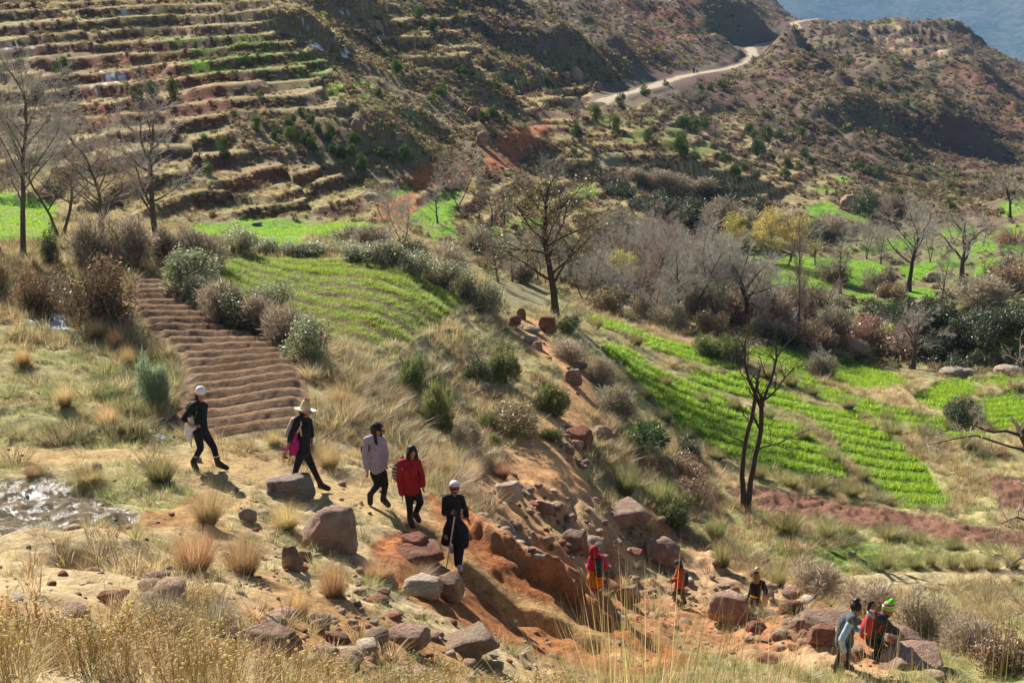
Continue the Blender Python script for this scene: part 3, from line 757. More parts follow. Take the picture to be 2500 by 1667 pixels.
def blades(n, h, hv, spread, lean, width, cols, seed, droop=0.25, tipdark=0.0, base=None, segs=2):
    """clump of n curved blades; cols = list of (r,g,b) picked per blade; base = colour near the ground"""
    g = np.random.default_rng(seed)
    th = g.uniform(0, 2 * np.pi, n); rad = spread * np.sqrt(g.random(n))
    bx, by = rad * np.cos(th), rad * np.sin(th)
    az = th + g.normal(0, .7, n)
    ln = np.minimum(lean * g.uniform(.05, 1.9, n) + rad / max(spread, 1e-4) * lean * .35, 1.7)
    hh = h * g.uniform(1 - hv, 1 + hv, n) * (1 - .28 * np.minimum(ln, 1.4))
    dx, dy = np.cos(az), np.sin(az)
    wx, wy = -np.sin(az + g.normal(0, .9, n)), np.cos(az)
    w = width * g.uniform(.6, 1.3, n)
    ks = np.linspace(0, 1, segs + 1)
    V, T = [], []
    nv = 2 * segs + 1
    P = np.zeros((n, nv, 3)); Cc = np.zeros((n, nv, 3))
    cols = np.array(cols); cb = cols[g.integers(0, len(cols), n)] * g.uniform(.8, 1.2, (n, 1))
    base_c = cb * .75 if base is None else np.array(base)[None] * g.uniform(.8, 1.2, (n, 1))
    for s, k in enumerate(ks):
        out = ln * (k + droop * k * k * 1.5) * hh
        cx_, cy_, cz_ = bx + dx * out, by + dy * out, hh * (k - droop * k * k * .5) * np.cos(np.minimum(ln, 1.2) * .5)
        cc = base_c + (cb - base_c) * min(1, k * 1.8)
        if s < segs:
            ww = w * (1 - .55 * k)
            P[:, 2 * s] = np.stack([cx_ - wx * ww / 2, cy_ - wy * ww / 2, cz_], 1)
            P[:, 2 * s + 1] = np.stack([cx_ + wx * ww / 2, cy_ + wy * ww / 2, cz_], 1)
            Cc[:, 2 * s] = Cc[:, 2 * s + 1] = cc
        else:
            P[:, 2 * s] = np.stack([cx_, cy_, cz_], 1); Cc[:, 2 * s] = cc
    o = np.arange(n)[:, None] * nv
    tr = []
    for s in range(segs):
        a = 2 * s
        if s < segs - 1:
            tr += [np.concatenate([o + a, o + a + 1, o + a + 2], 1), np.concatenate([o + a + 1, o + a + 3, o + a + 2], 1)]
        else:
            tr += [np.concatenate([o + a, o + a + 1, o + a + 2], 1)]
    return P.reshape(-1, 3), np.concatenate(tr), Cc.reshape(-1, 3)
def blade_mesh(name, mat, *parts):
    V, T, K, n = [], [], [], 0
    for v, t, c in parts:
        V.append(v); T.append(t + n); K.append(c); n += len(v)
    me = np_mesh(name, np.concatenate(V), tris=np.concatenate(T), mats=[mat]); set_col(me, np.concatenate(K))
    return me
def leaves(centers, size, cols, seed, aspect=0.55, up=0.3, outward=None, sv=0.35):
    """rhombic leaves at given points"""
    g = np.random.default_rng(seed); n = len(centers)
    d = g.normal(0, 1, (n, 3)); d[:, 2] += up
    if outward is not None: d = d * .6 + outward * 1.0
    d /= np.linalg.norm(d, axis=1, keepdims=True) + 1e-9
    e = np.cross(d, g.normal(0, 1, (n, 3))); e /= np.linalg.norm(e, axis=1, keepdims=True) + 1e-9
    s = size * g.uniform(1 - sv, 1 + sv, (n, 1))
    P = np.stack([centers, centers + d * s * .5 + e * s * aspect * .5, centers + d * s, centers + d * s * .5 - e * s * aspect * .5], 1)
    cols = np.array(cols); cc = cols[g.integers(0, len(cols), n)] * g.uniform(.75, 1.25, (n, 1))
    o = np.arange(n)[:, None] * 4
    T = np.concatenate([np.concatenate([o, o + 1, o + 2], 1), np.concatenate([o, o + 2, o + 3], 1)])
    return P.reshape(-1, 3), T, np.repeat(cc, 4, 0)
def blob_points(n, lumps, g, shell=0.55):
    """points in the union of ellipsoids (cx,cy,cz,rx,ry,rz), mostly near their surfaces"""
    lumps = np.array(lumps, float)
    vol = lumps[:, 3] * lumps[:, 4] * lumps[:, 5]
    k = g.choice(len(lumps), n, p=vol ** .67 / (vol ** .67).sum())
    d = g.normal(0, 1, (n, 3)); d /= np.linalg.norm(d, axis=1, keepdims=True)
    r = (shell + (1 - shell) * g.random((n, 1)) ** .6) * g.uniform(.82, 1.12, (n, 1))
    p = lumps[k, :3] + d * r * lumps[k, 3:]
    return p, d
def rand_lumps(g, n, rx, rz, lr, flat=1.0):
    """n lumps filling a dome of radius rx and height rz"""
    L = []
    for i in range(n):
        a = g.uniform(0, 2 * np.pi); q = math.sqrt(g.random()) * .72
        z = g.uniform(.12, .95) * (1 - .55 * q * q)
        s = lr * g.uniform(.7, 1.25)
        L.append((rx * q * math.cos(a), rx * q * math.sin(a), rz * z * .8, s * rx, s * rx, s * rz * flat))
    return L
def shrub_mesh(name, mat, n, rx, rz, leaf, cols, seed, lumps=9, lr=.42, up=.3, aspect=.55, stems=0, outward=False, shell=.5):
    g = np.random.default_rng(seed)
    L = rand_lumps(g, lumps, rx, rz, lr)
    p, d = blob_points(n, L, g, shell)
    p[:, 2] = np.abs(p[:, 2])
    parts = [leaves(p, leaf, cols, seed + 1, aspect, up, d if outward else None)]
    if stems: parts.append(blades(stems, rz * .95, .25, rx * .5, .16, .012, [(.2, .14, .09)], seed + 2, .1))
    return blade_mesh(name, mat, *parts)

# ---- trees: limb skeletons turned into tapered tubes
def tubes(segs, sides):
    """segs (n,8): p0 p1 r0 r1"""
    S = np.array(segs, float); n = len(S)
    p0, p1, r0, r1 = S[:, :3], S[:, 3:6], S[:, 6], S[:, 7]
    d = p1 - p0; d /= np.linalg.norm(d, axis=1, keepdims=True) + 1e-9
    a = np.where(np.abs(d[:, 2:3]) > .9, np.array([[1., 0, 0]]), np.array([[0., 0, 1]]))
    u = np.cross(d, a); u /= np.linalg.norm(u, axis=1, keepdims=True) + 1e-9
    v = np.cross(d, u)
    ang = np.arange(sides) * 2 * np.pi / sides
    ring = u[:, None] * np.cos(ang)[None, :, None] + v[:, None] * np.sin(ang)[None, :, None]
    V = np.concatenate([p0[:, None] + ring * r0[:, None, None], p1[:, None] + ring * r1[:, None, None]], 1).reshape(-1, 3)
    o = np.arange(n)[:, None] * 2 * sides
    Q = []
    for k in range(sides):
        k2 = (k + 1) % sides
        Q.append(np.concatenate([o + k, o + k2, o + sides + k2, o + sides + k], 1))
    return V, np.concatenate(Q)
def grow(g, p, d, length, r, level, spec, out, tips):
    """recursive limb: spec[level] = (segments, wander, upward, children, child_angle, child_len, child_r, start)"""
    ns, wander, upw, nch, ang, cl, cr, st = spec[level]
    pts_, rs = [p], [r]
    last = level == len(spec) - 1
    for k in range(ns):
        d = d + Vector(g.normal(0, wander, 3)) + Vector((0, 0, upw)); d.normalize()
        p = p + d * (length / ns)
        rr = r * (1 - (k + 1) / ns * (.9 if last else .62))
        out[level].append((*pts_[-1], *p, rs[-1], rr))
        pts_.append(p); rs.append(rr)
    if last:
        tips.append(p); return
    nn = max(1, int(round(nch * g.uniform(.75, 1.25))))
    ph = g.uniform(0, 6.28)
    for c in range(nn):
        f = st + (1 - st) * ((c + g.uniform(.1, .9)) / nn)
        x = f * ns; k = min(int(x), ns - 1)
        q = pts_[k].lerp(pts_[k + 1], x - k)
        ax = (pts_[k + 1] - pts_[k]).normalized()
        ph += 2.4 + g.normal(0, .5)
        side = ax.orthogonal().normalized(); side.rotate(Matrix.Rotation(ph, 3, ax))
        a = ang * g.uniform(.7, 1.25)
        nd_ = (ax * math.cos(a) + side * math.sin(a)).normalized()
        grow(g, q, nd_, length * cl * g.uniform(.65, 1.2) * (1.15 - .5 * f), min(rs[k] * cr, rs[k] * .9) * g.uniform(.8, 1.1), level + 1, spec, out, tips)
    if True: # continue the tip
        grow(g, p, d, length * cl * .7, rs[-1], level + 1, spec, out, tips)
def tree_meshes(name, seed, h, r, spec, bark, twig, split=2, minr=.006, lean=(0, 0), leaf=None, stems=1, stem_spread=.25):
    g = np.random.default_rng(seed)
    out = [[] for _ in spec]; tips = []
    for s in range(stems):
        a = s * 2 * np.pi / max(stems, 1) + g.uniform(0, 1)
        off = 0 if stems == 1 else stem_spread
        d = Vector((lean[0] + off * math.cos(a), lean[1] + off * math.sin(a), 1)).normalized()
        grow(g, Vector((0.12 * off * math.cos(a), 0.12 * off * math.sin(a), -.15)), d, h, r * g.uniform(.8, 1.1), 0, spec, out, tips)
    thick = [s for lv in out[:split] for s in lv]; thin = [s for lv in out[split:] for s in lv]
    # root flare
    for k, s in enumerate(thick):
        if s[2] < -.1: thick[k] = s[:6] + (s[6] * 1.5, s[7])
    V, Q = tubes(thick, 7)
    trunk = np_mesh(name + '_trunk', V, quads=Q, mats=[bark], smooth=True)
    S = np.array(thin); S[:, 6:] = np.maximum(S[:, 6:], minr * np.array([[1, .7]]))
    V, Q = tubes(S, 3)
    me = np_mesh(name + '_crown', V, quads=Q, mats=[twig])
    lm = None
    if leaf:
        n, size, cols, jit, frac = leaf
        tp = np.array([tuple(t) for t in tips])
        sel = g.integers(0, int(len(tp) * frac) + 1, n) % len(tp)
        lm = blade_mesh(name + '_leaves', M_LEAF, leaves(tp[sel] + g.normal(0, jit, (n, 3)), size, cols, seed + 5, .6, 0))
    return trunk, me, lm

# ---- rocks
def ico(sub):
    bm = bmesh.new(); bmesh.ops.create_icosphere(bm, subdivisions=sub, radius=1.0)
    v = np.array([x.co[:] for x in bm.verts]); f = np.array([[q.index for q in p.verts] for p in bm.faces]); bm.free()
    return v, f
ICO = {s: ico(s) for s in (1, 2, 3, 4)}
def rock_mesh(name, seed, sub=3, planes=13, rnd=0.0, rough=.05, elong=(1, 1, 1)):
    """angular stone: a block cut by random planes, edges worn, surface uneven; unit size, base at z=0"""
    g = np.random.default_rng(seed)
    v, f = ICO[sub]
    n = g.normal(0, 1, (planes, 3)); n /= np.linalg.norm(n, axis=1, keepdims=True)
    n = np.concatenate([n, [[0, 0, 1], [0, 0, -1], [1, 0, .1], [-1, .1, 0], [0, 1, 0], [.1, -1, 0]]]); n /= np.linalg.norm(n, axis=1, keepdims=True)
    h = g.uniform(.62, 1.0, len(n))
    q = np.maximum(v @ n.T, 1e-3)
    rr = h[None] / q
    k = 60 if rnd < .3 else 6
    r = (1.0 / (np.sum((1.0 / rr) ** k, 1))) ** (1.0 / k) * 1.15
    r = r * (1 - rnd) + rnd * .8
    P = v * r[:, None]
    def n3(p, s): return fbm(p[:, 0] * 1.0 + p[:, 2] * .73 + seed, p[:, 1] + p[:, 2] * .51 - seed * .7, s, 4, .6, seed)
    P = P * (1 + rough * (n3(P, .6) + .8 * n3(P[:, [1, 2, 0]], .28) + .4 * n3(P[:, [2, 0, 1]], .1)))[:, None]
    P = P * np.array(elong)
    lo, hi = P.min(0), P.max(0)
    P = (P - (lo + hi) / 2) / (hi - lo); P[:, 2] += .5
    return np_mesh(name, P, tris=f, smooth=False)
def rock_material(name, ca, cb, top, crack=.6):
    m, nt, out = new_mat(name); L = nt.links.new
    b = nd(nt, 'ShaderNodeBsdfPrincipled', Roughness=.9); b.inputs['Specular IOR Level'].default_value = .25
    ge = nd(nt, 'ShaderNodeNewGeometry'); oi = nd(nt, 'ShaderNodeObjectInfo')
    n1 = nd(nt, 'ShaderNodeTexNoise', Scale=1.7, Detail=6.0, Roughness=.65); n2 = nd(nt, 'ShaderNodeTexNoise', Scale=14.0, Detail=5.0, Roughness=.7)
    mp = nd(nt, 'ShaderNodeMapping'); mp.inputs['Scale'].default_value = (1, 1, 3.2); mp.inputs['Rotation'].default_value = (.35, .2, 0)
    L(ge.outputs['Position'], n1.inputs[0]); L(ge.outputs['Position'], mp.inputs[0]); L(mp.outputs[0], n2.inputs[0])
    c = ramp(nt, n1.outputs[0], [(.32, ca), (.68, cb)])
    v = ramp(nt, n2.outputs[0], [(.3, (.6, .6, .6)), (.7, (1.3, 1.3, 1.3))])
    c = mixc(nt, c, v, 1.0, 'MULTIPLY')
    n3_ = nd(nt, 'ShaderNodeTexNoise', Scale=3.3, Detail=5.0); L(ge.outputs['Position'], n3_.inputs[0])
    li = ramp(nt, n3_.outputs[0], [(.52, (0, 0, 0)), (.62, (1, 1, 1))])
    c = mixc(nt, c, top, li)
    mr = nd(nt, 'ShaderNodeMapRange'); mr.inputs['To Min'].default_value = .75; mr.inputs['To Max'].default_value = 1.25
    L(oi.outputs['Random'], mr.inputs['Value'])
    hs = nd(nt, 'ShaderNodeHueSaturation'); L(c, hs.inputs['Color']); L(mr.outputs[0], hs.inputs['Value'])
    L(hs.outputs[0], b.inputs[0])
    bp = nd(nt, 'ShaderNodeBump', Strength=.85, Distance=.10); L(n2.outputs[0], bp.inputs['Height'])
    bp2 = nd(nt, 'ShaderNodeBump', Strength=.5, Distance=.15); L(n1.outputs[0], bp2.inputs['Height']); L(bp2.outputs[0], bp.inputs['Normal'])
    L(bp.outputs[0], b.inputs['Normal']); L(b.outputs[0], out.inputs[0])
    return m
M_ROCK = {
 'tan': rock_material('tan_sandstone', (.30, .19, .12), (.43, .29, .19), (.36, .27, .17)),
 'pink': rock_material('pinkish_sandstone', (.25, .145, .10), (.40, .25, .18), (.40, .29, .2)),
 'red': rock_material('red_sandstone', (.23, .085, .05), (.33, .14, .08), (.30, .15, .09)),
 'pale': rock_material('pale_sandstone', (.42, .32, .23), (.56, .46, .35), (.38, .27, .19)),
 'grey': rock_material('grey_slab_stone', (.27, .215, .17), (.38, .31, .25), (.2, .12, .09)),
}
ROCKS = [rock_mesh('angular_rock', 100 + i, 4, 15, 0.0, .045, e) for i, e in enumerate([(1, 1, 1), (1.4, 1, .8), (1, 1, 1.2), (1.6, 1, .7), (1, 1.2, .9), (1.2, 1, 1)])]
ROCKS_R = [rock_mesh('worn_rock', 200 + i, 4, 14, .3, .09) for i in range(5)]
STONES = [rock_mesh('stone', 300 + i, 2, 9, .1, .06) for i in range(4)]
for m in ROCKS + ROCKS_R + STONES: m.materials.append(M_ROCK['tan'])

# ---- scattering of what nobody could count
SRC = bpy.data.collections.new('scatter_sources')
def scatter(name, points, scl, rot, idx, meshes, label, cat=None, tilt=None):
    c = bpy.data.collections.new(name + '_kinds')
    for k, m in enumerate(meshes):
        o = bpy.data.objects.new('%s_kind_%02d' % (name, k), m); c.objects.link(o)
    n = len(points)
    me = bpy.data.meshes.new(name); me.vertices.add(n); me.vertices.foreach_set('co', np.asarray(points, np.float32).ravel())
    a = me.attributes.new('scl', 'FLOAT_VECTOR', 'POINT')
    s = np.asarray(scl, np.float32); s = np.repeat(s[:, None], 3, 1) if s.ndim == 1 else s
    a.data.foreach_set('vector', s.ravel())
    a = me.attributes.new('rot', 'FLOAT_VECTOR', 'POINT')
    r = np.zeros((n, 3), np.float32); r[:, 2] = rot
    if tilt is not None: r[:, :2] = tilt
    a.data.foreach_set('vector', r.ravel())
    a = me.attributes.new('idx', 'INT', 'POINT'); a.data.foreach_set('value', np.asarray(idx, np.int32))
    o = obj(name, me)
    ng = bpy.data.node_groups.new(name, 'GeometryNodeTree')
    ng.interface.new_socket('Geometry', in_out='INPUT', socket_type='NodeSocketGeometry')
    ng.interface.new_socket('Geometry', in_out='OUTPUT', socket_type='NodeSocketGeometry')
    N = ng.nodes.new; L = ng.links.new
    gi, go = N('NodeGroupInput'), N('NodeGroupOutput')
    ip = N('GeometryNodeInstanceOnPoints'); ip.inputs['Pick Instance'].default_value = True
    ci = N('GeometryNodeCollectionInfo'); ci.inputs['Collection'].default_value = c
    ci.inputs['Separate Children'].default_value = True; ci.inputs['Reset Children'].default_value = True
    def at(nm, ty):
        q = N('GeometryNodeInputNamedAttribute'); q.data_type = ty; q.inputs['Name'].default_value = nm
        return q.outputs[0]
    er = N('FunctionNodeEulerToRotation')
    L(gi.outputs[0], ip.inputs['Points']); L(ci.outputs[0], ip.inputs['Instance'])
    L(at('idx', 'INT'), ip.inputs['Instance Index']); L(at('rot', 'FLOAT_VECTOR'), er.inputs[0]); L(er.outputs[0], ip.inputs['Rotation'])
    L(at('scl', 'FLOAT_VECTOR'), ip.inputs['Scale']); L(ip.outputs[0], go.inputs[0])
    md = o.modifiers.new('scatter', 'NODES'); md.node_group = ng
    return tag(o, label, cat, kind='stuff')
def look(arr, x, y):
    """nearest grid value of a mask at plan points"""
    i = np.clip(np.round(az_index(np.arctan2(x, y))).astype(int), 0, NA - 1)
    j = np.clip(np.round(np.interp(np.hypot(x, y), RR, np.arange(NR))).astype(int), 0, NR - 1)
    return arr[i, j]
def cand(n, r0, r1, a0=-.52, a1=.52, power=2.0):
    """plan points, density falling with the square of the distance (power=2) or even (power=0)"""
    az = RNG.uniform(a0, a1, n); u = RNG.random(n)
    if power == 2.0: r = r0 * (r1 / r0) ** u
    elif power == 1.0: r = r0 + (r1 - r0) * u
    else: r = np.sqrt(r0 * r0 + (r1 * r1 - r0 * r0) * u)
    return r * np.sin(az), r * np.cos(az)
# ================================================================== GROUND COVER
STRAW = [(.68,.55,.29), (.60,.48,.22), (.54,.39,.18), (.72,.62,.39)]
OLIVE = [(.40,.42,.16), (.32,.36,.12), (.48,.45,.20)]
BROWN = [(.44,.27,.13), (.37,.22,.11), (.50,.33,.16)]
GREEN = [(.38,.56,.03), (.45,.60,.04), (.50,.62,.07), (.27,.46,.025)]
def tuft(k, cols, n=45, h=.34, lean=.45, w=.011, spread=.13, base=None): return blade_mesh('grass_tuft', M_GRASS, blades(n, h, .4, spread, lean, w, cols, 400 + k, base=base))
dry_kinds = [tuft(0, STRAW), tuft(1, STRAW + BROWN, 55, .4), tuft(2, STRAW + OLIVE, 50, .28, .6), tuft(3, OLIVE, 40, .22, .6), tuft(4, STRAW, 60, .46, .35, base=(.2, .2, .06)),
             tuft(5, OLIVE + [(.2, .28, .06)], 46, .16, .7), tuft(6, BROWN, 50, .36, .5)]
bare = np.clip(2 * sn * nearf + flat + .96 * m_trail + 1.0 * m_path + .9 * m_bed + .93 * m_mud + m_tan + .93 * mtr + .9 * wall_b + .6 * m_rub + m_road, 0, 1)
clump = sstep(-.35, .35, fbm(X2, Y2, 1.6, 3, seed=71))
d_near = (1 - bare) * (1 - .86 * m_near * sstep(-.5, .2, fbm(X2, Y2, 1.3, 2, seed=72) + .15)) * (.35 + .65 * clump)
x, y = cand(95000, 9, 95)
keep = RNG.random(len(x)) < look(d_near, x, y) * (.12 + .18 * sstep(12, 17, np.hypot(x, y)) + .7 * sstep(20, 40, np.hypot(x, y))) * .8
x, y = x[keep], y[keep]; r = np.hypot(x, y)
lushness = fbm(x, y, 6, 3, seed=73)
idx = np.where(lushness > .08, RNG.choice([2, 3, 5], len(x)), RNG.choice([0, 1, 2, 4, 6, 0, 1], len(x)))
sc = RNG.uniform(.6, 1.25, len(x)) * np.clip(r / 40, .7, 1.05)
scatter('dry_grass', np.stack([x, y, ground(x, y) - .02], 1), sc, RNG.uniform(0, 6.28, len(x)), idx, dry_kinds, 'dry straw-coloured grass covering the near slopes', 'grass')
print('grass tufts', len(x))

# larger tussocks with dark shaggy feet
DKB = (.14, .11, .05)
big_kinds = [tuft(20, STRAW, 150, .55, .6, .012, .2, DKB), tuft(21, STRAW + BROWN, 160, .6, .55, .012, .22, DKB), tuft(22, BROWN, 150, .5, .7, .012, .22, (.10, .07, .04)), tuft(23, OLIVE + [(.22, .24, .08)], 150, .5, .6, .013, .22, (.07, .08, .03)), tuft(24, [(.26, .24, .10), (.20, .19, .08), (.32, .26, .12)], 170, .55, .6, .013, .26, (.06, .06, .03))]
m_near_at = lambda x, y: look(m_near, x, y)
x, y = cand(9000, 20, 75)
sl = look(d_near, x, y) * sstep(-.3, .4, fbm(x, y, 4.5, 3, seed=93)) * sstep(23, 29, np.hypot(x, y)) * (1 - m_near_at(x, y)) * (1 - .8 * look(m_bed, x, y))
keep = RNG.random(len(x)) < sl * .95
x, y = x[keep], y[keep]; q = fbm(x, y, 7, 3, seed=94)
idx = np.where(q > .15, RNG.choice([3, 4, 0], len(x)), RNG.choice([0, 1, 1, 2, 4], len(x)))
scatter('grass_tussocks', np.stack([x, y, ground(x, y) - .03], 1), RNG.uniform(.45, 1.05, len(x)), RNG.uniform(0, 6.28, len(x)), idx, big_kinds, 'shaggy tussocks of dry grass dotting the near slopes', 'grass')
print('tussocks', len(x))
# young wheat in the bright plots, sown across each plot in bands
wheat_kinds = [blade_mesh('wheat_tuft', M_CROP, blades(20, .2, .35, .11, .5, .017, GREEN, 420 + k, base=(.16, .28, .03))) for k in range(4)]
def band(x, y, ang, per, wob=.25):
    c, s = math.cos(ang), math.sin(ang)
    return .5 + .5 * np.sin((-x * s + y * c) * 2 * np.pi / per + wob * 2.1 * fbm(x, y, 5, 2, seed=74))
for k, (lab, ang, per) in {'w1': ('bright green young wheat in the long plot behind the forked bare tree', -.35, 1.25), 'w2': ('bright green young wheat in the second long plot below the stream', -.35, 1.3),
        'w0': ('narrow strip of young wheat above the long plots', -.2, 1.1), 'w3': ('lens-shaped plot of young wheat beside the boulders', -.75, .95), 'w4': ('thin curving strip of young wheat under the lens-shaped plot', -.5, 1.2),
        'w5': ('small triangular plot of young wheat at the right', -.8, .9), 'w6': ('topmost small plot of young wheat at the right edge', -.3, 1.), 'w7': ('ridged plot of young wheat at the right edge', .1, .9)}.items():
    m = m_w[k]; I = np.nonzero(m > .4)
    x0, x1, y0, y1 = X2[I].min(), X2[I].max(), Y2[I].min(), Y2[I].max()
    area_n = int((x1 - x0) * (y1 - y0) * 75)
    x = RNG.uniform(x0, x1, area_n); y = RNG.uniform(y0, y1, area_n)
    b = band(x, y, ang, per); patch = sstep(-.75, -.3, fbm(x, y, 3, 3, seed=75))
    keep = (look(m, x, y) > .5) & (RNG.random(area_n) < (.03 + .97 * sstep(.2, .5, b)) * (.6 + .4 * patch))
    x, y, b = x[keep], y[keep], b[keep]
    sc = (.55 + .75 * sstep(0, .9, b)) * RNG.uniform(.75, 1.2, len(x))
    scatter('young_wheat', np.stack([x, y, ground(x, y) - .01], 1), sc, RNG.uniform(0, 6.28, len(x)), RNG.integers(0, 4, len(x)), wheat_kinds, lab, 'wheat')
# sparse seedlings in the older field
seed_kinds = [blade_mesh('seedling_tuft', M_CROP, blades(14, .17, .4, .10, .6, .013, [(.34,.48,.05),(.40,.52,.06),(.46,.46,.13),(.28,.40,.04)], 430 + k, base=(.16, .22, .04))) for k in range(4)]
x, y = cand(110000, 34, 66, -.30, .0, 1.0)
b = band(x, y, -.42, 1.5); pt = fbm(x, y, 3.2, 3, seed=76)
keep = (RNG.random(len(x)) < look(m_mid, x, y)) & (RNG.random(len(x)) < (.12 + .88 * sstep(.2, .55, b)) * (.22 + .78 * sstep(-.35, .3, pt + .3 * (y - 45) / 8)))
x, y = x[keep], y[keep]
scatter('sown_seedlings', np.stack([x, y, ground(x, y) - .01], 1), RNG.uniform(.6, 1.15, len(x)), RNG.uniform(0, 6.28, len(x)), RNG.integers(0, 4, len(x)), seed_kinds, 'sparse green seedlings across the field below the hedge', 'seedlings')
print('seedlings', len(x))
x, y = cand(40000, 48, 200, -.52, .52)
keep = RNG.random(len(x)) < look(np.clip(m_gfar + .9 * m_g1 * sstep(-.2, .3, n_b) + .6 * m_g2, 0, 1), x, y) * .9
x2_, y2_ = cand(6000, 28, 46, .1, .5)
k2 = RNG.random(len(x2_)) < look(np.clip(.8 * m_g1 * sstep(-.2, .3, n_b) + .7 * m_g2 * sstep(-.2, .3, n_b), 0, 1), x2_, y2_)
x = np.concatenate([x[keep], x2_[k2]]); y = np.concatenate([y[keep], y2_[k2]]); r = np.hypot(x, y)
scatter('green_turf', np.stack([x, y, ground(x, y) - .01], 1), RNG.uniform(.5, .9, len(x)) * np.clip(r / 60, .7, 2), RNG.uniform(0, 6.28, len(x)), RNG.integers(0, 4, len(x)), wheat_kinds, 'short green turf in the small plots along the stream', 'turf')

# tussocks and low heath on the far slopes
def tuss(k, cols, n=22, h=.42, w=.075, spread=.26, lean=.75): return blade_mesh('tussock', M_GRASS, blades(n, h, .35, spread, lean, w, cols, 440 + k, segs=1))
def heath(k, cols, n=46, rx=.5, rz=.5, leaf=.26): return shrub_mesh('heath_shrub', M_NEEDLE, n, rx, rz, leaf, cols, 460 + k, lumps=4, lr=.55, aspect=.7)
far_kinds = [tuss(0, STRAW), tuss(1, STRAW + OLIVE), tuss(2, BROWN), heath(3, [(.22, .14, .10), (.28, .18, .12)]), heath(4, [(.18, .20, .08), (.25, .25, .10)]), heath(5, [(.34, .22, .14), (.28, .17, .11), (.24, .18, .10)]), heath(6, [(.38, .32, .14), (.31, .26, .11)])]
clumpf = sstep(-.45, .35, fbm(X2, Y2, 9, 4, seed=91) + .3 * fbm(X2, Y2, 40, 2, seed=92))
d_far = np.clip((.25 + .75 * clumpf) * (1 - flat) * (1 - near_road) * (1 - .45 * mv) * (1 - m_road) * (1 - .85 * m_sred) * (1 - .9 * sn), 0, 1)
x, y = cand(90000, 68, 640, -.56, .56); xe, ye = cand(45000, 85, 260, -.52, .12); xf, yf = cand(42000, 190, 620, -.2, .54); x = np.concatenate([x, xe, xf]); y = np.concatenate([y, ye, yf]); small = np.concatenate([np.ones(len(x) - len(xf)), np.full(len(xf), .6)])
keep = RNG.random(len(x)) < np.maximum(look(d_far, x, y), .8 * (small < 1) * (look(near_road, x, y) < .3))
x, y, small = x[keep], y[keep], small[keep]; r = np.hypot(x, y); az = np.arctan2(x, y)
te = look(tread, x, y); ri = look(riser, x, y); lp = look(lip, x, y)
golden = sstep(.25, -.3, az - .0) * (1 - .45 * sstep(150, 260, r)) + .25 * fbm(x, y, 22, 3, seed=77)
u = RNG.random(len(x))
idx = np.where(u < golden * .85, RNG.choice([0, 1, 2, 0, 6], len(x)), RNG.choice([2, 3, 4, 5, 5, 3, 1, 6], len(x)))
idx = np.where((ri > .5) & (RNG.random(len(x)) < .6), RNG.choice([3, 5, 2], len(x)), idx)
idx = np.where((lp > .5), RNG.choice([0, 1, 0, 0], len(x)), idx)
keep = RNG.random(len(x)) < np.where((te > .5) & (lp < .5), .5, 1.0)
x, y, r, idx, small = x[keep], y[keep], r[keep], idx[keep], small[keep]
sc = small * RNG.uniform(.45, 1.2, len(x)) ** 1.3 * np.clip(r / 190, .62, 1.55) * np.where((look(m_terrA, x, y) > .5), .85, 1)
scatter('hillside_scrub', np.stack([x, y, ground(x, y) - .05], 1), sc, RNG.uniform(0, 6.28, len(x)), idx, far_kinds, 'dry tussocks and low heath covering the far slopes', 'scrub')
print('far scrub', len(x))

# loose stones
d_st = np.clip(.9 * m_rub + .9 * m_bed + .35 * m_path + .25 * m_near + .25 * m_trail + .12 * (1 - bare), 0, 1) * (.3 + .7 * sstep(-.1, .5, fbm(X2, Y2, 2.2, 3, seed=78)))
x, y = cand(15000, 9, 62)
keep = RNG.random(len(x)) < look(d_st, x, y)
x, y = x[keep], y[keep]
sz = np.minimum(.05 * (1 / np.maximum(RNG.random(len(x)), .02)) ** .55, .34) * RNG.uniform(.7, 1.2, len(x))
SM = []
for k, m in enumerate(STONES):
    for c in ('tan', 'red', 'pink', 'pale'):
        q = m.copy(); q.materials.clear(); q.materials.append(M_ROCK[c]); SM.append(q)
scatter('loose_stones', np.stack([x, y, ground(x, y) - .25 * sz], 1), np.stack([sz, sz * RNG.uniform(.6, 1, len(x)), sz * RNG.uniform(.4, .8, len(x))], 1), RNG.uniform(0, 6.28, len(x)), RNG.choice(16, len(x)), SM, 'loose sandstone pebbles strewn over the stream bed and trails', 'stones')
print('cover', round(time.time() - T0, 1))

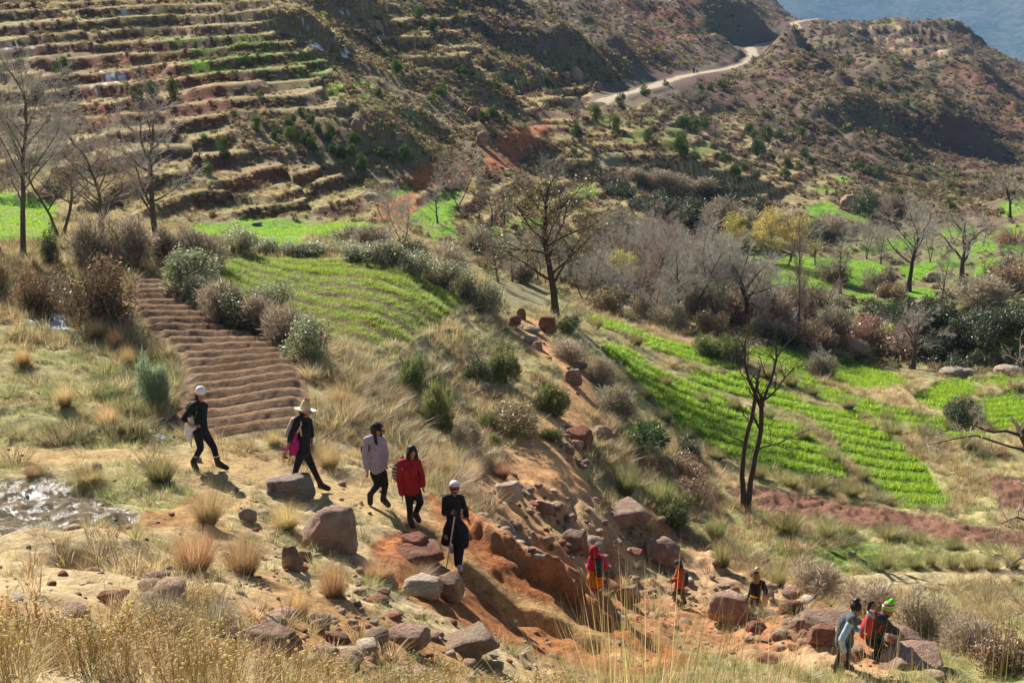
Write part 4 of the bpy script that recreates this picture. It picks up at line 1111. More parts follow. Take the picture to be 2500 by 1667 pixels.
# dry flower heads and tall reeds nearest the viewer
def yarrow(k):
    g = np.random.default_rng(480 + k); segs, heads = [], []
    for s_ in range(7):
        a = g.uniform(0, 6.28); b = np.array([.09 * math.cos(a), .09 * math.sin(a), 0]); h = g.uniform(.22, .46)
        tip = b + np.array([g.normal(0, .07), g.normal(0, .07), h]); mid = b + (tip - b) * g.uniform(.5, .7) + g.normal(0, .012, 3)
        segs += [(*b, *mid, .0032, .0026), (*mid, *tip, .0026, .002)]; heads.append((tip, g.uniform(.009, .016)))
        for j in range(g.integers(1, 4)):
            q = mid + (tip - mid) * g.uniform(0, .6); t2 = q + np.array([g.normal(0, .05), g.normal(0, .05), g.uniform(.06, .16)])
            segs.append((*q, *t2, .002, .0016)); heads.append((t2, g.uniform(.007, .013)))
    V, Q = tubes(segs, 3); T = np.concatenate([Q[:, [0, 1, 2]], Q[:, [0, 2, 3]]])
    parts = [(V, T, np.tile(np.array([[.52, .38, .18]]), (len(V), 1)))]
    iv, jf = ICO[1]
    for c, r_ in heads: parts.append((iv * np.array([r_, r_, r_ * .75]) + c, jf, np.tile(np.array([[.70, .56, .28]]) * g.uniform(.8, 1.2), (len(iv), 1))))
    parts.append(blades(60, .26, .5, .2, .6, .006, STRAW, 490 + k))
    return blade_mesh('dry_flower', M_GRASS, *parts)
yk = [yarrow(k) for k in range(5)]
x, y = cand(5200, 5.6, 13.5, -.56, .16)
pxs, pys = project(x, y, ground(x, y))
dd = np.where(pxs < 700, sstep(1470, 1600, pys + 60 * fbm(x, y, 1.5, 2, seed=79)), sstep(1580, 1680, pys + 40 * fbm(x, y, 1.5, 2, seed=79)) * .8)
dd = np.where(pys > 1760, 0, dd) * np.where((pxs > 600) & (pxs < 950), .6, 1)
keep = RNG.random(len(x)) < dd * .24 * sstep(-.25, .35, fbm(x, y, .9, 2, seed=80))
x, y = x[keep], y[keep]
scatter('dry_flowers', np.stack([x, y, ground(x, y) - .02], 1), RNG.uniform(.7, 1.15, len(x)), RNG.uniform(0, 6.28, len(x)), RNG.integers(0, 5, len(x)), yk, 'golden dried flower heads filling the near left corner', 'dried flowers')
print('flowers', len(x))
# ================================================================== PLOUGHED ROWS
prow = np.array([hit(*p) for p in PLOUGH])[:, :2]
ur, vr = np.array([.945, .327]), np.array([-.327, .945])
pu, pv = prow @ ur, prow @ vr
m_clod, nt, out = new_mat('crumbly_brown_soil')
b = nd(nt, 'ShaderNodeBsdfPrincipled', Roughness=1.0); b.inputs['Specular IOR Level'].default_value = .1
tc = nd(nt, 'ShaderNodeTexCoord'); n1 = nd(nt, 'ShaderNodeTexNoise', Scale=9.0, Detail=6.0, Roughness=.75); n2 = nd(nt, 'ShaderNodeTexNoise', Scale=.5, Detail=3.0)
nt.links.new(tc.outputs['Object'], n1.inputs[0]); nt.links.new(tc.outputs['Object'], n2.inputs[0])
c1 = ramp(nt, n1.outputs[0], [(.3, (.175, .10, .055)), (.7, (.38, .24, .14))]); c2 = ramp(nt, n2.outputs[0], [(.4, (.8, .75, .7)), (.6, (1.15, 1.15, 1.15))])
nt.links.new(mixc(nt, c1, c2, 1.0, 'MULTIPLY'), b.inputs[0])
bp = nd(nt, 'ShaderNodeBump', Strength=.9, Distance=.08); nt.links.new(n1.outputs[0], bp.inputs['Height']); nt.links.new(bp.outputs[0], b.inputs['Normal'])
nt.links.new(b.outputs[0], out.inputs[0])
vk = pv.min() + .55; rowi = 0
while vk < pv.max() - .3:
    xs = []
    for k in range(len(pu)):
        a, c = k, (k + 1) % len(pu)
        if (pv[a] - vk) * (pv[c] - vk) < 0:
            t = (vk - pv[a]) / (pv[c] - pv[a]); xs.append(pu[a] + t * (pu[c] - pu[a]))
    if len(xs) >= 2 and max(xs) - min(xs) > .6:
        u0, u1 = min(xs) + .12 + RNG.uniform(0, .12), max(xs) - .08 - RNG.uniform(0, .12)
        nu = max(6, int((u1 - u0) / .045)); us = np.linspace(u0, u1, nu); ws = np.linspace(-.38, .38, 11)
        U, Wd = np.meshgrid(us, ws, indexing='ij')
        wob = .008 * fbm(U, np.full(U.shape, vk * 3), .9, 2, seed=81)
        Xp = U * ur[0] + (vk + Wd + wob) * vr[0]; Yp = U * ur[1] + (vk + Wd + wob) * vr[1]
        endf = sstep(0, .2, U - u0) * sstep(0, .2, u1 - U)
        Hh = .14 * np.exp(-(np.abs(Wd) / .22) ** 2.4) * (1 + .12 * fbm(Xp, Yp, .35, 2, seed=82)) + .011 * fbm(Xp, Yp, .13, 3, seed=83) - .005
        Zp = ground(Xp, Yp) + np.where(np.abs(Wd) > .37, -.06, Hh * endf + .0)
        i2, j2 = np.meshgrid(np.arange(nu - 1), np.arange(10), indexing='ij'); v = (i2 * 11 + j2).ravel()
        me = np_mesh('furrow_ridge', np.stack([Xp, Yp, Zp], -1).reshape(-1, 3), quads=np.stack([v, v + 11, v + 12, v + 1], 1), mats=[m_clod], smooth=True)
        obj('furrow_ridge', me, REGOBJ['ploughed_field']); rowi += 1
    vk += .76
print('rows', rowi)

# ================================================================== SHRUBS
def stem_mesh(name, seed, n=9):
    g = np.random.default_rng(seed); s = []
    for k in range(n):
        a = g.uniform(0, 6.28); q = g.uniform(.1, .42); p = np.array([.05 * math.cos(a), .05 * math.sin(a), -.05])
        for j in range(3):
            p2 = p + np.array([q * math.cos(a), q * math.sin(a), g.uniform(.7, 1.1)]) * .27 + g.normal(0, .02, 3)
            s.append((*p, *p2, .014 * (1 - j * .28), .014 * (1 - (j + 1) * .28))); p = p2
    V, Q = tubes(s, 4)
    return np_mesh(name, V, quads=Q, mats=[M_BARK])
STEMS = [stem_mesh('shrub_stems', 500 + k) for k in range(3)]
KINDS = {}
def kind(nm, fn, n=2): KINDS[nm] = [fn(k) for k in range(n)]
kind('brown', lambda k: shrub_mesh('brown_foliage', M_LEAF, 5200, .5, .95, .042, [(.27,.16,.085),(.34,.22,.11),(.24,.22,.08),(.42,.33,.18),(.30,.13,.07),(.17,.16,.06)], 510 + k, 13, .36, stems=60), 3)
kind('pale', lambda k: shrub_mesh('pale_foliage', M_LEAF, 4200, .5, .95, .045, [(.40,.40,.22),(.30,.32,.14),(.50,.48,.33),(.22,.25,.10),(.36,.33,.17)], 520 + k, 12, .36, stems=60), 3)
kind('dark', lambda k: shrub_mesh('dark_foliage', M_LEAF, 4200, .5, .95, .05, [(.055,.085,.03),(.09,.12,.045),(.13,.10,.06),(.07,.10,.04)], 530 + k, 12, .36), 2)
def needles(nm, n, cols, seed, size, aspect, up, lumps=12, lr=.36, mat=None, outk=.4):
    g = np.random.default_rng(seed); p, d = blob_points(n, rand_lumps(g, lumps, .5, .95, lr), g, .45); p[:, 2] = np.abs(p[:, 2])
    d = d * outk; d[:, 2] += up
    return blade_mesh(nm, mat or M_LEAF, leaves(p, size, cols, seed + 1, aspect, .2, d, .5))
kind('green', lambda k: needles('broom_foliage', 4600, [(.16,.19,.06),(.22,.25,.08),(.28,.28,.10),(.12,.15,.05)], 540 + k, .12, .16, .8), 3)
kind('bluegreen', lambda k: needles('broom_foliage', 5200, [(.28,.34,.20),(.22,.30,.15),(.34,.38,.24)], 550 + k, .14, .10, 1.0), 1)
kind('twiggy', lambda k: needles('bare_twigs', 3800, [(.30,.235,.16),(.38,.31,.22),(.23,.175,.12),(.33,.25,.15),(.44,.38,.27)], 560 + k, .17, .075, .55, mat=M_GRASS), 3)
kind('rush', lambda k: blade_mesh('rush_blades', M_GRASS, blades(700, .95, .35, .26, .34, .013, [(.30,.29,.11),(.24,.25,.09),(.42,.35,.15),(.36,.30,.13)], 570 + k, .15, base=(.14, .15, .05))), 3)
kind('straw', lambda k: blade_mesh('straw_blades', M_GRASS, blades(1500, .9, .45, .26, .55, .0085, [(.66,.48,.22),(.58,.40,.18),(.50,.32,.14),(.72,.58,.34)], 580 + k, .25, base=(.30, .24, .09))), 3)
kind('rusty', lambda k: blade_mesh('straw_blades', M_GRASS, blades(1500, .9, .45, .28, .5, .0085, [(.60,.38,.18),(.52,.30,.14),(.64,.46,.24),(.46,.28,.14)], 590 + k, .2, base=(.28, .18, .08))), 3)
kind('deadgrey', lambda k: blade_mesh('dead_stems', M_GRASS, blades(1300, .85, .4, .3, .8, .010, [(.50,.42,.30),(.40,.32,.21),(.58,.50,.38),(.34,.24,.15)], 600 + k, .35, base=(.20, .15, .08))), 2)
kind('heather', lambda k: shrub_mesh('heather_foliage', M_LEAF, 2600, .5, .9, .045, [(.36,.17,.11),(.28,.13,.09),(.42,.25,.16),(.30,.20,.11)], 610 + k, 11, .36, stems=160), 2)
def palm(k):
    g = np.random.default_rng(620 + k); P = []
    for f in range(46):
        a = g.uniform(0, 6.28); el = g.uniform(.15, 1.2); L = g.uniform(.35, .6)
        c = np.array([math.cos(a) * math.cos(el), math.sin(a) * math.cos(el), math.sin(el)])
        o = c * L + np.array([0, 0, .08])
        n = 12; d = c[None] * .55 + g.normal(0, .55, (n, 3)); 
        pts_ = np.repeat(o[None], n, 0)
        P.append(leaves(pts_, .30, [(.07,.12,.035),(.10,.16,.05),(.14,.20,.06)], 630 + f + 50 * k, .12, .1, d / np.linalg.norm(d, axis=1, keepdims=True), .2))
    return blade_mesh('palm_fronds', M_LEAF, *P)
kind('palm', palm, 2)
kind('reed', lambda k: blade_mesh('reed_stalks', M_GRASS, blades(75, .95, .45, .36, .30, .006, [(.44,.31,.12),(.36,.26,.10),(.50,.38,.18),(.28,.24,.08)], 660 + k, .12, segs=3), blades(7, 1.0, .3, .3, .42, .011, [(.62,.50,.28),(.52,.40,.2)], 665 + k, .1, segs=3), blades(160, .35, .5, .4, .5, .007, [(.58,.45,.2),(.5,.38,.16)], 668 + k)), 3)
def juniper(k):
    g = np.random.default_rng(640 + k); L = []
    tall = (1.0, .8, 1.25, .9, 1.1)[k]
    for i in range(16):
        z = g.uniform(.08, .9); q = (1 - abs(z - .4) * 1.05) * .33 / tall ** .5; a = g.uniform(0, 6.28); s = g.uniform(.14, .24)
        L.append((q * math.cos(a), q * math.sin(a), z, s, s, s * 1.1))
    p, d = blob_points(2300, L, g, .6); p[:, 2] = np.maximum(p[:, 2], .02)
    d = d * .5; d[:, 2] += .75
    return blade_mesh('juniper_crown', M_NEEDLE, leaves(p, .085, [(.10,.15,.045),(.14,.19,.055),(.19,.24,.07),(.07,.11,.035)], 650 + k, .42, .2, d))
kind('juniper', juniper, 5)
JTRUNK = [np_mesh('juniper_trunk', *(lambda VQ: (VQ[0], None, VQ[1]))(tubes([(0, 0, -.1, .02, .01, .35, .045, .03), (.02, .01, .35, -.02, .03, .7, .03, .012)], 5)), mats=[M_BARK])]
def top_z(me):
    z = np.empty(len(me.vertices) * 3, np.float32); me.vertices.foreach_get('co', z); z = z.reshape(-1, 3)
    return np.percentile(z[:, 2], 99.5), np.percentile(np.abs(z[:, 0]), 98.5) * 2
DIMS = {k: [top_z(m) for m in v] for k, v in KINDS.items()}
CAT = {'juniper': 'juniper', 'rush': 'rush clump', 'straw': 'grass clump', 'rusty': 'grass clump', 'deadgrey': 'dead shrub', 'palm': 'palm shrub', 'reed': 'reeds', 'green': 'shrub', 'heather': 'heather'}
NAME = {'reed': 'reed_clump', 'juniper': 'juniper_bush', 'rush': 'rush_clump', 'straw': 'grass_clump', 'rusty': 'grass_clump', 'deadgrey': 'dead_shrub', 'palm': 'dwarf_palm', 'heather': 'heather_bush', 'green': 'broom_shrub', 'bluegreen': 'broom_shrub',
        'brown': 'leafy_shrub', 'pale': 'leafy_shrub', 'dark': 'evergreen_shrub', 'twiggy': 'bare_shrub'}
PART = {'reed': 'stalks', 'rush': 'stalks', 'straw': 'blades', 'rusty': 'blades', 'deadgrey': 'branches', 'palm': 'fronds', 'twiggy': 'branches'}
NB = [0]
def plant(kd, x0, y0, x1, y1, label, group=None, rmin=2.0):
    """a shrub filling a picture box: its foot is on the ground seen at the box's lower edge"""
    g = random.Random(NB[0] * 7 + 1); NB[0] += 1
    P = hit((x0 + x1) / 2, y1, rmin); D = P[1] * CP - P[2] * SP
    w, h = (x1 - x0) * D / F, (y1 - y0) * D / F
    k = g.randrange(len(KINDS[kd])); me = KINDS[kd][k]; hz, wx = DIMS[kd][k]
    dep = math.atan2(-P[2], P[1])
    hr = max(.35 * h, (h - w * .30 * math.sin(dep)) / math.cos(dep))
    back = w * .22
    loc = (P[0] * (1 + back / P[1]), P[1] + back, 0); loc = (loc[0], loc[1], float(ground(loc[0], loc[1])) - .03)
    o = empty(NAME[kd], loc, g.uniform(0, 6.28), label, CAT.get(kd, 'shrub'), group)
    o.scale = (w / wx, w / wx, hr / hz)
    c = obj('crown' if kd == 'juniper' else PART.get(kd, 'foliage'), me, o)
    if kd == 'juniper': obj('trunk', JTRUNK[0], o)
    elif kd in ('brown', 'pale', 'dark', 'heather', 'green', 'bluegreen', 'twiggy'): obj('stems', STEMS[k % 3], o)
    return o
SINGLE = [
 ('brown',137,611,325,800,'large brown-leaved bush at the top of the ploughed field'), ('brown',28,650,150,768,'brown-leaved bush beside the snow patches at the left'),
 ('brown',-40,610,45,720,'reddish brown bush cut by the left edge of the picture'),
 ('dark',104,545,158,650,'dark ivy-covered column of leaves between the left trees'), ('twiggy',165,520,285,655,'reddish bare thicket behind the large brown bush'), ('twiggy',270,530,385,655,'tall bare thicket at the head of the ploughed field'),
 ('twiggy',380,548,470,650,'grey bare thicket behind the pale bush'), ('twiggy',450,560,545,655,'grey bare thicket at the corner of the sown field'), ('pale',385,606,532,722,'big pale-leaved bush at the top right of the ploughed field'),
 ('bluegreen',345,872,415,1000,'blue-green broom left of the ploughed field'), ('rush',330,960,410,1025,'dark rush clump at the foot of the blue-green broom'),
 ('green',972,868,1048,980,'tall olive broom on the slope behind the capped walker'), ('green',1032,925,1106,1050,'broad olive broom just below the tall one on the slope'), ('green',1188,838,1268,938,'rounded yellow-green broom above the ravine path'),
 ('dark',1130,860,1200,930,'dark bramble left of the rounded yellow-green broom'), ('green',1172,1005,1230,1052,'small broom above the eroded bank'), ('green',1190,1055,1228,1105,'small fresh green broom under the eroded bank'),
 ('brown',1185,975,1320,1060,'dark overhanging bramble on the eroded bank'), ('twiggy',1100,1020,1180,1100,'grey bramble on the slope right of the capped walker'),
 ('palm',1502,1018,1632,1110,'dwarf palm with dark green fans beside the ravine path'), ('dark',1620,1065,1710,1118,'dark shrub right of the dwarf palm'),
 ('heather',1600,1108,1725,1180,'rusty heather below the dwarf palm'), ('heather',1640,1160,1740,1225,'rusty heather spreading in front of the forked bare tree'),
 ('rush',1480,1120,1570,1215,'straw rush clump above the flat boulder'), ('rush',1560,1150,1660,1240,'grey-green rush clump above the flat boulder'), ('green',1590,1200,1700,1285,'broad dark broom behind the flat boulder'),
 ('rush',1712,1252,1782,1320,'round rush clump left of the green grass patch'), ('rush',1728,1315,1798,1392,'grey-green rush clump above the white-strapped walker'), ('rush',1866,1228,1970,1308,'big dark rush clump at the edge of the red field'),
 ('rush',1865,1362,1928,1438,'dark rush clump right of the fluffy-hatted walker'), ('twiggy',1930,1370,2060,1462,'reddish bare bramble above the long boulder'), ('twiggy',2050,1400,2180,1500,'bare bramble above the bobble-hatted walker'),
 ('twiggy',2170,1430,2300,1560,'tangled bare bramble right of the bobble-hatted walker'), ('twiggy',2290,1490,2420,1600,'reddish bramble near the lower right corner'), ('heather',2380,1500,2520,1640,'dark red bramble in the lower right corner'),
 ('green',1686,815,1760,872,'olive broom left of the lens-shaped wheat plot'), ('green',1735,815,1822,885,'dark olive broom touching the lens-shaped wheat plot'), ('dark',2304,970,2404,1040,'dark bush beside the ridged wheat plot at the right'),
 ('green',1355,770,1420,812,'dark broom at the foot of the big central tree'), ('rush',1430,765,1480,800,'brown rushes at the head of the narrow wheat strip'), ('rush',1525,800,1580,845,'dark rushes between the strip and the long wheat plot'),
 ('twiggy',1340,825,1440,880,'rusty bramble beside the upper ravine path'), ('twiggy',1440,870,1500,950,'grey bramble left of the long wheat plot'), ('twiggy',1450,940,1560,1020,'grey thicket between the path and the long wheat plot'),
 ('green',1310,935,1390,1010,'olive tussock on the bank above the ravine path'), ('green',1320,1040,1375,1080,'small tussock overhanging the orange path'),
 ('twiggy',1960,862,2040,925,'pale grey bare bush standing in the lens-shaped wheat plot'), ('rush',2560,860,2640,930,'rush clump outside the right edge'),
 # foreground clumps
 ('rush',340,1092,446,1182,'straw-tipped rush clump beside the trail in front of the white-hatted walker'), ('straw',445,1150,572,1282,'fluffy straw clump in front of the white-hatted walker'),
 ('rusty',395,1262,560,1400,'broad rusty grass clump in the left foreground'), ('rusty',520,1270,672,1402,'rusty grass clump right of the broad one in the left foreground'),
 ('deadgrey',300,1392,480,1535,'dead grey shrub over a hollow in the left foreground'), ('deadgrey',430,1400,618,1545,'dead grey shrub with fine stems in the left foreground'),
 ('rusty',692,1415,775,1508,'rusty grass clump above the block with a pale top'), ('rusty',758,1335,872,1462,'rusty grass clump under the big pink boulder'), ('straw',640,1215,760,1300,'grey straw clump under the tilted slab'),
 ('straw',40,1120,130,1165,'low straw clump beside the wet mud'), ('straw',150,1130,290,1190,'low straw clump above the wet mud'), ('straw',640,1040,700,1090,'straw clump behind the straw-hatted walker'),
 ('straw',760,1060,850,1145,'golden grass clump right of the straw-hatted walker'), ('straw',790,920,870,1000,'golden grass clump at the corner of the ploughed field'), ('rusty',870,1345,980,1420,'dry grass clump above the rounded pale boulder'),
 ('rusty',960,1370,1070,1420,'wispy dry grass behind the rounded pale boulder'), ('straw',560,1055,640,1100,'pale grass clump below the ploughed field'), ('rusty',255,790,310,860,'brown grass clump on the left slope'), ('rusty',285,830,340,900,'brown grass clump above the blue-green broom'),
 ('straw',200,770,280,830,'pale grass clump under the large brown bush'), ('rusty',30,830,90,900,'brown grass clump on the far left slope'), ('straw',120,920,200,1000,'golden grass clump on the left slope'), ('straw',220,970,310,1050,'golden grass clump above the trail at the left'),
 ('straw',1030,1090,1120,1160,'golden clump on the slope behind the red-coated walker'), ('straw',1120,1100,1190,1180,'golden clump above the eroded trench'), ('rusty',1190,1110,1260,1170,'rusty clump beside the pale path boulder'),
 ('rush',1330,1330,1360,1350,'tiny rush tuft in the stream bed'),
]
for q in SINGLE: plant(*q)
# tall reeds nearest the viewer
RE = sorted([(1380,8.2,1560),(1440,7.8,1500),(1500,7.6,1440),(1540,8.6,1400),(1570,7.2,1320),(1610,8.4,1390),(1650,7.8,1430),(1720,7.0,1450),(1790,7.6,1480),(1870,7.2,1500),(1950,7.8,1530),(2030,7.3,1540),(2110,7.7,1520),(2190,7.1,1500),(2270,7.6,1530),(2350,7.2,1510),(2430,7.7,1540),(2510,7.3,1520)])
for k, (px_, D_, yt_) in enumerate(RE):
    Pt = at_depth(px_, yt_, D_); v = k % 3; zg = float(ground(Pt[0], D_))
    o = empty('reed_clump', (Pt[0], D_, zg - .03), k * 1.7, '%s of the tall dry reed clumps along the lower right edge' % nth(k, len(RE)), 'reeds', 'tall reeds in the near right corner')
    o.scale = (.8, .8, max(.5, Pt[2] - zg) / DIMS['reed'][v][0]); obj('stalks', KINDS['reed'][v], o)
# hedges and rows
def row(kd, spots, what, group):
    n = len(spots)
    for k, (x0, y0, x1, y1) in enumerate(sorted(spots)):
        wd, hh = x1 - x0, y1 - y0
        if kd != 'rush': x0 -= wd * .22; x1 += wd * .22; y0 -= hh * .18
        plant(kd if isinstance(kd, str) else kd[k % len(kd)], x0, y0, x1, y1, ('%s of the %s' % (nth(k, n), what)), group)
row(['pale','twiggy'], [(445,680,520,755),(500,700,575,785),(560,715,640,810),(610,735,690,825),(665,755,740,848),(710,780,800,880),(640,700,700,770)], 'leafy bushes hedging the ploughed field', 'hedge beside the ploughed field')
row('pale', [(535,560,615,622),(610,585,680,625),(680,590,750,628),(750,588,830,628),(830,590,910,635),(900,592,985,645),(975,618,1050,675),(1040,640,1110,705),(1095,665,1165,735),(1150,690,1225,770),(820,558,900,598),(880,570,960,600)], 'pale bushes hedging the sown field', 'hedge above the sown field')
row('rush', [(1600,905,1650,945),(1680,945,1740,985),(1760,960,1820,1000),(1850,985,1900,1025),(1935,1030,1985,1075),(2000,1085,2060,1130),(2080,1130,2130,1180)], 'rush tufts between the long wheat plots', 'rushes between the wheat plots')
row('rush', [(1555,930,1600,975),(1600,980,1650,1030),(1650,1030,1700,1075),(1720,1080,1780,1125),(1820,1120,1880,1170),(1900,1140,1960,1190),(1965,1150,2030,1205),(2045,1165,2110,1215)], 'rush tufts edging the long wheat plot', 'rushes below the wheat')
row('rush', [(1840,880,1900,925),(1900,905,1960,945),(1950,925,2010,965),(2040,960,2100,1000),(2140,990,2190,1030),(2140,1010,2220,1060),(2230,1030,2290,1075),(2210,985,2260,1020),(2290,1010,2350,1050),(2330,1050,2390,1100)], 'brown rush tufts right of the wheat', 'rushes right of the wheat')
row('rush', [(1985,1255,2050,1315),(2050,1262,2100,1310),(2130,1270,2210,1318),(2210,1280,2280,1330),(2300,1300,2360,1345),(2140,1345,2185,1388),(2200,1345,2260,1390),(2250,1340,2290,1385),(2300,1340,2350,1390),(2340,1345,2400,1395),(2390,1350,2450,1395),(2440,1330,2500,1390)], 'rush tufts below the red field', 'rushes below the red field')
row('dark', [(2110,745,2170,800),(2160,770,2240,830),(2240,760,2330,835),(2310,790,2400,860),(2390,790,2470,870),(2450,800,2540,880),(2230,830,2320,890),(2330,850,2400,900),(1960,700,2010,745),(2310,755,2400,800),(2020,730,2080,790),(2400,740,2490,800)], 'dark evergreens on the stream bank', 'shrubs on the stream bank')
row(['heather', 'twiggy', 'brown'], [(2180,790,2290,880),(2060,770,2130,840),(1990,760,2070,840),(2350,690,2450,760),(2420,640,2520,720),(2120,660,2170,715),(2150,690,2200,730),(1900,700,1970,770),(1780,720,1860,800),(1860,720,1920,810),(1930,790,2020,850),(2440,560,2520,600),(2000,640,2060,690)], 'brown bushes in the right-hand valley', 'brown bushes by the stream')
row(['twiggy', 'dark', 'twiggy'], [(880,560,950,605),(960,585,1030,640),(1060,595,1140,660),(1130,560,1200,620),(1190,600,1250,655),(1240,640,1300,690),(1300,560,1370,620),(1380,590,1450,660),(1420,640,1500,720),(1480,560,1560,640),(1530,620,1610,700),(1570,560,1650,620),(1600,680,1680,760),(1650,700,1720,780),(1450,520,1530,575),(1700,720,1770,790)], 'scrubby bushes around the central tree', 'scrub around the central tree')
row(['twiggy', 'brown', 'twiggy', 'dark'], [(1440,705,1500,765),(1545,720,1610,775),(1600,745,1660,800),(1700,760,1760,812),(1840,780,1900,830),(1880,800,1940,845),(1970,805,2035,850),(1905,750,1955,800),(1570,650,1630,700),(1340,645,1395,690)], 'thickets under the tree belt', 'thickets under the tree belt')
row(['dark', 'twiggy'], [(1600,480,1660,540),(1660,500,1730,570),(1720,510,1790,580),(1560,470,1620,520),(1780,520,1850,575),(1830,500,1890,545),(1860,520,1930,575),(1930,530,2000,585),(1990,530,2060,585),(1540,420,1600,460),(1600,430,1660,475),(1660,440,1730,485),(1730,455,1790,500),(2090,470,2150,530),(2150,480,2210,530),(1480,440,1540,480)], 'dark thickets on the far stream cliff', 'thickets on the far cliff')
# junipers on the far slopes: (x, foot, height) in the three upper thirds of the view
J1 = [(415,540,130),(925,700,100),(1030,660,110),(1180,680,130),(1500,1030,110),(1405,1190,90),(1760,655,45),(1680,650,30),(1965,860,80),(1960,950,90),(1860,930,60),(2075,980,80),(2230,960,110),(2110,1030,90),(2240,1050,70),(2310,1080,90),(2040,790,60),(2145,890,60),(1730,880,90),(2100,830,50),(1530,1090,60),(1380,960,50),(250,690,110),(1660,450,60),(130,450,60)]
J2 = [(530,140,80),(410,215,50),(630,225,90),(780,165,60),(915,185,40),(985,200,40),(1015,260,40),(1040,380,40),(385,490,80),(320,400,50),(690,650,90),(620,690,60),(865,670,60),(790,510,50),(840,510,60),(890,520,40),(1065,610,50),(1230,480,50),(1035,800,80),(975,840,80),(260,660,60),(450,690,50),(1415,600,70),(2060,650,70),(1895,700,70),(1720,830,110),(1600,930,100),(1850,890,110),(2080,970,100),(2300,1030,130)]
J2b = [(440,1110,120),(145,1160,110),(75,1060,80),(100,980,80),(275,1060,60),(10,1060,70),(340,1080,50),(1115,820,40),(1580,1050,50),(2200,580,40),(2320,860,80)]
J3 = [(310,610,70),(370,560,50),(235,610,50),(165,620,50),(160,690,70),(605,790,60),(50,870,80),(110,890,80),(185,870,80),(490,900,60),(520,930,50),(605,950,100),(700,940,70),(840,930,70),(1025,910,40),(560,1060,110),(640,1100,60),(865,1060,60),(1075,1035,50),(330,1100,80),(400,1190,80),(465,1160,60),(545,1200,50),(30,1060,140),(760,1140,70),(735,1210,70),(830,1150,60),(910,1110,50),(940,1180,50)]
J3b = [(1245,1140,60),(1300,1170,50),(1370,1190,70),(1445,1170,40),(1560,1100,50),(1580,1160,50),(1700,1170,40),(1890,1210,40),(1840,1280,50),(1920,1330,50),(1370,600,60),(1490,670,40),(1550,720,50),(1850,1430,90),(380,1330,70),(1160,440,30),(1460,1400,110),(1500,1350,80)]
def junis(lst, ox, what, group):
    b = sorted((ox + q[0] * .3614, q[1] * .3614, q[2] * .3614) for q in lst); n = len(b)
    for k, (x, y, h) in enumerate(b):
        w = h * (.95 if h < 30 else .78)
        plant('juniper', x - w / 2, y - h * 1.05, x + w / 2, y, '%s of the dark green junipers %s' % (nth(k, n), what), group, 50)
junis(J1, 0, 'on the terraced left slope', 'junipers on the terraced slope'); junis(J2, 830, 'on the slopes below the track', 'junipers below the track')
junis(J2b, 830, 'above the red stream bed', 'junipers above the red stream'); junis(J3, 1650, 'on the spur under the track bends', 'junipers under the track bends'); junis(J3b, 1650, 'low on the right-hand hill', 'junipers on the right-hand hill')
print('shrubs', round(time.time() - T0, 1))
# ================================================================== TREES
GEN = [(7,.07,.05,11,.85,.55,.55,.3), (5,.16,.05,6,.7,.5,.55,.25), (4,.2,.04,5,.7,.5,.6,.2), (3,.25,.03,6,.75,.65,.7,.15), (2,.3,.02,0,0,0,0,0)]
SLIM = [(9,.05,.05,13,.62,.42,.42,.32), (5,.14,.08,6,.6,.5,.55,.2), (4,.2,.05,5,.65,.5,.6,.2), (3,.25,.03,6,.7,.65,.7,.15), (2,.3,.02,0,0,0,0,0)]
WIDE = [(4,.10,.02,6,.75,1.15,.62,.55), (6,.18,.03,6,.75,.5,.5,.25), (4,.22,.03,6,.75,.5,.6,.2), (3,.25,.03,6,.75,.65,.7,.15), (2,.3,.02,0,0,0,0,0)]
POP = [(10,.03,.05,26,.30,.30,.35,.12), (4,.08,.10,5,.35,.5,.5,.2), (3,.12,.08,5,.4,.5,.6,.2), (2,.2,.05,0,0,0,0,0)]
FORK = [(9,.11,.05,8,.7,.36,.5,.35), (5,.16,.06,5,.8,.45,.5,.3), (4,.22,.04,5,.8,.5,.6,.3), (3,.25,.03,0,0,0,0,0)]
TREES = {
 'slim': tree_meshes('slim_tree', 701, 6.2, .085, SLIM, M_BARK, M_TWIG),
 'slim2': tree_meshes('slim_tree', 702, 6.2, .09, SLIM, M_BARK, M_TWIGR, lean=(.06, 0)),
 'gen': tree_meshes('bare_tree', 703, 5.5, .13, GEN, M_BARK, M_TWIG),
 'gen2': tree_meshes('bare_tree', 704, 5.5, .12, GEN, M_BARK, M_TWIGR),
 'wide': tree_meshes('spreading_tree', 705, 2.6, .17, WIDE, M_BARKD, M_TWIG),
 'wide2': tree_meshes('spreading_tree', 706, 2.4, .18, WIDE, M_BARK, M_TWIG, lean=(.1, .05)),
 'multi': tree_meshes('many_stemmed_tree', 707, 5.0, .075, GEN, M_BARK, M_TWIG, stems=2, stem_spread=.34),
 'poplar': tree_meshes('poplar', 708, 8.0, .07, POP, M_BARK, M_TWIGR),
 'fork': tree_meshes('forked_tree', 713, 4.6, .125, FORK, M_BARKD, M_BARKD, minr=.009, stems=2, stem_spread=.11),
 'yellow': tree_meshes('yellow_tree', 710, 5.0, .10, GEN, M_BARK, M_TWIG, leaf=(3400, .16, [(.56,.45,.09),(.62,.52,.12),(.46,.43,.10),(.56,.38,.08)], .22, 1.0)),
 'olive': tree_meshes('central_tree', 711, 6.5, .21, GEN, M_BARKD, M_BARK, leaf=(3400, .11, [(.33,.28,.08),(.40,.33,.10),(.27,.23,.07)], .2, .9)),
 'limb': tree_meshes('leaning_tree', 712, 5.0, .12, FORK, M_BARKD, M_TWIGP, minr=.006, lean=(-.55, 0), leaf=(420, .06, [(.42,.22,.08),(.36,.17,.07)], .05, 1.0)),
}
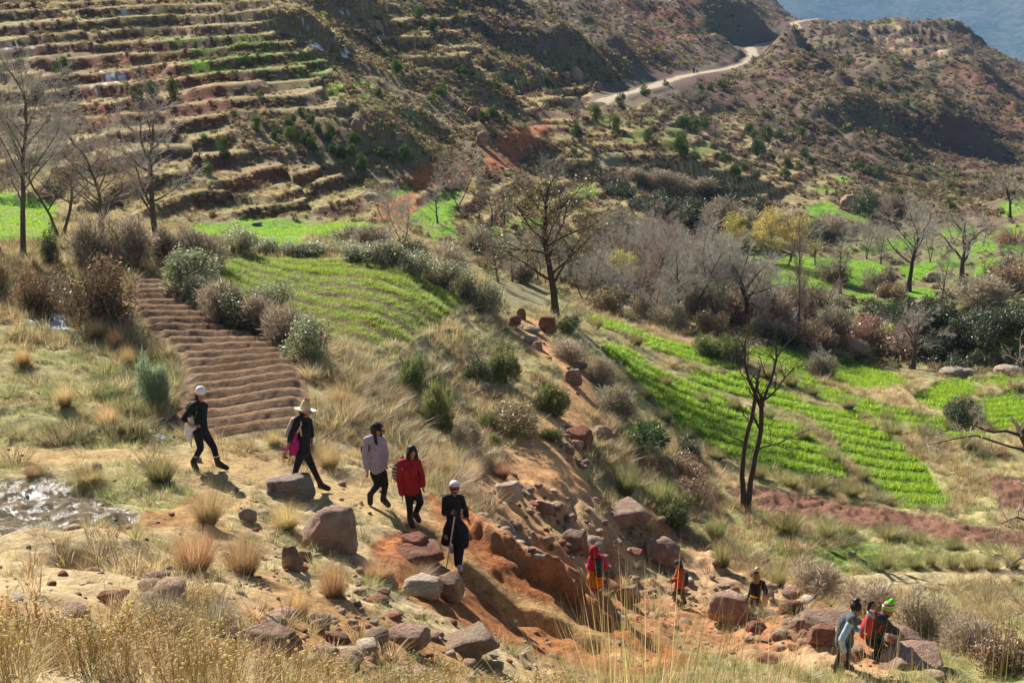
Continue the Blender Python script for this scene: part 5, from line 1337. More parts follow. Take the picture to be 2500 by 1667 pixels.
def tree_h(t):
    z = np.empty(len(t[1].vertices) * 3, np.float32); t[1].vertices.foreach_get('co', z); return float(z.reshape(-1, 3)[:, 2].max())
TH = {k: tree_h(v) for k, v in TREES.items()}
def tree(kd, x, y, ytop, label, group=None, wide=1.25, rz=None, rmin=2.0, nm='bare_tree', cat='tree'):
    P = hit(x, y, rmin); D = P[1] * CP - P[2] * SP
    dep = math.atan2(-P[2], P[1]); h = (y - ytop) * D / F / math.cos(dep) * 1.28
    s = h / TH[kd]
    g = random.Random(int(x * 13 + y))
    o = empty(nm, (P[0], P[1], P[2] - .02), g.uniform(0, 6.28) if rz is None else rz, label, cat, group)
    o.scale = (s * wide, s * wide, s)
    t = TREES[kd]
    obj('trunk', t[0], o); c = obj('crown', t[1], o)
    if t[2]: obj('leaves', t[2], c)
    return o
tree('slim', 58, 640, 232, 'tall slender bare tree at the far left of the green plot', rz=.4); tree('slim2', 4, 625, 285, 'slender bare tree cut by the left edge')
tree('multi', 148, 580, 290, 'leaning many-branched bare tree left of the single slender one'); tree('gen', 385, 612, 272, 'single bare tree with round crown behind the ploughed field')
tree('gen2', 250, 600, 345, 'reddish bare tree between the two left trees')
tree('olive', 1355, 775, 470, 'big central tree with sparse olive leaves above the ravine path', nm='leafy_tree'); 0
def traced_tree(nm, bx, by, limbs, label, seed, bark, twig, spec, side_len, dist=None, cat='tree', nside=5, thin_k=.78):
    """a tree whose main limbs follow measured lines (x, y, sideways depth, radius); fine branches grow from their upper parts"""
    P_ = hit(bx, by) if dist is None else at_depth(bx, by, dist)
    if dist is not None: P_[2] = float(ground(P_[0], P_[1]))
    d_ = P_[1] * CP - P_[2] * SP; s_ = d_ / F; dep = math.atan2(-P_[2], P_[1]); g_ = np.random.default_rng(seed)
    if dist is not None: bx, by = project(*P_)
    main, thin = [], [[] for _ in spec]
    for lm in limbs:
        q = [Vector(((x - bx) * s_, dy, ((by - y) * s_ - dy * math.sin(dep)) / math.cos(dep))) for x, y, dy, r in lm['p']]; rr = [v[3] for v in lm['p']]
        for k in range(len(q) - 1):
            m = q[k].lerp(q[k + 1], .5) + Vector(g_.normal(0, .018, 3)); rm = (rr[k] + rr[k + 1]) / 2
            main += [(*q[k], *m, rr[k] * thin_k, rm * thin_k), (*m, *q[k + 1], rm * thin_k, rr[k + 1] * thin_k)]
        n = lm.get('n', nside)
        for j in range(n):
            f = (len(q) - 1) * (lm.get('from', .35) + (1 - lm.get('from', .35)) * (j + g_.random()) / max(n, 1)); k = min(int(f), len(q) - 2)
            o_ = q[k].lerp(q[k + 1], f - k); ax = (q[k + 1] - q[k]).normalized(); sd = ax.orthogonal().normalized(); sd.rotate(Matrix.Rotation(g_.uniform(0, 6.28), 3, ax))
            grow(g_, o_, (ax * .55 + sd * .8).normalized(), side_len * g_.uniform(.5, 1.2), rr[k] * .45, 0, spec, thin, [])
        grow(g_, q[-1], (q[-1] - q[-2]).normalized(), side_len * .7, rr[-1], 0, spec, thin, [])
    e_ = empty(nm, tuple(P_), 0, label, cat)
    V, Q = tubes(main, 8); obj('trunk', np_mesh('trunk', V, quads=Q, mats=[bark], smooth=True), e_)
    S = np.array([t for lv in thin for t in lv]); S[:, 6:] = np.maximum(S[:, 6:], np.array([[.006, .004]]))
    V, Q = tubes(S, 4); obj('crown', np_mesh('crown', V, quads=Q, mats=[twig]), e_)
    return e_
BR = [(4,.18,.07,4,.75,.5,.6,.25), (3,.2,.05,3,.75,.55,.6,.25), (3,.25,.04,0,0,0,0,0)]
traced_tree('forked_tree', 1818, 1242, [
  dict(p=[(1816,1245,0,.17),(1811,1190,0,.12),(1808,1130,0,.105),(1812,1080,0,.10),(1823,1030,0,.095),(1829,985,0,.085),(1831,960,0,.07)], n=2),
  dict(p=[(1824,1245,.05,.17),(1829,1180,.05,.125),(1838,1115,.05,.115),(1848,1050,.05,.11),(1846,1000,.05,.105)], n=1),
  dict(p=[(1846,1003,.05,.095),(1831,975,.03,.08),(1812,940,0,.07),(1800,895,0,.055),(1797,860,-.05,.04),(1804,828,-.1,.025)], n=6),
  dict(p=[(1846,1003,.05,.095),(1853,975,.05,.075),(1866,940,.1,.065),(1876,890,.1,.05),(1872,840,.2,.035),(1882,806,.2,.02)], n=6),
  dict(p=[(1878,885,.1,.035),(1905,850,.1,.025),(1935,828,.1,.014)], n=3), dict(p=[(1852,985,.05,.05),(1880,955,-.3,.035),(1905,920,-.5,.02)], n=4),
  dict(p=[(1840,1100,.05,.04),(1880,1090,-.3,.03),(1920,1070,-.5,.018)], n=4), dict(p=[(1812,1085,0,.035),(1780,1070,.2,.02),(1755,1050,.3,.012)], n=3), dict(p=[(1812,940,0,.03),(1790,930,-.3,.02),(1778,905,-.4,.012)], n=3)],
  'forked dark bare tree standing before the long wheat plot', 77, M_BARKD, M_BARKD, BR, .9)
traced_tree('leaning_tree', 2590, 1500, [
  dict(p=[(2600,1530,0,.14),(2575,1400,0,.12),(2545,1280,0,.11),(2500,1182,0,.10),(2462,1140,0,.085),(2432,1100,-.1,.07)], n=1),
  dict(p=[(2432,1100,-.1,.06),(2452,1050,-.1,.045),(2453,1000,0,.035),(2434,958,.1,.025),(2420,930,.1,.015)], n=7), dict(p=[(2432,1100,-.1,.05),(2390,1092,-.2,.035),(2337,1092,-.3,.028),(2290,1080,-.4,.02),(2228,1103,-.5,.012)], n=8),
  dict(p=[(2462,1140,0,.04),(2400,1128,-.3,.03),(2311,1108,-.5,.022),(2250,1118,-.6,.016),(2185,1132,-.7,.01)], n=7), dict(p=[(2492,1172,0,.05),(2472,1205,-.2,.04),(2445,1248,-.3,.022)], n=3),
  dict(p=[(2545,1280,0,.05),(2480,1300,-.4,.03),(2420,1285,-.6,.02),(2380,1300,-.7,.012)], n=6), dict(p=[(2575,1400,0,.05),(2500,1370,-.4,.03),(2440,1375,-.6,.018),(2400,1400,-.7,.01)], n=7), dict(p=[(2580,1440,0,.05),(2520,1470,-.5,.03),(2450,1500,-.7,.018)], n=7)],
  'bare tree leaning in from the right edge', 78, M_BARKD, M_TWIGP, BR, .6, dist=24)
tree('poplar', 1948, 818, 590, 'slim reddish poplar beside the stream', nm='poplar'); tree('poplar', 1965, 810, 690, 'short reddish poplar next to the slim one', nm='poplar')
tree('wide', 2217, 710, 510, 'big dark spreading bare tree on the right green plots', wide=1.1); tree('wide2', 2350, 697, 548, 'dark crooked bare tree right of the big spreading one'); tree('gen', 2051, 716, 588, 'bare tree left of the big spreading one')
tree('wide', 2466, 535, 428, 'rounded bare tree at the right edge below the hill', wide=1.25); tree('gen', 2449, 706, 610, 'small bare tree at the right edge of the plots'); tree('gen', 2300, 745, 640, 'thin bare tree among the boulders at the right')
tree('wide2', 2225, 900, 768, 'reddish bare tree on the stream bank by the pale boulders'); tree('gen2', 2188, 895, 800, 'small reddish bare tree on the stream bank'); tree('multi', 2004, 920, 858, 'small grey many-stemmed tree in the lens-shaped wheat plot')
tree('multi', 1742, 785, 575, 'broad grey willow-like tree left of the poplar', wide=1.2); tree('wide', 1826, 805, 622, 'dark crooked bare tree between the grey tree and the poplar')
for k, (kd, x, y, yt) in enumerate(sorted([('yellow',1885,645,540),('yellow',1795,640,548),('yellow',1520,722,630),('yellow',1840,635,552),('yellow',1925,650,548)], key=lambda q: q[1])):
    tree(kd, x, y, yt, '%s of the yellow-leaved trees by the stream' % nth(k, 5), 'yellow trees by the stream', nm='yellow_tree')
VT = [('multi',982,600,495),('gen',1068,545,448),('multi',1119,500,398),('gen',1231,556,468),('gen2',1200,560,470),('multi',1350,465,392),('gen2',1289,515,440),('gen',1480,455,412),('gen2',1524,468,412),('multi',940,540,460)]
for k, q in enumerate(sorted(VT, key=lambda q: q[1])): tree(*q, '%s of the bare trees on the small plots below the red stream' % nth(k, len(VT)), 'bare trees on the middle plots', rmin=50)
VT = [('gen2',1217,690,592),('gen',1250,688,598),('multi',1285,690,600),('gen2',1315,690,605),('multi',1426,732,612),('gen',1470,735,600),('gen2',1500,700,560),('multi',1560,690,560),('gen2',1600,745,590),('multi',1620,705,600),('gen',1655,785,632),('multi',1690,776,596),('gen2',1640,640,520),('wide2',1730,735,620),('multi',1780,790,650),('gen',1480,640,545),('multi',1545,620,520),('gen2',1410,690,590),('gen',1690,700,600),('gen2',1560,755,650),('multi',1520,690,575),('multi',1585,640,545),('gen',1445,690,580),('multi',1665,660,560),('multi',1710,760,610),('gen',1640,760,640),('multi',1500,760,670),('multi',1610,790,690),('gen',1860,800,670),('multi',1890,790,690),('gen',1765,740,600),('multi',1660,735,585),('gen2',1580,720,590),('multi',1540,740,640),('gen',1390,700,600),('multi',1330,640,560)]
for k, q in enumerate(sorted(VT, key=lambda q: q[1])): tree(*q, '%s in the tree belt beyond the ravine path' % nth(k, len(VT)), 'belt of bare trees along the stream', rmin=45)
VT = [('gen',1990,650,552),('multi',2116,632,548),('gen2',1930,640,570),('gen',2150,645,570),('multi',2090,600,540),('multi',2270,640,560),('gen2',2400,600,530),('gen',1880,700,620),('multi',1850,720,640),('gen2',2020,790,700),('multi',2330,590,530),('gen',2490,660,590),('gen2',2160,560,505),('multi',2240,560,500),('gen',2400,700,640)]
for k, q in enumerate(sorted(VT, key=lambda q: q[1])): tree(*q, '%s of the thin bare trees around the right-hand green plots' % nth(k, len(VT)), 'bare trees around the green plots', rmin=60)
for k, q in enumerate([('multi',1690,260,218),('gen2',1800,265,225),('multi',1405,285,250),('gen',1745,350,300),('multi',1880,330,298)]): tree(*q, '%s of the small bare trees high on the slope by the track' % nth(sorted([1690,1800,1405,1745,1880]).index(q[1]), 5), 'bare trees by the track', rmin=90)

# ================================================================== ROCKS
NRK = [0]
def rock(x0, y0, x1, y1, mat, label, shape='a', group=None, rz=None, depth=.8, rmin=2.0, tilt=(0, 0), sink=.12):
    g = random.Random(NRK[0] * 31 + 5); NRK[0] += 1
    P = hit((x0 + x1) / 2, y1, rmin); D = P[1] * CP - P[2] * SP
    w, H = (x1 - x0) * D / F, (y1 - y0) * D / F
    dep = math.atan2(-P[2], P[1])
    h = max(.28 * w, (H - depth * w * .75 * math.sin(dep)) / math.cos(dep))
    back = depth * w * .42
    X, Y = P[0] * (1 + back / P[1]), P[1] + back
    me = g.choice(ROCKS if shape == 'a' else ROCKS_R)
    o = obj('rock' if w < 1.1 else 'boulder', me, None, (X, Y, min(float(ground(X, Y)), P[2] + .15) - sink * h), None, (w * 1.06, w * depth, h * (1 + sink)))
    o.rotation_euler = (tilt[0], tilt[1], (g.choice([0, math.pi, .3, -.3, 2.9]) if rz is None else rz))
    o.material_slots[0].link = 'OBJECT'; o.material_slots[0].material = M_ROCK[mat]
    return tag(o, label, 'rock' if w < 1.1 else 'boulder', group)
for q in [
 (648,1140,766,1222,'grey','tilted grey-topped slab beside the straw-hatted walker'), (744,1215,872,1352,'pink','big pinkish boulder left of the capped walker'), (586,1236,626,1275,'pink','small dark rock under the straw clump'),
 (690,1322,738,1392,'pink','upright rock left of the rusty grass'), (730,1340,760,1372,'pink','small rock beside the upright one'), (245,1434,312,1474,'red','flat reddish rock half buried in sand'), (585,1500,724,1598,'pink','block with a pale sloping top in the foreground'),
 (758,1500,800,1540,'tan','small tan rock right of the pale-topped block'), (758,1564,826,1612,'pink','light angular rock under the small tan one'), (800,1600,852,1645,'tan','rock at the foot of the light angular one'), (720,1590,775,1625,'pale','pale slab low in the foreground'),
 (985,1392,1078,1462,'pale','rounded pale boulder beside the trench'), (1060,1392,1132,1468,'pink','veined boulder touching the rounded pale one'), (948,1510,1044,1584,'pink','angular boulder left of the log-like block'),
 (1076,1520,1222,1608,'tan','log-like oblong block in the foreground'), (898,1368,957,1402,'pale','pale rock above the rusty grass'), (950,1326,1080,1378,'red','low red rock beside the trench'), (975,1300,1045,1348,'red','red rock under the red-coated walker'),
 (1206,1166,1272,1222,'pale','pale boulder beside the orange path'), (1302,1224,1352,1262,'pink','dark rock below the orange path'), (1446,1224,1592,1292,'pink','large flat boulder in the stream bed'), (1372,1286,1430,1350,'pink','dark sloping rock left of the pink-clad walker'),
 (1400,1310,1476,1370,'tan','mossy boulder behind the pink-clad walker'), (1571,1315,1660,1385,'pink','big boulder behind the orange-jacketed walker'), (1508,1420,1562,1474,'pink','rounded upright rock between two walkers'), (1464,1412,1486,1442,'red','dark block beside the orange skirt'),
 (1476,1388,1504,1412,'tan','tan rock right of the pink-clad walker'), (1524,1338,1568,1360,'red','long reddish rock left of the big boulder'), (1376,1032,1446,1088,'red','large red rock beside the orange path'), (1396,1070,1424,1098,'pink','rounded rock below the large red one'),
 (1382,1085,1402,1112,'pink','small rock at the path edge'), (1444,1036,1496,1076,'pink','flat rock left of the dwarf palm'), (1383,896,1420,942,'pink','rock standing beside the upper path'), (1394,882,1432,902,'pink','flat rock behind the standing one'),
 (1262,750,1284,780,'red','pointed rock at the head of the path'), (1240,772,1272,800,'red','dark rock left of the pointed one'), (1316,768,1356,812,'red','red boulder at the foot of the central tree'), (1280,815,1312,842,'pale','white rock on the upper path'), (1296,830,1324,852,'pink','rock below the white one'), (1275,795,1320,812,'pale','pale slab on the upper path'),
 (1728,1434,1826,1526,'pink','rough boulder left of the fluffy-hatted walker'), (1650,1294,1688,1318,'pink','rock above the gravel bank'), (1866,1416,1900,1446,'pink','rock right of the fluffy-hatted walker'), (1905,1424,1956,1456,'pink','wide rock above the long boulder'), (1746,1416,1792,1438,'tan','tan rock above the rough boulder'),
 (1952,1454,2100,1526,'pink','long ribbed boulder behind the crouching walker'), (1973,1510,2040,1576,'red','round red boulder with a crusty rim'), (1902,1450,1956,1496,'red','red block left of the long boulder'), (1866,1435,1890,1462,'pale','pale rock beside the drawstring bag'),
 (1822,1506,1872,1543,'red','red rock in front of the rough boulder'), (1926,1503,1966,1536,'pink','rock below the red block'), (2154,1524,2245,1580,'pink','pinkish flat rock right of the bobble-hatted walker'), (2148,1582,2302,1632,'pink','broad pale slab at the lower right'), (1848,1592,1898,1622,'red','red rock half hidden by the reeds'),
 (1856,1360,1880,1385,'pink','pointed rock below the rushes'), (2228,1425,2258,1440,'pale','pale stone on the dry path'), (2072,1342,2090,1356,'pale','lone pale stone on the green patch'),
 ]: rock(*q)
for q in [(2062,830,2124,874,'tan','rounded striped boulder by the stream'), (2131,815,2187,852,'pink','second rounded boulder by the stream'), (2293,888,2357,922,'pale','large pale boulder at the stream edge'), (2346,892,2386,914,'pale','pale boulder right of the large one'), (2356,873,2386,895,'pink','dark boulder above the pale ones'), (2427,895,2498,915,'pale','low pale boulders at the right edge'),
          (2214,725,2266,770,'pink','dark boulder on the shrubby bank'), (2282,768,2306,786,'tan','small tan boulder below the evergreen shrubs'), (2345,693,2393,722,'grey','grey boulder under the crooked tree'), (2260,660,2295,690,'grey','grey boulder beside the small plot'), (2472,860,2500,885,'grey','grey boulder under the right bank'),
          (1163,320,1193,360,'pink','tall dark boulder above the red stream'), (964,327,984,349,'grey','square boulder on the grassy spur'), (858,294,886,327,'pink','dark boulder at the edge of the terraces'), (1141,262,1168,291,'pink','boulder in the shaded gully'), (1367,178,1392,196,'pink','left of the two boulders above the track'), (1390,166,1425,200,'pink','right of the two boulders above the track'),
          (888,468,930,490,'pale','pale flat-topped boulder on the lowest terrace'), (1246,545,1268,562,'red','red boulder on a small plot'), (2051,472,2096,508,'tan','big boulder below the right-hand hill'), (1447,200,1470,225,'pink','boulder below the track'), (820,250,845,268,'pale','pale boulder pair on the terraces'), (615,540,640,552,'grey','small boulder by the lowest terrace'), (1068,435,1090,452,'red','boulder beside the red stream')]:
    rock(*q, shape='r', rmin=45)
# unnamed rocks of the stream bed and bank
g = random.Random(3)
def rocks_in(n, poly, smin, smax, what, group, mats):
    poly = np.array(poly); out_ = []
    while len(out_) < n:
        x = g.uniform(poly[:, 0].min(), poly[:, 0].max()); y = g.uniform(poly[:, 1].min(), poly[:, 1].max())
        ins = False
        for k in range(len(poly)):
            (ax, ay), (bx, by) = poly[k], poly[(k + 1) % len(poly)]
            if (ay > y) != (by > y) and x < (bx - ax) * (y - ay) / (by - ay) + ax: ins = not ins
        if ins: out_.append((x, y))
    out_.sort(); cols_ = [g.choice(mats) for _ in out_]; cnt = {}
    for (x, y), cm in zip(out_, cols_):
        n_ = cols_.count(cm); k_ = cnt.get(cm, 0); cnt[cm] = k_ + 1
        w = smin + (smax - smin) * g.random() ** 2.2; h = w * g.uniform(.5, .85)
        rock(x - w / 2, y - h, x + w / 2, y, cm, '%s of the %s %s' % (nth(k_, n_), {'tan': 'tan', 'red': 'red', 'pink': 'pinkish', 'pale': 'pale'}[cm], what), g.choice('aar'), group, g.uniform(0, 6.28), sink=.2)
rocks_in(60, [(1300,1250),(1420,1200),(1560,1290),(1720,1370),(1860,1420),(1980,1500),(1960,1560),(1800,1540),(1640,1470),(1500,1440),(1400,1390),(1320,1320)], 8, 34, 'loose rocks in the stony stream bed', 'loose rocks of the stream bed', ['tan', 'tan', 'red', 'pink', 'pale'])
rocks_in(26, [(1780,1440),(1960,1480),(2040,1540),(2020,1600),(1880,1600),(1800,1540)], 14, 40, 'rocks piled behind the stooping walkers', 'rock pile behind the stooping walkers', ['tan', 'red', 'red', 'pink'])
rocks_in(24, [(1360,1020),(1420,1080),(1500,1060),(1480,1120),(1400,1160),(1360,1120)], 8, 26, 'rocks beside the orange path', 'rocks beside the orange path', ['tan', 'pink', 'red'])
rocks_in(30, [(620,1380),(900,1400),(1180,1560),(1300,1640),(760,1650),(600,1560)], 8, 34, 'rocks on the sandy foreground bank', 'rocks on the foreground bank', ['tan', 'red', 'pink', 'pale'])
rocks_in(55, [(1150,1170),(1320,1180),(1430,1270),(1420,1390),(1300,1380),(1190,1280)], 8, 34, 'rocks on the rubble slope under the orange path', 'rocks on the rubble slope', ['tan', 'red', 'pink', 'pale'])
rocks_in(16, [(1250,760),(1340,800),(1330,850),(1420,900),(1440,990),(1390,1000),(1380,910),(1290,850)], 6, 20, 'rocks along the upper ravine path', 'rocks along the upper path', ['tan', 'pink', 'red'])
rocks_in(60, [(560,330),(860,320),(1000,420),(1260,330),(1340,380),(1260,430),(1000,470),(840,440),(600,400)], 5, 16, 'boulders beside the far red stream', 'boulders beside the red stream', ['tan', 'pink', 'red', 'pale'])
rocks_in(50, [(1200,180),(1500,160),(1700,250),(1900,300),(2100,420),(1900,440),(1600,330),(1300,300)], 4, 13, 'boulders around the mountain track', 'boulders around the track', ['tan', 'pink', 'red'])
print('trees rocks', round(time.time() - T0, 1))
# ================================================================== PEOPLE
def cloth(name, c, var=.25, rough=.85, sc=18.0, sheen=0.0):
    m, nt, out = new_mat(name); L = nt.links.new
    b = nd(nt, 'ShaderNodeBsdfPrincipled', Roughness=rough); b.inputs['Specular IOR Level'].default_value = .25
    tc = nd(nt, 'ShaderNodeTexCoord'); n = nd(nt, 'ShaderNodeTexNoise', Scale=sc, Detail=4.0)
    L(tc.outputs['Object'], n.inputs[0])
    L(ramp(nt, n.outputs[0], [(.3, tuple(x * (1 - var) for x in c)), (.7, tuple(min(1, x * (1 + var)) for x in c))]), b.inputs[0])
    n2 = nd(nt, 'ShaderNodeTexNoise', Scale=9.0, Detail=4.0, Distortion=1.2); L(tc.outputs['Object'], n2.inputs[0])
    bp = nd(nt, 'ShaderNodeBump', Strength=.9, Distance=.05); L(n2.outputs[0], bp.inputs['Height']); L(bp.outputs[0], b.inputs['Normal'])
    L(b.outputs[0], out.inputs[0])
    return m
def stripes(name, axis, stops, rough=.9, scale=1.0, offset=0.0):
    """cloth whose colour runs in bands along an object axis"""
    m, nt, out = new_mat(name); L = nt.links.new
    b = nd(nt, 'ShaderNodeBsdfPrincipled', Roughness=rough)
    tc = nd(nt, 'ShaderNodeTexCoord'); sx = nd(nt, 'ShaderNodeSeparateXYZ'); L(tc.outputs['Object'], sx.inputs[0])
    ma = nd(nt, 'ShaderNodeMath', operation='MULTIPLY_ADD'); L(sx.outputs[axis], ma.inputs[0]); ma.inputs[1].default_value = scale; ma.inputs[2].default_value = offset
    fr = nd(nt, 'ShaderNodeMath', operation='FRACT'); L(ma.outputs[0], fr.inputs[0])
    r = nt.nodes.new('ShaderNodeValToRGB'); r.color_ramp.interpolation = 'CONSTANT'
    e = r.color_ramp.elements
    while len(e) < len(stops): e.new(.5)
    for k, (p, c) in enumerate(stops): e[k].position = p; e[k].color = (*c, 1)
    L(fr.outputs[0], r.inputs[0]); L(r.outputs[0], b.inputs[0]); L(b.outputs[0], out.inputs[0])
    return m
M_SKIN = cloth('skin', (.42, .22, .14), .08, .55)
M_SKIN2 = cloth('skin_tanned', (.33, .16, .10), .08, .55)
M_HAIR = cloth('black_hair', (.018, .013, .011), .4, .45, 60)
M_HAIRB = cloth('blond_hair', (.24, .15, .07), .3, .5, 60)
M_BLACK = cloth('black_cloth', (.014, .014, .017), .3)
M_DARK = cloth('charcoal_cloth', (.04, .042, .048), .3)
M_WHITE = cloth('white_cloth', (.78, .76, .80), .06)
M_BOOT = cloth('dark_boot_leather', (.035, .025, .022), .4, .6)
M_SHOE = cloth('pale_shoe', (.55, .55, .58), .2, .6)
M_EYE = cloth('dark_eye', (.02, .015, .012), .1, .3)
def hull_cap(bm, p0, r0, p1, r1, sub=2):
    v, _ = ICO[sub]
    vs = [bm.verts.new(tuple(np.array(p0) + q * r0)) for q in v] + [bm.verts.new(tuple(np.array(p1) + q * r1)) for q in v]
    ret = bmesh.ops.convex_hull(bm, input=vs)
    bmesh.ops.delete(bm, geom=list({e for e in ret['geom_interior'] + ret['geom_unused'] if isinstance(e, bmesh.types.BMVert)}), context='VERTS')
def ell(bm, c, rad, R=None, sub=2):
    v, f = ICO[sub]
    P = v * np.array(rad)
    if R is not None: P = P @ np.array(R).T
    vs = [bm.verts.new(tuple(np.array(c) + q)) for q in P]
    for t in f: bm.faces.new([vs[i] for i in t])
def fuse(name, prims, mat, voxel=.014, smooth=4, parent=None, decim=1.0):
    """grow one continuous skin round overlapping tapered limbs and ellipsoids"""
    bm = bmesh.new()
    for q in prims:
        if q[0] == 'c': hull_cap(bm, *q[1:])
        else: ell(bm, *q[1:])
    me = bpy.data.meshes.new(name); bm.to_mesh(me); bm.free()
    o = bpy.data.objects.new('tmp_fuse', me); COL.objects.link(o)
    md = o.modifiers.new('r', 'REMESH'); md.mode = 'VOXEL'; md.voxel_size = voxel; md.use_smooth_shade = True
    if smooth: ms = o.modifiers.new('s', 'SMOOTH'); ms.iterations = smooth; ms.factor = .5
    dg = bpy.context.evaluated_depsgraph_get(); dg.update()
    out = bpy.data.meshes.new_from_object(o.evaluated_get(dg)); out.name = name
    bpy.data.objects.remove(o); bpy.data.meshes.remove(me)
    out.materials.clear(); out.materials.append(mat)
    out.polygons.foreach_set('use_smooth', np.ones(len(out.polygons), bool))
    return obj(name, out, parent)
def vn(a): a = np.array(a, float); return a / (np.linalg.norm(a) + 1e-9)
def frame(f, up=(0, 0, 1)):
    """columns: right, forward, up for a facing direction"""
    f = vn(f); r = vn(np.cross(f, up)); u = np.cross(r, f)
    return np.stack([r, f, u], 1)
def hand(w, tip, side_dir, k=1.0, fist=False):
    """palm, four fingers of unequal length with a bend, and a thumb leaving the side of the palm"""
    w, tip = np.array(w), np.array(tip); d = vn(tip - w); s = vn(side_dir - d * np.dot(side_dir, d)); n = np.cross(d, s)
    palm = w + d * .055 * k
    P = [('e', palm, (.036 * k, .047 * k, .016 * k), np.stack([s, d, n], 1)), ('c', w - d * .02, .024 * k, palm, .027 * k)]
    for i, (o, L) in enumerate(((-.027, .060), (-.009, .074), (.009, .070), (.026, .052))):
        b = palm + s * o * k + d * .034 * k
        if fist:
            m = b + (d * .5 + n * .8) * L * .45 * k; e = m + (-d * .7 + n * .3) * L * .5 * k
        else:
            m = b + (d + n * .15 + s * o * 4) * L * .5 * k; e = m + (d + n * .55 + s * o * 4) * L * .5 * k
        P += [('c', b, .0105 * k, m, .0095 * k, 1), ('c', m, .0095 * k, e, .008 * k, 1)]
    tb = palm - s * .03 * k - d * .02 * k; tm = tb + (d * .5 - s * .8 + n * .3) * .035 * k; te = tm + (d * .9 - s * .1 + n * .3) * .032 * k
    P += [('c', tb, .013 * k, tm, .011 * k, 1), ('c', tm, .011 * k, te, .009 * k, 1)]
    return P
class Person:
    def __init__(s, bx, by, joints, face, label, k=1.0, skin=None, fists=(False, False), girth=1.0, grp='hikers on the mountain trail'):
        P = hit(bx, by, 12); s.P = P; d = P[1] * CP - P[2] * SP; s.s = d / F; s.dep = math.atan2(-P[2], P[1]); s.bx, s.by, s.k = bx, by, k
        s.e = empty('person', tuple(P), 0, label, 'person', grp)
        s.J = {n: s.at(*q) for n, q in joints.items()}; s.face = vn(face)
        J = s.J; g = girth * k; skin = skin or M_SKIN; s.skin = skin
        Rh = frame(s.face); s.Rh = Rh; h = J['head']; s.h = h
        def hp(x, y, z): return h + Rh @ (np.array([x, y, z]) * k)
        s.hp = hp
        B = [('e', hp(0, -.012, .015), (.074 * k, .092 * k, .10 * k), Rh), ('e', hp(0, .018, -.05), (.056 * k, .066 * k, .07 * k), Rh),
             ('c', hp(0, .085, -.005), .013 * k, hp(0, .106, -.035), .015 * k, 1), ('e', hp(0, .075, -.085), (.03 * k, .022 * k, .02 * k), Rh),
             ('e', hp(.074, -.01, -.015), (.012 * k, .022 * k, .032 * k), Rh), ('e', hp(-.074, -.01, -.015), (.012 * k, .022 * k, .032 * k), Rh),
             ('e', hp(0, .085, .022), (.05 * k, .015 * k, .012 * k), Rh), ('e', hp(0, .084, -.062), (.024 * k, .016 * k, .013 * k), Rh),
             ('c', hp(0, -.02, -.06), .05 * k, J['neck'], .055 * k), ('c', J['neck'], .06 * g, J['chest'], .12 * g), ('c', J['chest'], .12 * g, J['waist'], .105 * g), ('c', J['waist'], .105 * g, J['pelv'], .13 * g)]
        for i, a in enumerate('ab'):
            B += [('c', J['neck'] * .5 + J['sh' + a] * .5, .055 * k, J['sh' + a], .052 * k), ('c', J['sh' + a], .05 * k, J['el' + a], .038 * k), ('c', J['el' + a], .038 * k, J['wr' + a], .026 * k),
                  ('c', J['hip' + a], .082 * k, J['kn' + a], .054 * k), ('c', J['kn' + a], .054 * k, J['an' + a], .036 * k), ('c', J['an' + a], .038 * k, J['to' + a], .03 * k)]
            tip = J.get('ha' + a, J['wr' + a] + vn(J['wr' + a] - J['el' + a]) * .15)
            B += hand(J['wr' + a], tip, s.face if i == 0 else -s.face, k, fists[i])
        s.body = fuse('body', B, skin, .0120, 2, s.e)
        for sx in (-1, 1):
            fuse('eye', [('e', hp(sx * .03, .083, .005), (.012 * k, .006 * k, .007 * k), Rh)], M_EYE, .004, 1, s.e)
        fuse('mouth', [('e', hp(0, .098, -.062), (.022 * k, .006 * k, .006 * k), Rh)], LIPS, .004, 1, s.e)
    def at(s, px, py, dy=0.0):
        v = (s.by - py) * s.s
        return np.array([(px - s.bx) * s.s, dy, (v - dy * math.sin(s.dep)) / math.cos(s.dep)])
    def top(s, mat, ex=.022, sleeve=1.0, hem=None, hem_r=.15, nm='jacket', cuffs=None, sleeves=(1, 1), collar=True):
        J, k = s.J, s.k
        P = [('c', J['neck'] + (J['chest'] - J['neck']) * .15, .065 * k + ex * .5, J['chest'], .125 * k + ex), ('c', J['chest'], .125 * k + ex, J['waist'], .115 * k + ex)]
        hemp = J['pelv'] if hem is None else hem
        P += [('c', J['waist'], .115 * k + ex, hemp, hem_r * k)]
        for i, a in enumerate('ab'):
            P += [('c', J['neck'] * .6 + J['sh' + a] * .4, .062 * k + ex * .6, J['sh' + a], .056 * k + ex)]
            if not sleeves[i]: continue
            e = J['sh' + a] + (J['el' + a] - J['sh' + a]) * min(1, sleeve * 2)
            P += [('c', J['sh' + a], .052 * k + ex, e, .044 * k + ex)]
            if sleeve > .5: P += [('c', J['el' + a], .044 * k + ex, J['el' + a] + (J['wr' + a] - J['el' + a]) * (sleeve - .5) * 2, .034 * k + ex * .9)]
        return fuse(nm, P, mat, .014, 3, s.e)
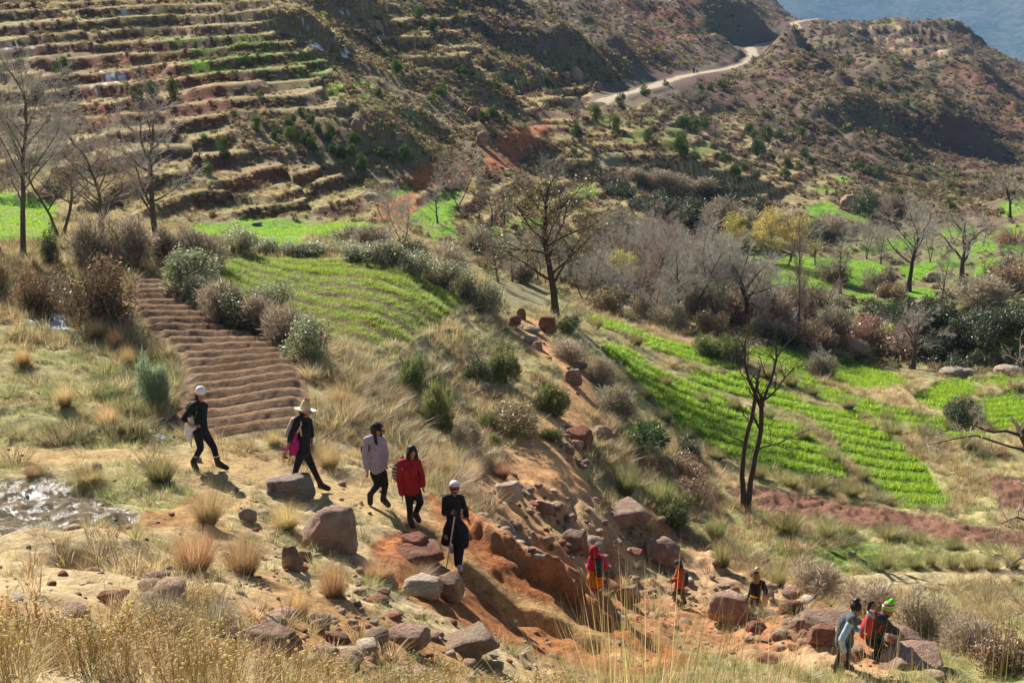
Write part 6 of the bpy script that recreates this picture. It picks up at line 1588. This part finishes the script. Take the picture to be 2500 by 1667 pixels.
    def legs(s, mat, ex=.012, wide=0.0, nm='trousers', to=.93):
        J, k = s.J, s.k
        P = [('c', J['waist'] * .4 + J['pelv'] * .6, .118 * k + ex, J['pelv'], .132 * k + ex)]
        for a in 'ab':
            e = J['kn' + a] + (J['an' + a] - J['kn' + a]) * to
            P += [('c', J['pelv'] * .3 + J['hip' + a] * .7, .105 * k + ex, J['hip' + a], .088 * k + ex), ('c', J['hip' + a], .086 * k + ex, J['kn' + a], .058 * k + ex + wide), ('c', J['kn' + a], .058 * k + ex + wide, e, .042 * k + ex + wide)]
        return fuse(nm, P, mat, .014, 3, s.e)
    def boots(s, mat, cuff=None, ex=.012, high=.12):
        J, k = s.J, s.k
        for a in 'ab':
            an, to, kn = J['an' + a], J['to' + a], J['kn' + a]
            d = vn(to - an); up = vn(kn - an)
            heel = an - np.array([d[0], d[1], 0]) * .03 + (to - an) * .35 - np.array([d[0], d[1], 0]) * .05
            P = [('c', an + up * high, .046 * k + ex, an, .05 * k + ex), ('c', an, .05 * k + ex, to, .042 * k + ex), ('c', heel, .042 * k + ex, to, .042 * k + ex)]
            b = fuse('boot', P, mat, .012, 2, s.e)
            if cuff: fuse('cuff', [('e', an + up * (high + .02), (.066 * k, .066 * k, .028), None)], cuff, .012, 1, b).matrix_parent_inverse.identity()
    def hair_long(s, mat, length, back=.05, front=True, spread=.085, thick=1.0):
        k = s.k; Rh, hp = s.Rh, s.hp
        down = np.array([0, 0, -1.0])
        P = [('e', hp(0, -.028, .032), (.088 * k, .098 * k, .098 * k), Rh), ('c', hp(0, -.08, 0), .07 * k, hp(0, -.085, -.05) + down * length * .75, .05 * k)]
        if front:
            for sx in (-1, 1):
                a = hp(sx * .066, .0, -.02); P += [('c', hp(sx * .055, .035, .055), .034 * k, a, .036 * k), ('c', a, .036 * k * thick, hp(sx * spread, .055, -.02) + down * length * (.9 if sx < 0 else 1), .036 * k * thick)]
        else:
            for sx in (-1, 1): P += [('c', hp(sx * .06, -.02, 0), .045 * k, hp(sx * .07, -.07, 0) + down * length, .04 * k)]
        return fuse('hair', P, mat, .013, 2, s.e)
    def beanie(s, mat, tall=.0, pom=None, low=-.002, nm='hat'):
        k = s.k; Rh, hp = s.Rh, s.hp
        P = [('e', hp(0, -.016, .055 + tall * .4), (.092 * k, .108 * k, (.088 + tall) * k), Rh), ('e', hp(0, -.014, .035), (.094 * k, .112 * k, .045 * k), Rh)]
        o = fuse(nm, P, mat, .011, 2, s.e)
        if pom: fuse('bobble', [('e', hp(0, -.02, .155 + tall * 1.2), (.055, .055, .05), None)], pom, .011, 0, o)
        return o
    def own(s, nm, prims, mat, voxel=.013, smooth=2, parent=None): return fuse(nm, prims, mat, voxel, smooth, parent or s.e)
    def thing(s, nm, prims, mat, label, cat, voxel=.013, smooth=2):
        """something worn or held: an object of its own beside the person"""
        o = fuse(nm, prims, mat, voxel, smooth); o.location = tuple(s.P); return tag(o, label, cat)
LIPS = cloth('lips', (.30, .10, .08), .05, .5)

# ---- 1: white hat, hands on hips, striding right
p = Person(503, 1149, dict(head=(504,966,0), neck=(498.5,985,0), chest=(496,1006,0), waist=(498,1033,0), pelv=(497,1051,0), sha=(489,994,-.17), ela=(464.5,1025,-.2), wra=(483,1043,-.17), haa=(503,1041,-.15),
    shb=(505,993,.17), elb=(497,1022,.30), wrb=(504,1040,.2), hipa=(492,1057,-.08), hipb=(503,1057,.08), kna=(497,1095,-.1), ana=(477,1127,-.1), toa=(484,1147,-.1), knb=(522,1091,.1), anb=(530,1129,.1), tob=(551,1142,.1)), (1, -.12, -.12),
    'walker in a white woollen hat and black clothes with a hand on her hip')
p.top(M_BLACK, .016, .62, hem_r=.135, nm='jumper'); p.legs(M_BLACK); p.boots(M_BOOT, M_WHITE); p.beanie(M_WHITE, .02)
p.own('hair', [('c', p.hp(0, -.06, -.03), .06, p.J['neck'] + np.array([-.08, 0, -.1]), .04)], M_HAIR)
A = p.at
p.own('tied_jacket', [('c', A(478,1022,-.02), .07, A(474,1040,-.05), .10), ('c', A(474,1040,-.05), .10, A(470,1062,-.05), .09), ('c', A(470,1062,-.05), .09, A(470,1075,-.05), .05), ('c', A(488,1047,-.12), .03, A(474,1052,-.1), .05), ('c', A(470,1070,-.05), .03, A(474,1092,-.05), .015)], M_WHITE)
LEAFY = stripes('leaf_print', 2, [(0, (.02,.03,.02)), (.35, (.16,.26,.04)), (.5, (.02,.03,.02)), (.7, (.35,.42,.22)), (.78, (.02,.03,.02))], scale=9.0)
p.thing('backpack', [('e', A(475,1003,0), (.10, .13, .17), None), ('c', A(489,989,-.16), .016, A(497,1010,-.19), .016), ('c', A(497,1010,-.19), .016, A(486,1026,-.16), .016), ('c', A(489,989,-.16), .016, A(478,995,-.08), .016)], LEAFY, 'dark backpack with green leaf print on the white-hatted walker', 'backpack')

# ---- 2: straw hat, pink jacket tied on, seen from behind
p = Person(757, 1198, dict(head=(753,1009,0), neck=(747,1023,0), chest=(748,1043,0), waist=(747,1083,0), pelv=(745,1101,0), sha=(737,1030,-.17), ela=(720,1071,-.2), wra=(709,1103,-.2), haa=(703,1117,-.2),
    shb=(758,1030,.16), elb=(762,1062,.22), wrb=(764,1085,.1), hipa=(741,1108,-.08), hipb=(750,1108,.08), kna=(730,1138,-.08), ana=(719,1172,-.08), toa=(733,1186,-.08), knb=(764,1142,.1), anb=(782,1183,.1), tob=(800,1192,.1)), (.9, .35, -.2),
    'walker in a pointed straw hat and black clothes striding past the tilted slab', skin=M_SKIN2)
p.top(M_BLACK, .016, .62, hem_r=.135, nm='jumper'); p.legs(M_BLACK, .008); p.boots(M_BOOT)
p.own('hair', [('e', p.hp(0, -.03, -.01), (.085, .09, .1), p.Rh)], M_HAIR)
STRAWM = cloth('plaited_straw', (.62, .44, .22), .2, .8, 40)
def lathe(name, prof, mat, parent, loc, R, n=28):
    V = []; a = np.linspace(0, 2 * np.pi, n, endpoint=False)
    for r, z in prof: V.append(np.stack([r * np.cos(a), r * np.sin(a), np.full(n, z)], 1))
    V = np.concatenate(V) @ np.array(R).T + np.array(loc); Q = []
    for k in range(len(prof) - 1):
        for i in range(n): j = (i + 1) % n; Q.append((k * n + i, k * n + j, (k + 1) * n + j, (k + 1) * n + i))
    return obj(name, np_mesh(name, V, quads=Q, mats=[mat], smooth=True), parent)
A = p.at; Rt = np.array(Matrix.Rotation(math.radians(10), 3, 'Y') @ Matrix.Rotation(math.radians(-8), 3, 'X'))
hb = p.hp(0, 0, .03)
hat = lathe('straw_hat', [(.001, .205), (.05, .205), (.075, .17), (.097, .09), (.108, .02), (.12, .0), (.17, -.012), (.215, .012), (.215, .002), (.17, -.024), (.105, -.012)], STRAWM, p.e, hb, Rt)
lathe('brim_cover', [(.122, .004), (.17, -.006), (.21, .018)], M_WHITE, hat, hb, Rt)
TASS = [cloth('tassel_%s' % n, c, .1) for n, c in (('purple', (.22, .05, .35)), ('red', (.6, .04, .04)), ('yellow', (.75, .5, .04)), ('green', (.05, .3, .06)), ('orange', (.7, .2, .03)))]
for k in range(12):
    a = k * math.pi / 6; q = hb + Rt @ np.array([.212 * math.cos(a), .212 * math.sin(a), .0]); q2 = hb + Rt @ np.array([.212 * math.cos(a + .38), .212 * math.sin(a + .38), .005])
    fuse('tassel', [('c', q, .017, q2, .013, 1)], TASS[k % 5], .007, 1, hat)
for k, c in ((0, 1), (1, 3), (2, 0)): fuse('tassel', [('e', hb + Rt @ np.array([.04 * math.cos(k * 2.1), .04 * math.sin(k * 2.1), .215]), (.03, .03, .025), None, 1)], TASS[c], .007, 1, hat)
PINK = cloth('magenta_cloth', (.42, .02, .17), .25)
p.own('tied_jacket', [('c', A(733,1052,-.1), .05, A(722,1085,-.09), .08), ('c', A(722,1085,-.09), .07, A(700,1100,-.1), .03), ('c', A(725,1085,-.09), .08, A(716,1112,-.1), .035), ('c', A(728,1085,-.08), .07, A(727,1112,-.1), .035), ('c', A(733,1080,-.08), .05, A(734,1112,-.1), .03)], PINK, .012)
BEIGE = cloth('beige_canvas', (.50, .38, .28), .15)
p.thing('backpack', [('c', A(727,1030,.02), .08, A(712,1062,.02), .09), ('c', A(727,1030,.02), .06, A(735,1024,.02), .05), ('c', A(740,1024,-.14), .018, A(748,1040,-.2), .018), ('c', A(748,1040,-.2), .018, A(737,1060,-.2), .018), ('c', A(744,1046,-.19), .02, A(746,1067,-.17), .018)], BEIGE, 'beige canvas backpack on the straw-hatted walker', 'backpack')
p.thing('phone', [('c', A(706,1117,-.2), .018, A(711,1120,-.2), .018)], M_BLACK, 'black phone in the hand of the straw-hatted walker', 'phone', .008, 1)

# ---- 3: black cap, lavender sweater
p = Person(926, 1238, dict(head=(926,1052,0), neck=(922,1071,0), chest=(919,1094,0), waist=(922,1130,0), pelv=(926,1150,0), sha=(903,1079,-.08), ela=(898,1115,-.1), wra=(901.5,1147,-.12), haa=(902,1164,-.12),
    shb=(936,1079,.08), elb=(943,1109,.1), wrb=(944.5,1127,.0), hab=(946,1138,-.03), hipa=(918,1156,-.03), hipb=(935,1156,.03), kna=(925,1184,-.05), ana=(905,1207,-.02), toa=(905,1228,-.04), knb=(942,1182,0), anb=(936,1217,0), tob=(950,1233,-.12)), (.75, -.55, -.4),
    'walker in a black cap and lavender sweater looking down')
LAV = cloth('lavender_knit', (.36, .31, .37), .12, .95, 30)
p.legs(M_BLACK); p.top(LAV, .03, .95, hem=p.at(924,1146), hem_r=.155, nm='sweater'); p.boots(M_BOOT); p.hair_long(M_HAIR, .24, spread=.08)
A = p.at
cap = p.own('cap', [('e', p.hp(0, -.01, .055), (.094, .108, .085), p.Rh), ('c', p.hp(-.04, .09, .04), .012, p.hp(-.035, .165, .022), .010), ('c', p.hp(.04, .09, .04), .012, p.hp(.035, .165, .022), .010), ('c', p.hp(0, .09, .045), .012, p.hp(0, .175, .026), .010)], M_BLACK, .009)
fuse('emblem', [('c', p.hp(-.02, .098, .075), .006, p.hp(.02, .098, .085), .006, 1)], M_WHITE, .004, 0, cap)
sweater = [c for c in p.e.children if c.name.startswith('sweater')][0]
for px_, py_ in ((924,1102), (936,1116), (913,1120), (933,1141), (930,1083)):
    q = A(px_, py_, -.165); fuse('star_patch', [('e', q, (.014, .012, .014), None, 1)], M_DARK, .006, 0, sweater)
p.thing('backpack', [('e', A(893,1100,.06), (.07, .10, .14), None), ('c', A(906,1078,-.12), .014, A(909,1100,-.16), .014), ('c', A(909,1100,-.16), .014, A(903,1114,-.1), .014)], M_BLACK, 'small black backpack on the capped walker', 'backpack')

# ---- 4: red coat, long black hair
p = Person(1007, 1288, dict(head=(1010,1108,0), neck=(1007,1128,0), chest=(1003,1148,0), waist=(1005,1178,0), pelv=(1010,1196,0), sha=(984,1135,-.05), ela=(980,1172,-.06), wra=(984,1204,-.08), haa=(986,1216,-.1),
    shb=(1021,1133,.05), elb=(1030,1160,.05), wrb=(1034,1184,.0), hab=(1035,1194,-.03), hipa=(1001,1203,-.02), hipb=(1018,1202,.02), kna=(1002,1232,-.06), ana=(1002,1264,-.02), toa=(1009,1284,-.12), knb=(1028,1227,-.05), anb=(1014,1253,.1), tob=(1023,1270,.0)), (.35, -.8, -.5),
    'walker in a red coat with long black hair looking down')
RED = cloth('dark_red_cloth', (.30, .012, .018), .2, .8)
p.legs(M_BLACK); p.top(RED, .03, 1.02, hem=p.at(1008,1194), hem_r=.165, nm='coat'); p.boots(cloth('maroon_boot', (.07, .03, .03), .3)); p.hair_long(M_HAIR, .44, spread=.10, thick=1.3)
A = p.at
p.own('hood', [('c', A(985,1122,.1), .05, A(993,1135,.1), .06), ('c', A(990,1128,.1), .05, A(1005,1136,.12), .06)], RED)
STRIPE = stripes('striped_canvas', 2, [(0, (.03, .02, .02)), (.5, (.55, .45, .38))], scale=16.0)
p.thing('backpack', [('e', A(972,1157,.14), (.11, .09, .19), None), ('c', A(983,1130,.0), .014, A(988,1150,-.17), .014)], STRIPE, 'brown and white striped backpack on the red-coated walker', 'backpack')

# ---- 5: patterned hat, black clothes, walking stick
p = Person(1113, 1393, dict(head=(1111,1199,0), neck=(1109,1218,0), chest=(1108,1238,0), waist=(1109,1266,0), pelv=(1111,1280,0), sha=(1091,1222,-.06), ela=(1088,1256,-.06), wra=(1106,1258,-.22), haa=(1115,1257,-.3),
    shb=(1127,1221,.06), elb=(1135,1247,.06), wrb=(1142,1266,0), hab=(1147,1280,-.03), hipa=(1103,1287,-.03), hipb=(1120,1287,.03), kna=(1092,1312,-.1), ana=(1097,1332,.18), toa=(1103,1346,.05), knb=(1122,1334,-.05), anb=(1119,1378,-.02), tob=(1125,1389,-.14)), (.5, -.75, -.55),
    'walker in a patterned hat and wide black trousers holding a stick', fists=(True, False), skin=M_SKIN2)
p.top(M_BLACK, .018, .9, hem_r=.15, nm='shirt'); A = p.at; J = p.J
p.own('wide_trousers', [('c', J['pelv'], .15, A(1104,1300,0), .17), ('c', A(1104,1300,0), .16, A(1090,1322,.02), .10), ('c', J['pelv'], .15, A(1124,1300,0), .17), ('c', A(1124,1300,0), .17, A(1133,1328,.03), .10), ('c', A(1122,1300,0), .16, A(1121,1335,-.02), .11), ('c', A(1121,1335,-.02), .11, A(1119,1376,-.02), .075)], M_BLACK)
p.boots(M_SHOE, ex=.004, high=.03)
HATP = stripes('patterned_knit', 2, [(0, (.02,.02,.025)), (.30, (.45,.05,.06)), (.42, (.03,.03,.04)), (.5, (.75,.75,.78)), (.62, (.25,.27,.3)), (.7, (.8,.8,.82))], scale=1 / .165, offset=-float(p.hp(0, 0, -.008)[2]) / .165)
p.beanie(HATP, .015)
p.own('sunglasses', [('c', p.hp(-.055, .075, .006), .016, p.hp(-.012, .092, .004), .018), ('c', p.hp(.055, .075, .006), .016, p.hp(.012, .092, .004), .018), ('c', p.hp(-.075, .02, .012), .007, p.hp(-.055, .078, .008), .008), ('c', p.hp(.075, .02, .012), .007, p.hp(.055, .078, .008), .008)], M_EYE, .006, 1)
STICK = cloth('pale_stick_wood', (.55, .48, .42), .15, .5)
def stick(pp, a, b, r, label):
    V, Q = tubes([(*a, *(a + (b - a) * .5), r, r * .9), (*(a + (b - a) * .5), *b, r * .9, r * .7)], 8)
    o = empty('walking_stick', tuple(pp.P), 0, label, 'walking stick'); obj('shaft', np_mesh('shaft', V, quads=Q, mats=[STICK], smooth=True), o)
    fuse('grip', [('c', a, r * 1.35, a + (b - a) * .09, r * 1.3, 1)], M_DARK, .006, 0, o); fuse('tip', [('c', b - (b - a) * .02, r * 1.1, b, r * .8, 1)], M_DARK, .005, 0, o)
    return o
stick(p, A(1116,1252,-.30), A(1092,1391,-.36), .014, 'pale walking stick held by the walker in the patterned hat')
p.thing('phone', [('c', A(1130,1248,-.17), .013, A(1128,1257,-.17), .013), ('c', A(1132,1249,-.17), .013, A(1130,1258,-.17), .013)], cloth('phone_case', (.45, .25, .18), .1), 'small phone tucked at the waist of the stick-carrying walker', 'phone', .007, 1)

# ---- 6: red headscarf, orange skirt, seen from behind
p = Person(1454, 1440, dict(head=(1448,1348,0), neck=(1451,1359,0), chest=(1455,1373,0), waist=(1454,1391,0), pelv=(1453,1399,0), sha=(1444,1366,0), ela=(1439,1386,0), wra=(1435,1382,.25), haa=(1431,1377,.35),
    shb=(1467,1364,0), elb=(1477,1381,-.03), wrb=(1473,1392,0), hab=(1472,1399,.03), hipa=(1448,1402,0), hipb=(1458,1402,0), kna=(1447,1417,.03), ana=(1447,1431,0), toa=(1446,1436,.12), knb=(1458,1417,.03), anb=(1458,1431,0), tob=(1457,1436,.12)), (-.25, 1, -.25),
    'walker in a red headscarf and orange skirt seen from behind', k=.8)
ROSE = cloth('crimson_cloth', (.50, .02, .06), .2); ORA = cloth('orange_cloth', (.62, .15, .01), .18); SCARF = cloth('red_scarf', (.32, .012, .02), .2)
p.top(ROSE, .03, .9, hem_r=.15, nm='blouse'); p.boots(M_BOOT, high=.04); A = p.at
p.own('skirt', [('c', p.J['pelv'], .14, A(1452,1415,0), .16), ('c', A(1450,1412,0), .15, A(1447,1427,0), .10), ('c', A(1455,1412,0), .15, A(1458,1427,0), .10), ('c', A(1447,1426,0), .09, A(1459,1426,0), .09)], ORA)
p.own('headscarf', [('e', p.hp(0, -.015, .02), (.10, .115, .115), p.Rh), ('c', p.hp(0, -.03, -.06), .085, p.J['neck'] + np.array([0, 0, -.03]), .10)], SCARF)
p.thing('backpack', [('c', A(1461,1376,-.16), .075, A(1461,1388,-.17), .10), ('c', A(1461,1388,-.17), .10, A(1461,1398,-.16), .10), ('c', A(1463,1364,-.1), .022, A(1462,1374,-.17), .022), ('c', A(1446,1364,-.1), .022, A(1457,1376,-.17), .022)], M_DARK, 'black backpack on the walker in the red headscarf', 'backpack')

# ---- 7: dark cap, orange jacket, facing left
p = Person(1656, 1474, dict(head=(1651,1379,0), neck=(1654,1391,0), chest=(1656,1406,0), waist=(1658,1427,0), pelv=(1658,1437,0), sha=(1657,1398,-.15), ela=(1655,1416,-.2), wra=(1638,1418,-.2), haa=(1630,1418,-.2),
    shb=(1654,1398,.15), elb=(1650,1414,.2), wrb=(1637,1421,.1), hab=(1630,1421,.05), hipa=(1658,1441,-.07), hipb=(1656,1441,.07), kna=(1665,1453,-.08), ana=(1669,1468,-.08), toa=(1662,1473,-.08), knb=(1645,1451,.1), anb=(1652,1467,.1), tob=(1643,1471,.1)), (-1, -.15, -.2),
    'walker in a dark cap and rust-orange jacket facing left', k=.9, fists=(True, False))
RUST = cloth('rust_orange_cloth', (.36, .06, .015), .2)
p.legs(cloth('maroon_trousers', (.06, .02, .02), .3), .02); p.top(RUST, .03, .95, hem_r=.16, nm='jacket'); p.boots(M_BOOT, high=.05); A = p.at
p.own('hair', [('e', p.hp(0, -.04, .0), (.085, .085, .09), p.Rh), ('c', p.hp(0, -.07, -.02), .065, A(1664,1405,-.02), .07), ('c', A(1664,1405,-.02), .07, A(1668,1420,-.02), .045)], M_HAIR)
p.own('cap', [('e', p.hp(0, -.01, .055), (.094, .106, .075), p.Rh), ('c', p.hp(-.03, .09, .035), .013, p.hp(-.03, .155, .01), .011), ('c', p.hp(.03, .09, .035), .013, p.hp(.03, .155, .01), .011)], cloth('olive_cap', (.06, .055, .04), .2), .011)
p.thing('backpack', [('c', A(1669,1405,0), .09, A(1671,1424,0), .10)], M_DARK, 'dark backpack on the walker in the rust-orange jacket', 'backpack')
stick(p, A(1632,1402,-.2), A(1638,1462,-.2), .010, 'thin dark stick held by the walker in the rust-orange jacket')

# ---- 8: fluffy hat, drawstring bag, seen from behind
p = Person(1843, 1491, dict(head=(1841,1405,0), neck=(1842,1419,0), chest=(1845,1435,0), waist=(1843,1456,0), pelv=(1843,1464,0), sha=(1834,1427,0), ela=(1831,1446,-.02), wra=(1827,1456,.02), haa=(1824,1461,.05),
    shb=(1858,1425,0), elb=(1866,1443,-.02), wrb=(1864,1460,0), hab=(1866,1468,.03), hipa=(1838,1467,0), hipb=(1848,1467,0), kna=(1839,1478,.06), ana=(1840,1487,-.04), toa=(1838,1491,.08), knb=(1853,1477,.04), anb=(1860,1487,-.02), tob=(1859,1491,.1)), (-.2, 1, -.3),
    'walker in a fluffy-topped hat and dark jacket seen from behind', k=.85, fists=(True, False), skin=cloth('yellow_glove', (.65, .36, .02), .15))
p.legs(M_BLACK, .02); p.top(M_BLACK, .03, .95, hem_r=.155, nm='jacket'); p.boots(M_BOOT, high=.04); A = p.at
p.own('belt_bag', [('c', A(1828,1456,-.14), .03, A(1836,1458,-.17), .03), ('c', A(1836,1458,-.17), .03, A(1843,1459,-.17), .025)], cloth('yellow_cloth', (.70, .36, .01), .15))
p.hair_long(M_HAIRB, .22, front=False); p.beanie(M_DARK, .01); p.own('fur_bobble', [('e', p.hp(.03, -.04, .165), (.075, .075, .07), None)], cloth('cream_fur', (.62, .47, .30), .3, .95, 80))
p.thing('drawstring_bag', [('c', A(1861,1458,-.22), .06, A(1861,1470,-.24), .085), ('c', A(1861,1470,-.24), .085, A(1860,1475,-.23), .085), ('c', A(1849,1432,-.16), .008, A(1858,1449,-.21), .008, 1), ('c', A(1858,1449,-.21), .008, A(1862,1456,-.22), .02, 1), ('c', A(1861,1430,-.13), .008, A(1862,1452,-.2), .008, 1)], cloth('peach_cloth', (.60, .36, .24), .12), 'peach drawstring bag on the fluffy-hatted walker', 'bag', .009)
stick(p, A(1824,1456,.05), A(1811,1500,-.1), .011, 'light stick in the gloved hand of the fluffy-hatted walker')

# ---- 9: dark hair bun, grey waistcoat, bending
p = Person(2056, 1634, dict(head=(2079,1493,0), neck=(2068,1504,0), chest=(2061,1524,0), waist=(2055,1553,0), pelv=(2056,1568,0), sha=(2063,1519,-.17), ela=(2038,1566,-.24), wra=(2049,1592,-.2), haa=(2051,1606,-.2),
    shb=(2070,1515,.17), elb=(2086,1535,.2), wrb=(2094,1541,.1), hab=(2102,1546,.1), hipa=(2052,1574,-.08), hipb=(2060,1574,.08), kna=(2046,1602,-.1), ana=(2039,1628,-.05), toa=(2050,1634,-.12), knb=(2069,1598,.1), anb=(2068,1626,.05), tob=(2079,1632,.0)), (.85, -.35, -.65),
    'stooping walker with dark hair in a bun, grey waistcoat and pale blue sleeves')
p.legs(M_DARK, .015); BLUE = cloth('pale_blue_cotton', (.34, .46, .66), .15); J = p.J; A = p.at
p.own('sleeve', [('c', J['sha'], .066, J['ela'], .056), ('c', J['ela'], .056, J['wra'], .042)], BLUE); p.own('sleeve', [('c', J['shb'], .066, J['elb'], .056), ('c', J['elb'], .056, J['wrb'], .042)], BLUE)
p.top(cloth('grey_fleece', (.085, .095, .10), .2), .034, 0, hem_r=.16, nm='waistcoat', sleeves=(0, 0)); p.boots(M_BOOT, high=.08)
hr = p.own('hair', [('e', p.hp(0, -.03, .03), (.09, .10, .098), p.Rh)], M_HAIR); fuse('bun', [('e', p.hp(0, -.09, .12), (.06, .06, .05), None)], M_HAIR, .011, 1, hr)

# ---- 10: striped bobble hat, dark jacket, red backpack
p = Person(2140, 1607, dict(head=(2156,1494,0), neck=(2146,1505,0), chest=(2139,1522,0), waist=(2132,1551,0), pelv=(2132,1563,0), sha=(2137,1516,-.18), ela=(2158,1538,-.22), wra=(2177,1545,-.2), haa=(2187,1551,-.2),
    shb=(2146,1514,.18), elb=(2164,1534,.25), wrb=(2176,1540,.15), hab=(2186,1545,.15), hipa=(2130,1568,-.09), hipb=(2137,1568,.09), kna=(2146,1582,-.12), ana=(2127,1602,-.1), toa=(2138,1607,-.15), knb=(2155,1580,.1), anb=(2149,1599,.05), tob=(2160,1604,.0)), (.9, -.3, -.45),
    'bearded walker in a striped bobble hat leaning forward on the rocks', skin=M_SKIN2)
p.legs(M_BLACK, .02); p.top(cloth('dark_shell_jacket', (.03, .028, .034), .25, .6), .034, .95, hem_r=.165, nm='jacket'); p.boots(M_BOOT, high=.1); A = p.at
p.own('beard', [('e', p.hp(0, .045, -.085), (.058, .052, .045), p.Rh)], M_HAIR)
HATS = stripes('striped_bobble_knit', 2, [(0, (.55,.02,.10)), (.14, (.60,.20,.02)), (.24, (.75,.62,.05)), (.36, (.18,.62,.06)), (.54, (.75,.75,.7)), (.62, (.60,.03,.22)), (.8, (.15,.6,.05))], scale=1 / .19, offset=-float(p.hp(0, 0, -.015)[2]) / .19)
p.beanie(HATS, .03, cloth('lime_wool', (.22, .75, .04), .15))
REDP = stripes('red_pack_cloth', 2, [(0, (.40,.02,.025)), (.80, (.42,.03,.03))], scale=1.0)
bpk = p.thing('backpack', [('c', A(2122,1506,0), .10, A(2112,1535,0), .13), ('c', A(2112,1535,0), .13, A(2106,1550,0), .09), ('c', A(2130,1503,-.16), .022, A(2140,1520,-.22), .022), ('c', A(2140,1520,-.22), .022, A(2130,1545,-.18), .022)], REDP, 'red backpack on the bearded walker in the bobble hat', 'backpack')
fuse('lid', [('e', A(2120,1503,0), (.10, .12, .06), np.array(Matrix.Rotation(.5, 3, 'Y')))], cloth('grey_blue_lid', (.30, .36, .38), .2), .012, 2, bpk)
fuse('handle', [('c', A(2110,1492,0), .03, A(2114,1477,0), .035), ('c', A(2114,1477,0), .035, A(2120,1475,0), .025)], M_BLACK, .011, 1, bpk)
print('people', round(time.time() - T0, 1))

# two far walkers on the track
for bx_, by_, m_, lab in ((1694, 180, M_DARK, 'tiny far walker in dark clothes on the track'), (1702, 178, M_WHITE, 'tiny far walker in a white top on the track')):
    P_ = at_depth(bx_, by_, 281 if bx_ < 1700 else 283.5); P_[2] = float(ground(P_[0], P_[1]))
    e_ = empty('person', tuple(P_), 0, lab, 'person', 'far walkers on the track')
    fuse('body', [('e', (0, 0, 1.56), (.1, .11, .13), None), ('c', (0, 0, 1.45), .06, (0, 0, 1.25), .17), ('c', (0, 0, 1.25), .18, (0, 0, .9), .15), ('c', (-.2, 0, 1.35), .07, (-.27, .05, .85), .05), ('c', (.2, 0, 1.35), .07, (.26, -.05, .85), .05), ('c', (-.09, 0, .88), .1, (-.16, .1, .04), .06), ('c', (.09, 0, .88), .1, (.18, -.1, .04), .06)], M_SKIN2, .03, 2, e_)
    fuse('coat', [('c', (0, 0, 1.4), .12, (0, 0, .8), .2), ('c', (-.2, 0, 1.36), .09, (-.27, .05, .9), .075), ('c', (.2, 0, 1.36), .09, (.26, -.05, .9), .075)], m_, .03, 2, e_)
    fuse('trousers', [('c', (-.09, 0, .85), .13, (-.16, .1, .1), .085), ('c', (.09, 0, .85), .13, (.18, -.1, .1), .085)], M_BLACK, .03, 2, e_)
# ================================================================== AIR
hm, nt, out = new_mat('valley_haze')
pv_ = nd(nt, 'ShaderNodeVolumePrincipled'); pv_.inputs['Color'].default_value = (.36, .64, 1.0, 1); pv_.inputs['Density'].default_value = .00012; pv_.inputs['Anisotropy'].default_value = .0
nt.links.new(pv_.outputs[0], out.inputs['Volume'])
x0, x1, y0, y1, z0, z1 = -4200, 4200, -60, 4700, -700, 350
hz = np_mesh('haze', [(x0,y0,z0),(x1,y0,z0),(x1,y1,z0),(x0,y1,z0),(x0,y0,z1),(x1,y0,z1),(x1,y1,z1),(x0,y1,z1)], quads=[(0,3,2,1),(4,5,6,7),(0,1,5,4),(1,2,6,5),(2,3,7,6),(3,0,4,7)], mats=[hm])
tag(obj('haze', hz), kind='stuff')

# ================================================================== SMALL THINGS
def rag(px_, py_, w, seed, label, mat, nm, cat, flat=.5):
    P_ = hit(px_, py_); g_ = np.random.default_rng(seed)
    pr = [('e', (g_.normal(0, w * .3), g_.normal(0, w * .2), w * .12 * g_.random()), (w * g_.uniform(.2, .42), w * g_.uniform(.15, .3), w * g_.uniform(.08, .25) * flat * 2), np.array(Matrix.Rotation(g_.uniform(-.6, .6), 3, 'Y')), 1) for _ in range(7)]
    o_ = fuse(nm, pr, mat, w * .035, 1); o_.location = tuple(P_); return tag(o_, label, cat)
rag(396, 1070, .26, 5, 'crumpled white bag lying beside the trail behind the white-hatted walker', M_WHITE, 'plastic_bag', 'bag', .9)
rag(1182, 938, .3, 6, 'scrap of white sheeting on the grassy slope', M_WHITE, 'plastic_sheet', 'scrap', .3)
rag(1720, 1168, .3, 8, 'pale blue scrap below the dwarf palm', cloth('pale_blue_plastic', (.6, .68, .78), .05), 'plastic_scrap', 'scrap', .5)
print('all', round(time.time() - T0, 1))
